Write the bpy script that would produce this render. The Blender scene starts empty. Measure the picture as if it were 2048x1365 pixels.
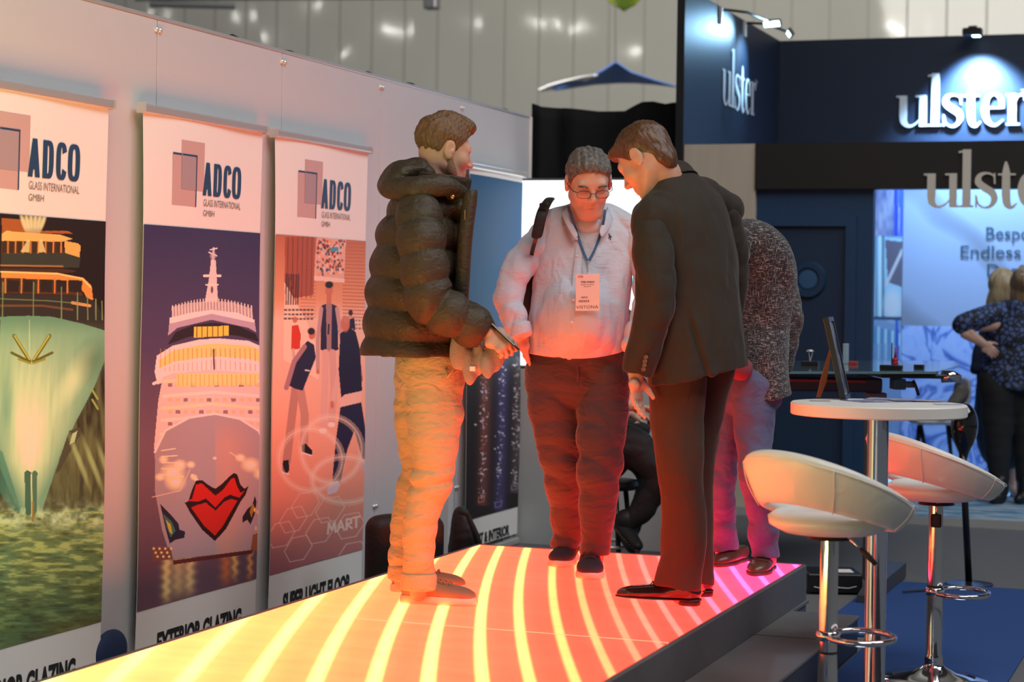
import bpy, bmesh, math, random
import numpy as np
import openvdb
from mathutils import Vector, Matrix, Euler
random.seed(4); np.random.seed(4)
S = bpy.context.scene
COL = S.collection

# ---------------------------------------------------------------- camera
F_PX = 3982.0                       # focal length in pixels of the 2048 wide frame (70 mm)
YAW = math.radians(20.1); ROLL = math.radians(0.9); EYE = 1.445
cam_d = bpy.data.cameras.new('camera'); cam = bpy.data.objects.new('camera', cam_d); COL.objects.link(cam)
cam_d.lens = 70.0; cam_d.sensor_width = 36.0; cam_d.sensor_fit = 'HORIZONTAL'
cam_d.shift_y = -90.5 / 2048
cam_d.clip_end = 300
cam_d.dof.use_dof = True; cam_d.dof.focus_distance = 7.7; cam_d.dof.aperture_fstop = 3.2
FW = Vector((-math.sin(YAW), math.cos(YAW), 0)); HH = Vector((math.cos(YAW), math.sin(YAW), 0)); ZZ = Vector((0, 0, 1))
RC = HH * math.cos(ROLL) + ZZ * math.sin(ROLL); UC = ZZ * math.cos(ROLL) - HH * math.sin(ROLL)
m = Matrix((RC, UC, -FW)).transposed().to_4x4(); m.translation = Vector((0, 0, EYE)); cam.matrix_world = m
S.camera = cam

def ray(x, y):
    return FW + RC * ((x - 1024) / F_PX) + UC * ((592 - y) / F_PX)
CAMP = Vector((0, 0, EYE))
def W(x, y, d): return CAMP + ray(x, y) * d              # point seen at a pixel at depth d metres
def G(x, y, z=0.0):
    r = ray(x, y); return CAMP + r * ((z - EYE) / r.z)    # on a level surface
def PX(x, y, X0):
    r = ray(x, y); return CAMP + r * (X0 / r.x)           # on a plane x = X0
def PY(x, y, Y0):
    r = ray(x, y); return CAMP + r * (Y0 / r.y)           # on a plane y = Y0
def project(P):
    P = np.asarray(P) - np.array(CAMP); d = P @ np.array(FW)
    return 1024 + F_PX * (P @ np.array(RC)) / d, 592 - F_PX * (P @ np.array(UC)) / d

# ---------------------------------------------------------------- view + light
S.view_settings.view_transform = 'Standard'; S.view_settings.look = 'None'
S.view_settings.gamma = 1; S.view_settings.use_curve_mapping = False
S.view_settings.exposure = 0.12
S.cycles.max_bounces = 6; S.cycles.diffuse_bounces = 3; S.cycles.glossy_bounces = 4
S.cycles.sample_clamp_indirect = 4.0; S.cycles.use_denoising = True
try: S.cycles.denoiser = 'OPENIMAGEDENOISE'
except Exception: pass
wd = bpy.data.worlds.new('hall air'); S.world = wd; wd.use_nodes = True
wd.node_tree.nodes['Background'].inputs[0].default_value = (0.62, 0.68, 0.80, 1)
wd.node_tree.nodes['Background'].inputs[1].default_value = 0.135

def area(name, loc, target, size, power, col, sizey=None, spread=180):
    d = bpy.data.lights.new(name, 'AREA'); d.energy = power; d.color = col; d.size = size
    d.shape = 'RECTANGLE'; d.size_y = sizey or size; d.spread = math.radians(spread)
    o = bpy.data.objects.new(name, d); COL.objects.link(o); o.location = loc
    o.rotation_euler = (Vector(target) - Vector(loc)).to_track_quat('-Z', 'Y').to_euler()
    return o
area('hall_high_bay_light', (1.5, 3.0, 9.0), (-2.5, 7.5, 0), 5.0, 400, (1.0, 0.94, 0.86), 5.0)
area('hall_high_bay_light', (4.0, 9.0, 9.0), (-1.5, 11.0, 0), 5.0, 350, (0.92, 0.95, 1.0), 5.0)  # unseen overhead light, added to lift the dim beige pier and header
area('hall_high_bay_light', (-6.0, 20.0, 11.0), (-14.0, 35.0, 5.0), 8.0, 2000, (1.0, 0.96, 0.88), 8.0)
area('hall_high_bay_light', (2.0, 22.0, 11.0), (-4.0, 36.0, 5.0), 8.0, 600, (1.0, 0.96, 0.88), 8.0)

# ---------------------------------------------------------------- materials
def new_mat(name):
    m = bpy.data.materials.new(name); m.use_nodes = True; nt = m.node_tree
    return m, nt, nt.nodes['Principled BSDF']
def N(nt, typ, **kw):
    n = nt.nodes.new(typ)
    for k, v in kw.items():
        if k.startswith('i_'):
            n.inputs[int(k[2:]) if k[2:].isdigit() else k[2:].replace('_', ' ')].default_value = v
        else: setattr(n, k, v)
    return n
def c4(c): return (c[0], c[1], c[2], 1.0)
def mat(name, col, rough=0.6, metal=0.0, spec=0.5, bump=None, var=None, sheen=0.0, coat=0.0, emit=None, alpha=1.0, trans=0.0, aniso=None, sss=0.0):
    m, nt, b = new_mat(name)
    b.inputs['Base Color'].default_value = c4(col); b.inputs['Roughness'].default_value = rough
    b.inputs['Metallic'].default_value = metal; b.inputs['Specular IOR Level'].default_value = spec
    if sheen: b.inputs['Sheen Weight'].default_value = sheen; b.inputs['Sheen Roughness'].default_value = 0.4
    if coat: b.inputs['Coat Weight'].default_value = coat; b.inputs['Coat Roughness'].default_value = 0.1
    if trans: b.inputs['Transmission Weight'].default_value = trans
    if sss:
        b.inputs['Subsurface Weight'].default_value = sss; b.inputs['Subsurface Radius'].default_value = (0.012, 0.005, 0.003); b.inputs['Subsurface Scale'].default_value = 1.0
    if emit: b.inputs['Emission Color'].default_value = c4(emit[0]); b.inputs['Emission Strength'].default_value = emit[1]
    tc = N(nt, 'ShaderNodeTexCoord')
    if var:     # (scale, second colour, sharpness[, stretch])
        mp = N(nt, 'ShaderNodeMapping'); nt.links.new(tc.outputs['Object'], mp.inputs[0])
        if len(var) > 3: mp.inputs['Scale'].default_value = var[3]
        nz = N(nt, 'ShaderNodeTexNoise'); nz.inputs['Scale'].default_value = var[0]; nz.inputs['Detail'].default_value = 4
        nt.links.new(mp.outputs[0], nz.inputs['Vector'])
        rp = N(nt, 'ShaderNodeValToRGB'); rp.color_ramp.elements[0].position = 0.5 - var[2]; rp.color_ramp.elements[1].position = 0.5 + var[2]
        rp.color_ramp.elements[0].color = c4(col); rp.color_ramp.elements[1].color = c4(var[1])
        nt.links.new(nz.outputs[0], rp.inputs[0]); nt.links.new(rp.outputs[0], b.inputs['Base Color'])
    if bump:    # list of (scale, distance, stretch)
        prev = None
        for sc, dist, st in bump:
            mp = N(nt, 'ShaderNodeMapping'); mp.inputs['Scale'].default_value = st; nt.links.new(tc.outputs['Object'], mp.inputs[0])
            nz = N(nt, 'ShaderNodeTexNoise'); nz.inputs['Scale'].default_value = sc; nz.inputs['Detail'].default_value = 1.2; nz.inputs['Distortion'].default_value = 0.8
            nt.links.new(mp.outputs[0], nz.inputs['Vector'])
            bp = N(nt, 'ShaderNodeBump'); bp.inputs['Distance'].default_value = dist; bp.inputs['Strength'].default_value = 1.0
            nt.links.new(nz.outputs[0], bp.inputs['Height'])
            if prev: nt.links.new(prev.outputs[0], bp.inputs['Normal'])
            prev = bp
        nt.links.new(prev.outputs[0], b.inputs['Normal'])
    return m
def vcol_mat(name, rough=0.55, attr='Col', spec=0.3):
    m, nt, b = new_mat(name); a = N(nt, 'ShaderNodeAttribute'); a.attribute_name = attr
    nt.links.new(a.outputs['Color'], b.inputs['Base Color']); b.inputs['Roughness'].default_value = rough; b.inputs['Specular IOR Level'].default_value = spec
    return m
ONE = (1, 1, 1)
M = {}
M['white_panel'] = mat('white_panel', (0.60, 0.61, 0.63), 0.5, var=(1.2, (0.57, 0.58, 0.60), 0.3))
M['alu'] = mat('aluminium', (0.72, 0.72, 0.72), 0.35, 0.6)
M['alu_dark'] = mat('dark_aluminium', (0.16, 0.16, 0.17), 0.4, 0.7)
M['chrome'] = mat('chrome', (0.75, 0.75, 0.76), 0.09, 1.0, bump=[(9, 0.0006, ONE)])
M['navy'] = mat('navy_paint', (0.006, 0.048, 0.115), 0.5, var=(6, (0.012, 0.046, 0.135), 0.3))
M['navy_gloss'] = mat('blue_fascia', (0.0055, 0.013, 0.032), 0.5)
M['black'] = mat('black_paint', (0.008, 0.008, 0.009), 0.5)
M['black_plastic'] = mat('black_plastic', (0.012, 0.012, 0.013), 0.3)
M['black_gloss'] = mat('black_gloss', (0.006, 0.006, 0.007), 0.04, coat=1.0)
M['rubber'] = mat('rubber', (0.02, 0.02, 0.02), 0.7)
M['white_plastic'] = mat('white_plastic', (0.78, 0.77, 0.74), 0.35)
M['white_letter'] = mat('white_letter', (0.62, 0.66, 0.68), 0.5)
M['paper'] = mat('paper', (0.82, 0.81, 0.79), 0.7)
M['ink_blue'] = mat('ink_blue', (0.018, 0.065, 0.16), 0.5)
M['ink_black'] = mat('ink_black', (0.02, 0.02, 0.022), 0.5)
M['ink_grey'] = mat('ink_grey', (0.22, 0.18, 0.17), 0.6)

# ---------------------------------------------------------------- mesh helpers
def link_mesh(name, verts, faces, m=None, parent=None, smooth=False, origin=None):
    """one mesh object; verts in world metres; parented objects keep world placement"""
    me = bpy.data.meshes.new(name)
    V = np.asarray(verts, dtype=np.float32).reshape(-1, 3)
    off = np.array(origin if origin is not None else ((0, 0, 0)), dtype=np.float32)
    base = np.array(parent_world(parent), dtype=np.float32) if parent else np.zeros(3, np.float32)
    if parent is None and origin is None: off = np.zeros(3, np.float32)
    o = bpy.data.objects.new(name, me); COL.objects.link(o)
    if parent is not None:
        o.parent = parent; V = V - base; o['_w'] = tuple(float(v) for v in base)
    else:
        V = V - off; o.location = tuple(float(v) for v in off); o['_w'] = tuple(float(v) for v in off)
    if isinstance(faces, np.ndarray):
        k = faces.shape[1]; n = len(faces)
        me.vertices.add(len(V)); me.vertices.foreach_set('co', V.ravel())
        me.loops.add(n * k); me.loops.foreach_set('vertex_index', faces.astype(np.int32).ravel())
        me.polygons.add(n); me.polygons.foreach_set('loop_start', np.arange(0, n * k, k, dtype=np.int32))
        me.update(calc_edges=True)
    else:
        me.from_pydata([tuple(map(float, v)) for v in V], [], faces); me.update()
    if smooth: me.shade_smooth()
    if m is not None: me.materials.append(m)
    return o
def parent_world(p):
    return tuple(p.get('_w', (0, 0, 0)))
def empty(name, loc):
    o = bpy.data.objects.new(name, None); COL.objects.link(o); o.location = loc; o['_w'] = tuple(float(v) for v in loc); o.empty_display_size = 0.05
    return o
def tag(o, label=None, cat=None, group=None, kind=None):
    if label: o['label'] = label
    if cat: o['category'] = cat
    if group: o['group'] = group
    if kind: o['kind'] = kind
    return o

class MB:
    """collects shapes in world metres, builds ONE mesh object"""
    def __init__(s): s.bm = bmesh.new()
    def add(s, verts, faces):
        vs = [s.bm.verts.new(tuple(v)) for v in verts]
        for f in faces:
            try: s.bm.faces.new([vs[i] for i in f])
            except ValueError: pass
        return vs
    def box(s, a, b, bev=0.0, seg=2, rot=None, piv=None):
        x0, y0, z0 = a; x1, y1, z1 = b
        t = bmesh.new(); bmesh.ops.create_cube(t, size=1)
        for v in t.verts: v.co = Vector(((x0 + x1) / 2 + v.co.x * (x1 - x0), (y0 + y1) / 2 + v.co.y * (y1 - y0), (z0 + z1) / 2 + v.co.z * (z1 - z0)))
        if bev: bmesh.ops.bevel(t, geom=t.edges[:], offset=bev, segments=seg, profile=0.5, affect='EDGES')
        if rot is not None:
            p = Vector(piv if piv is not None else ((x0 + x1) / 2, (y0 + y1) / 2, (z0 + z1) / 2))
            for v in t.verts: v.co = rot @ (v.co - p) + p
        return s._merge(t)
    def _merge(s, t):
        mp = {v: s.bm.verts.new(v.co) for v in t.verts}
        for f in t.faces:
            try: s.bm.faces.new([mp[v] for v in f.verts])
            except ValueError: pass
        t.free(); return list(mp.values())
    def tube(s, pts, r, n=12, caps=True, rx=None):
        pts = [Vector(p) for p in pts]; rr = r if isinstance(r, (list, tuple)) else [r] * len(pts)
        rings = []; up = None
        for i, p in enumerate(pts):
            d = (pts[min(i + 1, len(pts) - 1)] - pts[max(i - 1, 0)]).normalized()
            if up is None: up = Vector((0, 0, 1)) if abs(d.z) < 0.9 else Vector((1, 0, 0))
            u = (up - d * up.dot(d)).normalized(); v = d.cross(u); up = u
            rings.append([s.bm.verts.new(p + (u * math.cos(2 * math.pi * k / n) + v * math.sin(2 * math.pi * k / n) * (rx or 1)) * rr[i]) for k in range(n)])
        for a, b in zip(rings, rings[1:]):
            for k in range(n): s.bm.faces.new((a[k], a[(k + 1) % n], b[(k + 1) % n], b[k]))
        if caps:
            for ring, fl in ((rings[0], True), (rings[-1], False)):
                try: s.bm.faces.new(ring[::-1] if fl else ring)
                except ValueError: pass
        return s
    def ring(s, c, R, r, n=40, k=10, nrm=(0, 0, 1), a0=0, a1=360):
        nrm = Vector(nrm).normalized(); u = nrm.orthogonal().normalized(); v = nrm.cross(u); c = Vector(c)
        full = abs(a1 - a0) >= 360
        pts = []; cnt = n if full else n + 1
        rings = []
        for i in range(cnt):
            t = math.radians(a0 + (a1 - a0) * i / n); d = u * math.cos(t) + v * math.sin(t)
            rings.append([s.bm.verts.new(c + d * (R + r * math.cos(2 * math.pi * j / k)) + nrm * r * math.sin(2 * math.pi * j / k)) for j in range(k)])
        for i in range(cnt if full else cnt - 1):
            a, b = rings[i], rings[(i + 1) % cnt]
            for j in range(k): s.bm.faces.new((a[j], a[(j + 1) % k], b[(j + 1) % k], b[j]))
        return s
    def lathe(s, c, prof, n=40, axis=(0, 0, 1)):
        ax = Vector(axis).normalized(); u = ax.orthogonal().normalized(); v = ax.cross(u); c = Vector(c); rings = []
        for r, z in prof:
            if r < 1e-6: rings.append([s.bm.verts.new(c + ax * z)])
            else: rings.append([s.bm.verts.new(c + ax * z + (u * math.cos(2 * math.pi * k / n) + v * math.sin(2 * math.pi * k / n)) * r) for k in range(n)])
        for a, b in zip(rings, rings[1:]):
            for k in range(n):
                if len(a) == 1 and len(b) == 1: continue
                if len(a) == 1: s.bm.faces.new((a[0], b[(k + 1) % n], b[k])) if False else s.bm.faces.new((a[0], b[k], b[(k + 1) % n]))
                elif len(b) == 1: s.bm.faces.new((a[k], a[(k + 1) % n], b[0]))
                else: s.bm.faces.new((a[k], a[(k + 1) % n], b[(k + 1) % n], b[k]))
        return s
    def prism(s, poly, d):
        """poly: world points of a planar outline, d: extrusion vector"""
        d = Vector(d); a = [s.bm.verts.new(Vector(p)) for p in poly]; b = [s.bm.verts.new(Vector(p) + d) for p in poly]
        n = len(a)
        fa = s.bm.faces.new(a); fb = s.bm.faces.new(b[::-1])
        for i in range(n): s.bm.faces.new((a[i], b[i], b[(i + 1) % n], a[(i + 1) % n]))
        bmesh.ops.triangulate(s.bm, faces=[f for f in (fa, fb) if len(f.verts) > 4])
        return s
    def build(s, name, m, parent=None, smooth=False, origin=None, auto=None):
        bmesh.ops.recalc_face_normals(s.bm, faces=s.bm.faces[:])
        me = bpy.data.meshes.new(name)
        base = Vector(parent_world(parent)) if parent else Vector(origin if origin is not None else (0, 0, 0))
        for v in s.bm.verts: v.co -= base
        s.bm.to_mesh(me); s.bm.free()
        o = bpy.data.objects.new(name, me); COL.objects.link(o); o['_w'] = tuple(base)
        if parent: o.parent = parent
        else: o.location = base
        if m is not None: me.materials.append(m)
        if smooth:
            me.shade_smooth()
            if auto: 
                try: me.set_sharp_from_angle(angle=math.radians(auto))
                except Exception: pass
        return o

_fontcache = {}
def text_polys(txt, bold=0.0, ext=0.0, res=4):
    """triangulated flat text mesh in font units, baseline at 0; returns verts(2D), faces, width"""
    cu = bpy.data.curves.new('lettering', 'FONT'); cu.body = txt; cu.offset = bold; cu.resolution_u = res; cu.size = 1
    o = bpy.data.objects.new('lettering', cu); COL.objects.link(o)
    bpy.context.view_layer.update()
    me = bpy.data.meshes.new_from_object(o.evaluated_get(bpy.context.evaluated_depsgraph_get()))
    V = np.array([v.co[:] for v in me.vertices]).reshape(-1, 3); Fc = [tuple(p.vertices) for p in me.polygons]
    bpy.data.objects.remove(o); bpy.data.curves.remove(cu); bpy.data.meshes.remove(me)
    return V, Fc
def put_text(mb, txt, org, ux, uz, width=None, height=0.7, bold=0.0, lift=(0, 0, 0), cap=0.70):
    """writes txt from org along ux (unit vec), up uz; height = cap height in metres; width squeezes/stretches"""
    V, Fc = text_polys(txt, bold)
    x0, x1 = V[:, 0].min(), V[:, 0].max(); sy = height / cap; sx = sy if width is None else width / (x1 - x0)
    org = Vector(org) + Vector(lift); ux = Vector(ux); uz = Vector(uz)
    mb.add([org + ux * ((v[0] - x0) * sx) + uz * (v[1] * sy) for v in V], Fc)
# ---------------------------------------------------------------- printed pictures (colour of the print, per vertex)
def lin(c):
    c = np.asarray(c, float) / 255.0
    return np.where(c <= 0.04045, c / 12.92, ((c + 0.055) / 1.055) ** 2.4)
def vnoise(x, y, seed=0):
    r = np.random.RandomState(seed); T = r.rand(64, 64)
    xi = np.floor(x).astype(int); yi = np.floor(y).astype(int); fx = x - xi; fy = y - yi
    fx = fx * fx * (3 - 2 * fx); fy = fy * fy * (3 - 2 * fy)
    g = lambda a, b: T[a % 64, b % 64]
    return (g(xi, yi) * (1 - fx) + g(xi + 1, yi) * fx) * (1 - fy) + (g(xi, yi + 1) * (1 - fx) + g(xi + 1, yi + 1) * fx) * fy
def fbm(x, y, o=4, seed=0):
    t = 0; a = 0.5
    for i in range(o): t = t + a * vnoise(x * 2 ** i, y * 2 ** i, seed + i); a *= 0.5
    return t / (1 - 0.5 ** o)
class Art:
    """a flat print: grid of quads with a colour at every vertex. O corner, U across, D down (world vectors)"""
    def __init__(s, O, U, D, nu, nv):
        s.nu, s.nv = nu, nv
        u, v = np.meshgrid(np.linspace(0, 1, nu), np.linspace(0, 1, nv)); s.u, s.v = u, v
        s.P = np.array(O)[None, None] + u[..., None] * np.array(U) + v[..., None] * np.array(D)
        s.x, s.y = project(s.P.reshape(-1, 3)); s.x = s.x.reshape(u.shape); s.y = s.y.reshape(u.shape)
        s.C = np.ones(u.shape + (3,))
    def mix(s, mask, col):
        mask = np.clip(mask, 0, 1)[..., None]; s.C = s.C * (1 - mask) + np.asarray(col) * mask
    def fill(s, col): s.C[:] = lin(col)
    def vgrad(s, stops):
        ys = [a for a, _ in stops]
        for k in range(3): s.C[..., k] = np.interp(s.y, ys, [lin(c)[k] for _, c in stops])
    def poly(s, pts, col, op=1.0, soft=0):
        pts = np.array(pts, float); x, y = s.x, s.y
        x0, y0 = pts.min(0) - 1; x1, y1 = pts.max(0) + 1
        box = (x >= x0) & (x <= x1) & (y >= y0) & (y <= y1)
        X, Y = x[box], y[box]; ins = np.zeros(X.shape, bool); j = len(pts) - 1
        for i in range(len(pts)):
            xi, yi = pts[i]; xj, yj = pts[j]
            if yi != yj: ins ^= ((yi > Y) != (yj > Y)) & (X < (xj - xi) * (Y - yi) / (yj - yi) + xi)
            j = i
        mk = np.zeros(x.shape); mk[box] = ins * op; s.mix(mk, lin(col))
    def ell(s, cx, cy, rx, ry, col, op=1.0, soft=0.25, ang=0):
        a = math.radians(ang); dx = s.x - cx; dy = s.y - cy
        X = dx * math.cos(a) + dy * math.sin(a); Y = -dx * math.sin(a) + dy * math.cos(a)
        d = np.sqrt((X / rx) ** 2 + (Y / ry) ** 2); s.mix(op * np.clip((1 - d) / soft, 0, 1), lin(col))
    def line(s, pts, w, col, op=1.0):
        for (x0, y0), (x1, y1) in zip(pts, pts[1:]):
            L = (x1 - x0) ** 2 + (y1 - y0) ** 2 + 1e-9
            box = (s.x > min(x0, x1) - w * 2) & (s.x < max(x0, x1) + w * 2) & (s.y > min(y0, y1) - w * 2) & (s.y < max(y0, y1) + w * 2)
            X, Y = s.x[box], s.y[box]
            t = np.clip(((X - x0) * (x1 - x0) + (Y - y0) * (y1 - y0)) / L, 0, 1)
            d = np.hypot(X - x0 - t * (x1 - x0), Y - y0 - t * (y1 - y0))
            mk = np.zeros(s.x.shape); mk[box] = op * np.clip((w - d) / 0.8 + 0.5, 0, 1); s.mix(mk, lin(col))
    def build(s, name, m, parent=None, wob=None):
        nu, nv = s.nu, s.nv; i = np.arange(nu * nv).reshape(nv, nu)
        Fq = np.stack([i[:-1, :-1], i[1:, :-1], i[1:, 1:], i[:-1, 1:]], -1).reshape(-1, 4)
        P = s.P.copy()
        if wob is not None: P = P + wob(s.u, s.v)
        o = link_mesh(name, P.reshape(-1, 3), Fq, m, parent, smooth=True)
        ca = o.data.color_attributes.new('Col', 'FLOAT_COLOR', 'POINT')
        ca.data.foreach_set('color', np.concatenate([s.C, np.ones(s.C.shape[:2] + (1,))], -1).astype(np.float32).ravel())
        return o
M['print'] = vcol_mat('printed_fabric', 0.6)

def art_yacht(a):
    a.vgrad([(430, (40, 28, 30)), (640, (30, 22, 26)), (900, (46, 48, 40)), (1040, (60, 75, 60))])
    n = fbm(a.x / 9, a.y / 60, 4, 3)
    rt = np.clip((a.y - 640) / 60, 0, 1)
    a.mix(rt * np.clip(n * 1.8 - 0.5, 0, 1) * 0.8, lin((120, 125, 90)))
    O1, O2, OD = (250, 150, 80), (255, 190, 120), (190, 95, 50)
    a.poly([(0, 436), (60, 440), (60, 462), (140, 462), (150, 468), (60, 466), (0, 468)], OD)
    for k in range(6):
        a.ell(46 + k * 8, 446, 6, 26, (255, 225, 190), 0.9, 0.6, -20 + 8 * k)
    a.poly([(0, 468), (10, 462), (125, 470), (150, 478), (128, 484), (0, 482)], O2)
    a.poly([(0, 482), (128, 484), (132, 508), (0, 510)], (110, 60, 36))
    for x in range(2, 130, 16): a.poly([(x, 484), (x + 9, 484), (x + 9, 506), (x, 507)], (70, 45, 34)); a.line([(x + 12, 482), (x + 12, 508)], 1.2, O1)
    a.poly([(40, 505), (55, 480), (60, 480), (60, 505)], (255, 215, 160), 0.8); a.poly([(80, 480), (86, 480), (94, 505), (80, 505)], (255, 215, 160), 0.8)
    a.poly([(133, 482), (160, 487), (166, 492), (164, 515), (134, 508)], (255, 180, 105))
    a.poly([(0, 508), (134, 506), (166, 516), (163, 536), (0, 534)], (62, 62, 58))
    a.poly([(0, 536), (130, 538), (158, 542), (150, 546), (0, 544)], (80, 48, 38))
    a.line([(0, 531), (60, 532), (130, 533)], 1.6, (190, 120, 75)); 
    a.poly([(0, 542), (120, 546), (172, 556), (188, 572), (191, 600), (182, 603), (172, 584), (150, 566), (110, 560), (0, 556)], O1)
    a.line([(0, 544), (120, 548), (170, 558), (186, 575)], 1.6, (255, 215, 150))
    a.poly([(0, 557), (110, 561), (150, 567), (168, 582), (172, 592), (0, 586)], (92, 52, 34))
    for x in (14, 48, 84, 118, 144): a.poly([(x, 560), (x + 26, 562), (x + 24, 585), (x, 584)], (45, 34, 32)); a.line([(x - 4, 558), (x - 4, 586)], 1.5, (235, 140, 80))
    a.poly([(0, 587), (172, 593), (196, 604), (214, 640), (220, 662), (110, 634), (0, 634)], (52, 48, 48))
    a.line([(0, 612), (90, 612), (150, 620)], 2.2, (120, 78, 55)); a.line([(150, 606), (184, 612)], 3, (255, 170, 110), 0.9)
    a.line([(0, 598), (100, 602), (170, 608)], 1.0, (150, 160, 120), 0.6)
    for x in (5, 70, 128, 160, 180, 196, 208, 217): a.line([(x, 565 + (x > 100) * (x - 100) * 0.35), (x, 640)], 1.0, (150, 165, 120), 0.9)
    # hull
    a.poly([(0, 634), (60, 632), (110, 634), (170, 648), (221, 664), (214, 715), (190, 775), (150, 850), (112, 940), (78, 1040), (48, 1040), (20, 985), (0, 935)], (116, 158, 140))
    inh = np.clip((a.y - 640) / 200, 0, 1) * np.clip((1040 - a.y) / 120, 0, 1)
    dx = np.abs(a.x - (62 + (a.y - 850) * -0.01)) / (14 + np.clip(1010 - a.y, 0, 400) * 0.42)
    m = inh * np.clip(1.15 - dx, 0, 1) * (0.55 + 0.6 * fbm(a.x / 7 + a.y / 90, a.y / 80, 3, 8))
    a.mix(m * 0.95, lin((245, 246, 205)))
    a.ell(150, 760, 26, 90, (240, 240, 200), 0.55, 0.9, 30); a.ell(14, 820, 22, 120, (90, 150, 140), 0.7, 0.9, 0); a.ell(190, 720, 40, 60, (70, 100, 85), 0.6, 0.9, 20)
    a.poly([(0, 900), (6, 905), (45, 1030), (20, 1020), (0, 985)], (60, 125, 118), 0.7)
    a.line([(62, 640), (66, 945)], 0.8, (210, 225, 190), 0.7)
    for sx in (-1, 1):
        X = lambda t: 67 + sx * t
        a.line([(X(4), 722), (X(37), 672)], 3.6, (95, 92, 40)); a.line([(X(4), 720), (X(36), 672)], 1.6, (190, 180, 80))
        a.line([(X(4), 724), (X(42), 706)], 2.6, (95, 92, 40)); a.line([(X(3), 727), (X(27), 719)], 2.2, (150, 142, 60))
    a.poly([(140, 862), (162, 855), (160, 872), (135, 915), (122, 940), (112, 948), (120, 918)], (70, 72, 60)); a.poly([(146, 868), (156, 862), (150, 884), (140, 890)], (180, 190, 160))
    for yy in (780, 800): a.line([(186, yy), (196, yy + 18)], 2.0, (150, 160, 90))
    for i in range(9):
        a.ell(150 + i * 9, 900 + 20 * (i % 3) + i * 3, 7, 50, (175, 190, 140), 0.5, 0.9, -18)
    # water
    n = fbm(a.x / 26, a.y / 6, 5, 21); n2 = fbm(a.x / 60, a.y / 30, 4, 31)
    w = np.clip((a.y - (1022 + 16 * (n2 - 0.5) - 0.05 * a.x)) / 14, 0, 1)
    base = lin((70, 105, 80)) * (1 - n2[..., None]) * 1.6 + lin((112, 120, 72)) * n2[..., None]
    a.C = a.C * (1 - w[..., None]) + base * w[..., None]
    a.mix(w * np.clip((n - 0.52) * 5, 0, 1) * 0.7 * np.clip(1 - (a.y - 1180) / 150, .25, 1), lin((190, 200, 130)))
    a.mix(w * np.clip((0.42 - n) * 6, 0, 1) * 0.6, lin((40, 62, 48)))
    f = np.exp(-((a.y - 1034) / 22) ** 2) * np.clip(fbm(a.x / 12, a.y / 12, 4, 44) * 2 - 0.6, 0, 1)
    a.mix(f, lin((205, 225, 190)))
    a.mix(np.clip((a.y - 1120) / 160, 0, 1) * (0.25 + 0.5 * np.clip(a.x / 210, 0, 1)), lin((118, 58, 34)))
    a.poly([(50, 945), (56, 941), (64, 946), (63, 1028), (57, 1032), (51, 1028)], (60, 105, 92)); a.poly([(65, 946), (71, 941), (76, 946), (74, 1022), (68, 1036), (65, 1030)], (70, 115, 100)); a.line([(64, 950), (64, 1034)], 1.3, (220, 225, 170))
    a.line([(66, 1005), (66, 1042)], 2.0, (150, 120, 60))

    a.C *= np.array([.80, 1.15, .95]) * (1 + .25 * np.clip((a.y - 640) / 30, 0, 1))[..., None]; a.C = np.minimum(a.C, .93)
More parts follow.
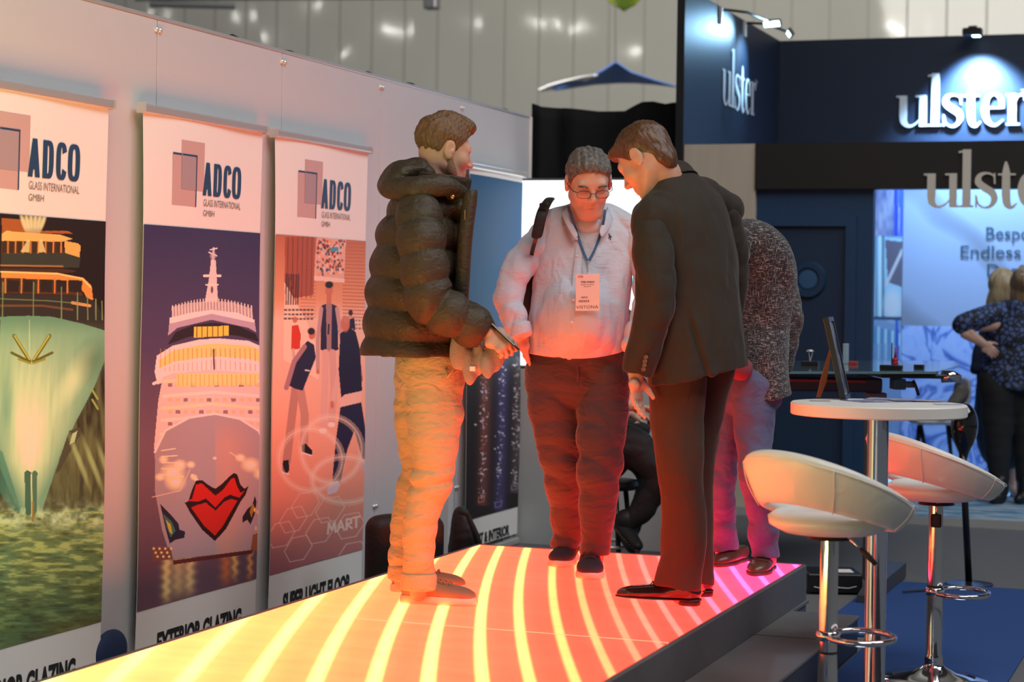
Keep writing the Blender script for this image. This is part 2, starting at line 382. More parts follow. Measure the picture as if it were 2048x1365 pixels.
def art_cruise(a):
    a.vgrad([(450, (66, 60, 100)), (700, (92, 78, 112)), (900, (132, 104, 120)), (1110, (120, 92, 110)), (1220, (112, 84, 100))])
    Wt = (248, 238, 226); Sh = (205, 186, 190); Y = (255, 232, 150)
    # mast
    a.line([(429, 497), (427, 560)], 2.4, Sh); a.line([(419, 505), (436, 512)], 1.2, Wt); a.ell(428, 512, 8, 9, Sh, 0.7, 0.4); a.line([(422, 500), (436, 497)], 1.2, Wt); a.line([(410, 552), (444, 552)], 2.5, Wt)
    a.poly([(424, 520), (434, 520), (437, 560), (440, 605), (412, 605), (420, 560)], (222, 205, 200)); a.line([(414, 570), (440, 570)], 1.3, Wt); a.ell(427, 580, 3, 8, (120, 100, 120))
    # crown
    a.poly([(342, 614), (380, 606), (427, 602), (470, 605), (506, 617), (508, 640), (342, 640)], (205, 178, 182), 0.8)
    for i in range(26):
        x = 344 + i * 6.5; a.line([(x, 612 - 14 * math.sin(math.pi * i / 25)), (x + 1, 638 - 10 * math.sin(math.pi * i / 25))], 1.1, (255, 226, 205))
    a.poly([(338, 640), (360, 630), (427, 622), (490, 630), (512, 642), (515, 665), (500, 656), (427, 640), (355, 656), (335, 672)], (190, 166, 184))
    a.poly([(338, 636), (380, 626), (427, 620), (480, 626), (512, 640), (512, 646), (427, 628), (338, 648)], Wt)
    a.poly([(334, 690), (352, 664), (390, 650), (430, 646), (480, 652), (514, 668), (520, 684), (480, 672), (430, 668), (380, 674)], (52, 40, 46))
    a.poly([(390, 654), (462, 652), (462, 672), (390, 676)], (250, 205, 80)); 
    for x in range(396, 462, 11): a.line([(x, 653), (x, 674)], 0.9, (110, 80, 40))
    # bridge
    a.poly([(312, 712), (345, 692), (400, 680), (440, 677), (500, 682), (534, 698), (534, 742), (520, 752), (345, 756), (314, 770), (308, 745)], Wt)
    a.poly([(316, 722), (346, 702), (404, 690), (440, 688), (500, 692), (528, 702), (528, 726), (500, 718), (440, 714), (400, 716), (350, 726), (318, 742)], (250, 214, 130))
    for i in range(22): a.line([(320 + i * 9.6, 698), (320 + i * 9.6, 742)], 0.8, (190, 150, 100), 0.8)
    a.line([(312, 742), (350, 726), (440, 716), (528, 728)], 2.2, (255, 250, 240)); a.line([(306, 768), (345, 750), (440, 742), (530, 748)], 3, (250, 232, 225))
    a.line([(431, 700), (433, 806)], 1.8, (120, 88, 90))
    # superstructure rows
    a.poly([(325, 755), (345, 748), (430, 740), (520, 748), (528, 790), (536, 900), (306, 900), (316, 800)], (226, 200, 196))
    for k, y in enumerate((752, 782, 806, 830, 858)):
        a.poly([(326 - k * 2, y + 8), (430, y), (522 + k, y + 8), (523 + k, y + 14), (430, y + 6), (326 - k * 2, y + 15)], (255, 232, 205) if k % 2 else (255, 240, 180))
        for i in range(12): a.poly([(336 + i * 16, y + 15), (345 + i * 16, y + 15), (345 + i * 16, y + 22), (336 + i * 16, y + 22)], (240, 190, 130) if (i + k) % 3 else (150, 110, 110), 0.8)
    a.poly([(354, 748), (520, 746), (514, 770), (354, 774)], (255, 226, 120), 0.75)
    for i in range(18): a.line([(358 + i * 9, 750), (358 + i * 9, 772)], 0.7, (200, 150, 80), 0.7)
    # hull
    hull = [(308, 905), (330, 862), (380, 836), (432, 828), (480, 838), (516, 862), (534, 900), (534, 980), (520, 1050), (505, 1100), (440, 1112), (400, 1118), (342, 1122), (322, 1060), (308, 985)]
    a.poly(hull, (178, 160, 168))
    a.mix(((a.x > 431) & (a.y > 835) & (a.y < 1118)) * np.clip(1 - np.abs(a.x - 455) / 60, 0, 1) * np.clip((a.y - 830) / 60, 0, 1) * 0.45, lin((236, 160, 120)))
    a.line([(308, 905), (330, 862), (380, 836), (432, 828), (480, 838), (516, 862), (534, 900)], 2.2, (236, 220, 215))
    for cx, cy, r in ((345, 946, 30), (360, 930, 16), (382, 930, 11), (326, 920, 12), (480, 916, 12), (500, 930, 22), (350, 965, 26), (318, 955, 12), (520, 948, 18), (430, 917, 5), (388, 955, 9)):
        a.ell(cx, cy, r, r * 0.8, (255, 236, 170), 0.9, 0.85); a.ell(cx, cy, r * 0.4, r * 0.3, (255, 255, 235), 1, 0.6)
    for sx in range(5): a.line([(322, 902 + sx * 12), (350 + sx * 4, 898 + sx * 14)], 1.2, (255, 240, 200), 0.7)
    a.line([(385, 952), (394, 962)], 3.5, (255, 236, 180)); a.line([(302, 995), (360, 982), (380, 940)], 1, (230, 200, 170), 0.8); a.line([(460, 905), (538, 960)], 1, (240, 210, 180), 0.8)
    # lips
    lip = [(358, 999), (368, 1006), (376, 1004), (384, 980), (392, 962), (404, 961), (422, 974), (431, 978), (444, 968), (460, 952), (468, 946), (474, 950), (480, 970), (488, 978), (496, 972), (490, 990), (480, 1004), (470, 1024), (452, 1058), (430, 1083), (404, 1060), (380, 1026), (370, 1008)]
    a.poly(lip, (38, 16, 22))
    a.poly([(374, 1003), (384, 998), (392, 970), (404, 967), (422, 984), (431, 992), (446, 980), (462, 958), (468, 956), (474, 974), (480, 986), (488, 982), (478, 996), (460, 990), (448, 996), (431, 1016), (412, 998), (396, 1004)], (226, 40, 32))
    a.poly([(382, 1016), (396, 1010), (412, 1006), (431, 1022), (448, 1004), (462, 998), (474, 1002), (460, 1026), (446, 1052), (430, 1072), (408, 1052), (392, 1030)], (222, 44, 34))
    # eyes of the bow at both sides
    a.poly([(318, 1008), (340, 1030), (356, 1048), (358, 1060), (370, 1064), (368, 1076), (350, 1080), (338, 1088), (330, 1060)], (30, 44, 66)); a.poly([(324, 1028), (342, 1044), (350, 1062), (340, 1076), (332, 1056)], (70, 130, 120)); a.poly([(330, 1040), (340, 1050), (344, 1070), (337, 1064)], (215, 190, 70))
    a.poly([(508, 992), (504, 1010), (494, 1018), (484, 1034), (484, 1046), (494, 1040), (500, 1050), (508, 1030), (512, 1004)], (40, 30, 40)); a.poly([(504, 1006), (498, 1024), (502, 1036), (508, 1014)], (190, 140, 50))
    # quay lights + water
    a.poly([(302, 1092), (340, 1096), (346, 1124), (302, 1124)], (150, 90, 80)); a.poly([(505, 1070), (536, 1060), (536, 1100), (500, 1108)], (170, 100, 70))
    for i in range(10): a.ell(305 + i * 4, 1098 + (i % 3) * 8, 3, 3, (255, 215, 140)); a.ell(508 + i * 3, 1020 + (i * 37) % 70, 2.5, 5, (255, 190, 110))
    w = np.clip((a.y - (1122 - (a.x - 302) * 0.1)) / 3, 0, 1)
    a.mix(w, lin((118, 88, 104)))
    for x, wd, c, y1 in ((332, 9, (255, 220, 140), 1215), (356, 14, (225, 190, 130), 1205), (380, 10, (240, 205, 140), 1200), (452, 10, (235, 130, 70), 1180), (470, 6, (255, 190, 110), 1170), (500, 5, (250, 170, 90), 1170), (520, 4, (255, 200, 130), 1165)):
        a.mix(w * np.exp(-((a.x - x + 2 * np.sin(a.y / 3.0)) / wd) ** 2) * np.clip((y1 - a.y) / 30, 0, 1) * 0.75, lin(c))
    a.poly([(345, 1122), (505, 1100), (504, 1108), (346, 1130)], (110, 50, 45))

    sky = (a.y < 1122)[..., None]; a.C = np.where(sky, a.C * np.array([.88, .98, 1.0]), a.C); lum = a.C.mean(-1, keepdims=True); a.C = np.minimum(a.C * (1 + .35 * np.clip((lum - .25) * 4, 0, 1)), .93)
def art_floor_game(a):
    a.vgrad([(470, (196, 120, 92)), (600, (236, 170, 128)), (640, (246, 214, 190)), (820, (248, 196, 168)), (1000, (240, 160, 138)), (1150, (170, 104, 118))])
    # upper hall
    a.poly([(566, 474), (628, 474), (628, 590), (566, 600)], (176, 96, 74)); 
    for i in range(6): a.line([(572 + i * 10, 474), (572 + i * 10, 596)], 0.8, (120, 66, 56))
    for y in range(480, 640, 7): a.line([(690, y), (737, y + 2)], 1.3, (200, 112, 88), 0.8); a.line([(600, y), (632, y + 1)], 1.0, (170, 96, 76), 0.5)
    a.poly([(632, 476), (695, 478), (692, 558), (628, 552)], (236, 190, 170))
    r = np.random.RandomState(2)
    for i in range(150): a.ell(634 + r.rand() * 58, 480 + r.rand() * 70, 2.6, 3.4, [(190, 50, 40), (240, 220, 210), (90, 60, 60), (250, 160, 90), (60, 110, 150)][r.randint(5)], 0.9)
    a.poly([(628, 552), (693, 558), (693, 566), (628, 561)], (250, 222, 205)); a.poly([(662, 496), (678, 494), (680, 502), (662, 504)], (70, 170, 200))
    a.poly([(566, 565), (612, 640), (640, 700), (640, 760), (566, 720)], (255, 232, 205), 0.9)
    for k in range(3):
        for i in range(8): a.poly([(566 + i * 8, 618 + k * 9), (572 + i * 8, 618 + k * 9), (572 + i * 8, 622 + k * 9), (566 + i * 8, 622 + k * 9)], (70, 50, 50), 0.85); a.poly([(690 + i * 6, 640 + k * 8), (694 + i * 6, 640 + k * 8), (694 + i * 6, 643 + k * 8), (690 + i * 6, 643 + k * 8)], (90, 60, 60), 0.7)
    for i in range(6): a.poly([(568 + i * 5, 548), (571 + i * 5, 548), (571 + i * 5, 610), (568 + i * 5, 610)], (60, 44, 48), 0.8)
    Sk = (214, 130, 104); NV = (40, 38, 74); GR = (176, 140, 140)
    # far red player and small blue player
    a.ell(589, 640, 6, 7, Sk); a.poly([(582, 652), (596, 650), (602, 670), (600, 698), (582, 700)], (222, 66, 40)); a.line([(586, 700), (588, 720)], 3, (230, 190, 180))
    a.ell(705, 626, 5, 7, (70, 40, 40)); a.poly([(697, 640), (712, 636), (714, 660), (704, 664)], NV); a.line([(708, 660), (716, 690)], 2.4, GR)
    # middle player
    a.ell(661, 582, 9, 13, Sk); a.ell(661, 570, 10, 8, (38, 28, 34)); a.line([(661, 594), (661, 606)], 5, Sk)
    a.poly([(646, 612), (661, 606), (677, 612), (678, 700), (668, 706), (652, 706), (645, 700)], GR); a.poly([(645, 612), (655, 608), (657, 704), (644, 700)], NV); a.poly([(667, 608), (679, 614), (680, 700), (666, 704)], NV); a.line([(661, 650), (660, 668)], 1.8, (30, 30, 50))
    a.line([(645, 618), (638, 680), (638, 738)], 4, (206, 170, 166)); a.line([(678, 618), (690, 700)], 4, (206, 170, 166)); a.ell(638, 744, 4, 6, Sk)
    a.line([(654, 706), (652, 780), (648, 850)], 7, (236, 192, 178)); a.line([(668, 706), (670, 780), (664, 840)], 7, (228, 184, 172)); a.ell(647, 862, 9, 6, (250, 240, 238)); a.ell(664, 850, 8, 6, (250, 240, 238))
    # left player, leaning on his knees
    a.line([(592, 770), (584, 830), (572, 922)], 8.5, (196, 150, 138)); a.line([(600, 770), (610, 830), (608, 890)], 8.5, (204, 158, 144))
    a.poly([(578, 772), (584, 735), (600, 700), (616, 682), (630, 690), (634, 716), (622, 744), (606, 782), (590, 778)], NV); a.line([(610, 694), (588, 724), (572, 776)], 5, (180, 140, 146)); a.line([(612, 741), (620, 742)], 1.5, (230, 230, 240))
    a.ell(626, 670, 8, 11, Sk, ang=15); a.ell(624, 663, 9, 8, (48, 32, 34))
    a.poly([(564, 922), (576, 920), (577, 942), (570, 950), (563, 940)], (30, 28, 40)); a.poly([(602, 890), (612, 888), (625, 902), (624, 911), (604, 904)], (30, 28, 40)); a.line([(563, 946), (576, 949)], 1.3, (250, 245, 240)); a.line([(603, 906), (624, 912)], 1.3, (250, 245, 240))
    # right player from behind
    a.line([(692, 700), (682, 740), (668, 800)], 5, (238, 196, 182)); a.ell(666, 810, 4, 9, Sk); a.line([(716, 700), (722, 760)], 4, (200, 130, 110))
    a.poly([(684, 668), (700, 654), (714, 664), (722, 700), (724, 780), (716, 800), (684, 800), (680, 740)], (34, 32, 66))
    a.ell(694, 648, 10, 18, Sk); a.ell(697, 640, 7, 8, (206, 146, 128))
    a.poly([(680, 800), (690, 790), (724, 782), (722, 802), (706, 812), (680, 816)], (248, 206, 190))
    a.poly([(682, 815), (722, 805), (728, 850), (736, 918), (724, 922), (708, 862), (694, 900), (680, 966), (664, 964), (672, 880)], (38, 40, 76))
    a.poly([(660, 966), (676, 962), (680, 972), (672, 986), (655, 990), (654, 982)], (220, 210, 226)); a.poly([(722, 920), (734, 916), (736, 940), (724, 944)], (200, 196, 220))
    # glowing rings + hexagons
    gl = (255, 236, 216)
    t = np.linspace(0, 2 * math.pi, 40)
    for cx, cy, rx, ry in ((620, 920, 64, 62), (662, 900, 60, 66), (690, 960, 66, 46)):
        a.line([(cx + rx * math.cos(q), cy + ry * math.sin(q)) for q in t], 1.4, gl, 0.45); a.line([(cx + rx * math.cos(q), cy + ry * math.sin(q)) for q in t], 7, gl, 0.14)
    for cx, cy in ((585, 1040), (640, 1062), (596, 1098), (560, 1070), (700, 1052), (660, 1020), (610, 1010), (705, 1110)):
        h = [(cx + 29 * math.cos(math.pi / 3 * k + .1), cy + 27 * math.sin(math.pi / 3 * k + .1) - 0.28 * 29 * math.cos(math.pi / 3 * k + .1)) for k in range(7)]
        a.line(h, 1.0, (255, 206, 196), 0.75)

    T = lambda u, v: (656 + u * 19, 1068 - v * 20 - u * 4.4)
    for st in ([(0, 0), (.1, 1), (.4, .3), (.7, 1), (.8, 0)], [(1.0, 0), (1.35, 1), (1.7, 0)], [(1.15, .35), (1.55, .35)], [(1.95, 0), (1.95, 1), (2.4, .95), (2.4, .55), (1.95, .5), (2.5, 0)], [(2.6, 1), (3.3, 1)], [(2.95, 1), (2.95, 0)]):
        a.line([T(*q) for q in st], 2.0, (255, 226, 214), .9)
def art_crystal(a):
    a.vgrad([(330, (14, 84, 130)), (640, (14, 78, 124)), (700, (20, 44, 70)), (740, (20, 17, 21)), (1010, (42, 33, 38))])
    xx = a.x + (a.y - 800) * 0.028
    r = np.random.RandomState(9)
    for xc, y0, y1, c in ((968, 735, 1000, (200, 120, 110)), (1003, 640, 1010, (130, 120, 190)), (1034, 715, 975, (150, 135, 140))):
        a.mix(np.exp(-((xx - xc - 3) / 11.0) ** 2) * ((a.y > y0) & (a.y < y1 + 12)) * 0.25, lin(c))
        for i in range(110):
            y = y0 + (y1 - y0) * r.rand(); x = xc + r.randn() * 4.2 - (y - 800) * 0.028
            a.ell(x, y, 0.9 + r.rand() * 1.6, 1.2 + r.rand() * 3.5, c if r.rand() < .6 else (236, 226, 240), 0.9, 0.6, r.rand() * 180)
        xb = xc - (y1 - 800) * 0.028; a.line([(xb - 6, y1 - 4), (xb + 7, y1 - 8), (xb + 5, y1 + 3), (xb - 6, y1 + 6), (xb - 6, y1 - 4)], 1.0, c)
# ================================================================ THE SETTING
def struct(o): o['kind'] = 'structure'; return o
def hall():
    m = mat('hall_carpet', (0.15, 0.157, 0.165), 0.95, var=(90, (0.10, 0.107, 0.115), 0.25))
    b = MB(); b.box((-25, -6, -0.1), (25, 42, 0.0)); struct(b.build('floor', m))
    # far clad wall of the exhibition hall, glossy sheet panels with upright joints
    mw = mat('hall_cladding', (0.40, 0.395, 0.36), 0.05, 0.0, 0.5, var=(0.35, (0.34, 0.335, 0.31), 0.3), bump=[(0.8, 0.006, (1, 1, 0.3))])
    b = MB(); b.box((-34, 36, 0), (22, 36.3, 16)); struct(b.build('wall_far', mw))
    mj = mat('joint_grey', (0.26, 0.255, 0.235), 0.6)
    k = 0
    for x in np.arange(-33, 20, 0.70):
        b = MB(); b.box((x - 0.014, 35.985, 0), (x + 0.014, 36.0, 16)); struct(b.build('trim_%d' % (k + 1), mj)); k += 1
    mk = mat('hall_roof', (0.2, 0.2, 0.2), 0.8)
    b = MB(); b.box((-60, -30, 16.0), (30, 36.3, 16.2)); struct(b.build('ceiling', mk))
    # roof lamps of the hall; their mirror images glint in the cladding
    ml = mat('lamp_glow', (0.9, 0.9, 0.85), 0.5, emit=((1.0, 0.98, 0.9), 90))
    mh = M['alu_dark']
    proto = None
    r = random.Random(5)
    spots = []
    for (px, py, yy) in ((322, 25, -12), (480, 30, -16), (535, 70, -12), (627, 12, -14), (783, 58, -13), (815, 55, -13), (943, 43, -15), (1077, 45, -14), (1113, 44, -14), (1158, 50, -15), (1262, 100, -10), (685, 108, -12), (1782, 46, -12), (1806, 56, -12)):
        r_ = ray(px, py); P_ = CAMP + r_ * ((72 - yy) / r_.y); spots.append((P_.x, yy, P_.z))   # the lamp's mirror image in the cladding
    for i, (x, y, z) in enumerate(spots):
        e = empty('high_bay_lamp', (x, y, z))
        if proto is None:
            mb = MB().lathe((x, y, z), [(0.0, 0.35), (0.08, 0.35), (0.1, 0.2), (0.3, 0.0), (0.28, -0.02)], 20); mb.build('lamp_housing', mh, e, True)
            mb = MB().lathe((x, y, z), [(0.0, -0.15), (0.09, -0.13), (0.15, -0.08), (0.18, 0.0)], 20); mb.build('diffuser', ml, e)
            mb = MB().tube([(x, y, z + 0.35), (x, y, 16.0)], 0.01, 6); mb.build('hanging_rod', mh, e)
            proto = e
        else:
            for ch in proto.children:
                c = ch.copy(); COL.objects.link(c); c.parent = e
        tag(e, 'round high bay lamp hanging from the exhibition hall roof behind the viewer', 'hall lamp', 'high bay lamps under the hall roof')
hall()

# ---- white stand walls on the left, aluminium joints
WX = -3.98
def left_wall():
    ys = [3.6, 4.7, 5.73, 6.81, 7.89, 8.96, 10.04, 11.13]
    for i in range(len(ys) - 1):
        b = MB(); b.box((WX - 0.04, ys[i] + 0.003, 0.0), (WX, ys[i + 1] - 0.003, 2.5), 0.002, 1)
        o = struct(b.build('wall_left_%d' % (i + 1), M['white_panel']))
        if i > 0:
            for k, z in enumerate((2.46, 1.2, 0.4)):
                c = MB()
                c.lathe((WX, ys[i] - 0.014, z), [(0, 0.012), (0.009, 0.010), (0.011, 0)], 12, (1, 0, 0)); c.lathe((WX, ys[i] + 0.014, z), [(0, 0.012), (0.009, 0.010), (0.011, 0)], 12, (1, 0, 0))
                struct(c.build('trim_%d' % (100 + i * 3 + k), M['alu'], smooth=True))
    b = MB(); b.box((WX - 0.045, 3.6, 2.5), (WX + 0.004, 11.13, 2.515), 0.002, 1); struct(b.build('trim_200', M['alu']))
    b = MB(); b.box((WX - 0.05, 11.13, 0.0), (WX + 0.01, 11.16, 2.51), 0.004, 1); struct(b.build('trim_201', M['white_plastic']))
    # black cloth rolled over behind the top of the wall
    mc = mat('black_cloth', (0.012, 0.012, 0.012), 0.9)
    b = MB(); r = random.Random(3); pts = []
    for i in range(90):
        y = 6.6 + i * 0.05; pts.append((WX - 0.07, y, 2.495 + 0.022 * max(0, math.sin(i * 0.9) * math.sin(i * .23 + .5)) + 0.008 * r.random()))
    b.tube(pts, 0.02, 8); tag(b.build('black_cloth_roll', mc, smooth=True), 'black cloth bundled along the top of the white stand wall', 'cloth')
left_wall()

# ---- banners
def letters_adco(mb, y0, y1, z0, z1, x):
    """heavy condensed A D C O drawn as outlines in a y (across), z (up) box"""
    Wd = y1 - y0; Hh = z1 - z0
    def P(u, v): return (x, y0 + u * Wd, z0 + v * Hh)
    def quad(*p): mb.add([P(*q) for q in p], [tuple(range(len(p)))])
    # A
    quad((0.0, 0), (0.085, 0), (0.155, 1), (0.075, 1)); quad((0.135, 0), (0.225, 0), (0.160, 1), (0.085, 1)); quad((0.06, .2), (0.17, .2), (0.165, .36), (0.07, .36))
    # D, C, O: rounded bands
    def band(cx, w, a0, a1, t=0.085, squareleft=False):
        H = 0.5; n = 48; pts = []
        def sup(ang, rx, ry):
            c, s_ = math.cos(ang), math.sin(ang); e = 2 / 3.2
            return rx * abs(c) ** e * (1 if c >= 0 else -1), ry * abs(s_) ** e * (1 if s_ >= 0 else -1)
        for i in range(n + 1):
            a = math.radians(a0 + (a1 - a0) * i / n); ox, oy = sup(a, w / 2, 0.5); ix, iy = sup(a, w / 2 - t, 0.5 - 0.13)
            pts.append(((cx + ox, .5 + oy), (cx + ix, .5 + iy)))
        V = []; 
        for o_, i_ in pts: V += [P(*o_), P(*i_)]
        mb.add(V, [(2 * i, 2 * i + 1, 2 * i + 3, 2 * i + 2) for i in range(n)])
    quad((0.275, 0), (0.36, 0), (0.36, 1), (0.275, 1)); band(0.375, 0.21, -90, 90)
    quad((0.34, 0), (0.385, 0), (0.385, .13), (0.34, .13)); quad((0.34, .87), (0.385, .87), (0.385, 1), (0.34, 1))
    band(0.635, 0.205, 22, 338); band(0.88, 0.235, 0, 360)
def banner(y0, y1, title, art, label, logo, top=2.147, nu=220, nv=760, split=1.696, low=0.217, xb=-3.94, art_name='printed_picture', blank=False, title2=None, tilt=0.0):
    e = empty('roll_up_banner', (xb, (y0 + y1) / 2, 0.0)); tag(e, label, 'banner', 'roll-up banners along the white wall')
    fab = mat('banner_white', (0.90, 0.885, 0.85), 0.6) if 'banner_white' not in M else M['banner_white']; M['banner_white'] = fab
    def wob(u, v): 
        w = np.zeros(u.shape + (3,)); w[..., 0] = 0.006 * np.sin(u * 5 + v * 3) * (1 - 0.5 * v) + 0.004 * np.sin(v * 9 + u * 2)
        w[..., 1] = -0.012 * np.sin(v * math.pi) * (u - 0.5); return w
    zt = top - 0.03
    # white cloth: top and bottom strips are one sheet around the picture
    sh = Art((xb, y0, zt), (0, y1 - y0, 0), (0, 0, -(zt - 0.06)), 30, 60)
    sh.C[:] = (0.90, 0.885, 0.85)
    sh.build('banner_sheet', M['print'], e, wob)
    def wz(y, z):
        u = (y - y0) / (y1 - y0); v = (zt - z) / (zt - 0.06); q = wob(np.array([[u]]), np.array([[v]])); return q[0, 0]
    if not blank:
        a = Art((xb + 0.003, y0 + 0.002, split), (0, y1 - y0 - 0.004, 0), (0, 0, -(split - low)), nu, nv); art(a)
        def wob2(u, v):
            z = split - v * (split - low); return wob(u, (zt - z) / (zt - 0.06))
        a.build(art_name, M['print'], e, wob2)
    # rail
    b = MB(); b.box((xb - 0.02, y0 - 0.012, top - 0.034), (xb + 0.020, y1 + 0.006, top), 0.008, 2); b.box((xb - 0.022, y0 - 0.014, top - 0.037), (xb + 0.023, y0 - 0.006, top + 0.004), 0.003, 1); b.box((xb - 0.022, y1 + 0.006, top - 0.037), (xb + 0.023, y1 + 0.014, top + 0.004), 0.003, 1)
    b.build('top_rail', M['alu'], e)
    b = MB(); b.tube([(xb - 0.02, (y0 + y1) / 2, 0.05), (xb - 0.02, (y0 + y1) / 2, top)], 0.012, 10); b.build('support_pole', M['alu'], e)
    b = MB(); b.box((xb - 0.035, y0 + 0.005, 0.0), (xb + 0.02, y1 - 0.005, 0.04), 0.01, 3); b.build('base_cassette', M['alu'], e)
    def conform(b, lift):
        for v in b.bm.verts:
            u_ = (v.co.y - y0) / (y1 - y0); v_ = (zt - v.co.z) / (zt - 0.06); v.co.x = xb + wob(np.array([[u_]]), np.array([[v_]]))[0, 0, 0] + lift
        return b
    # lettering
    if logo:
        L = y1 - y0; z0 = split
        pk = mat('logo_pink', (0.62, 0.42, 0.40), 0.6) if 'logo_pink' not in M else M['logo_pink']; M['logo_pink'] = pk
        mv = mat('logo_mauve', (0.42, 0.33, 0.36), 0.6) if 'logo_mauve' not in M else M['logo_mauve']; M['logo_mauve'] = mv
        yy = lambda u: y0 + u * L
        def sq(u0, u1, a0, a1, dx): return [(xb + dx, yy(u0), z0 + a0), (xb + dx, yy(u1), z0 + a0), (xb + dx, yy(u1), z0 + a1), (xb + dx, yy(u0), z0 + a1)]
        f4 = [(0, 1, 2, 3)]
        b = MB(); b.add(sq(.285, .475, .15, .345, .0125), f4); b.add(sq(.215, .41, .085, .29, .0115), f4); conform(b, .0012); b.build('logo_squares', pk, e)
        b = MB(); b.add(sq(.285, .41, .15, .29, .0135), f4); conform(b, .0018); b.build('logo_overlap', mv, e)
        b = MB(); b.add(sq(.218, .412, .284, .291, .0145), f4); b.add(sq(.404, .412, .085, .291, .0145), f4)
        letters_adco(b, yy(.465), yy(.81), z0 + .135, z0 + .268, xb + .0145); conform(b, .0024); b.build('logo_lettering', M['ink_blue'], e)
        b = MB(); put_text(b, 'GLASS INTERNATIONAL', (xb + .0135, yy(.475), z0 + .092), (0, 1, 0), ZZ, width=.335 * L, height=.028, bold=-0.004)
        put_text(b, 'GMBH', (xb + .0135, yy(.475), z0 + .052), (0, 1, 0), ZZ, width=.10 * L, height=.024, bold=-0.004); conform(b, .0022); b.build('small_lettering', M['ink_grey'], e)
    if title:
        b = MB(); put_text(b, title, (xb + .012, y0 + title2[0] * (y1 - y0), title2[2]), (0, 1, 0), ZZ, width=title2[1] * (y1 - y0), height=title2[3], bold=0.045)
        if len(title2) > 4:
            put_text(b, title2[4], (xb + .012, y0 + title2[5] * (y1 - y0), title2[2] - 0.070), (0, 1, 0), ZZ, width=title2[6] * (y1 - y0), height=title2[3], bold=0.045)
        conform(b, .0022); b.build('title_lettering', M['ink_black'], e)
    return e
banner(5.41, 6.40, 'EXTERIOR GLAZING', art_yacht, 'white roll-up banner with a green-lit yacht bow at night, at the left edge', True, nu=230, nv=820, title2=(0.17, 0.66, 0.030, 0.078))
banner(6.64, 7.635, 'EXTERIOR GLAZING', art_cruise, 'white roll-up banner showing a cruise ship with red lips on its bow', True, top=2.157, nu=230, nv=740, title2=(0.17, 0.70, 0.030, 0.078))
banner(7.745, 8.73, 'SUPER LIGHT FLOOR', art_floor_game, 'white roll-up banner showing young men playing on a glowing floor', True, top=2.152, nu=190, nv=660, title2=(0.15, 0.72, 0.036, 0.078))
banner(10.06, 10.92, 'LIGHT & INTERIOR', art_crystal, 'blue roll-up banner with hanging crystal light columns, behind the man in the puffer jacket', False, top=2.167, nu=120, nv=520, split=2.105, title2=(0.12, 0.72, 0.068, 0.056, 'LIGHTING', 0.36, 0.36))

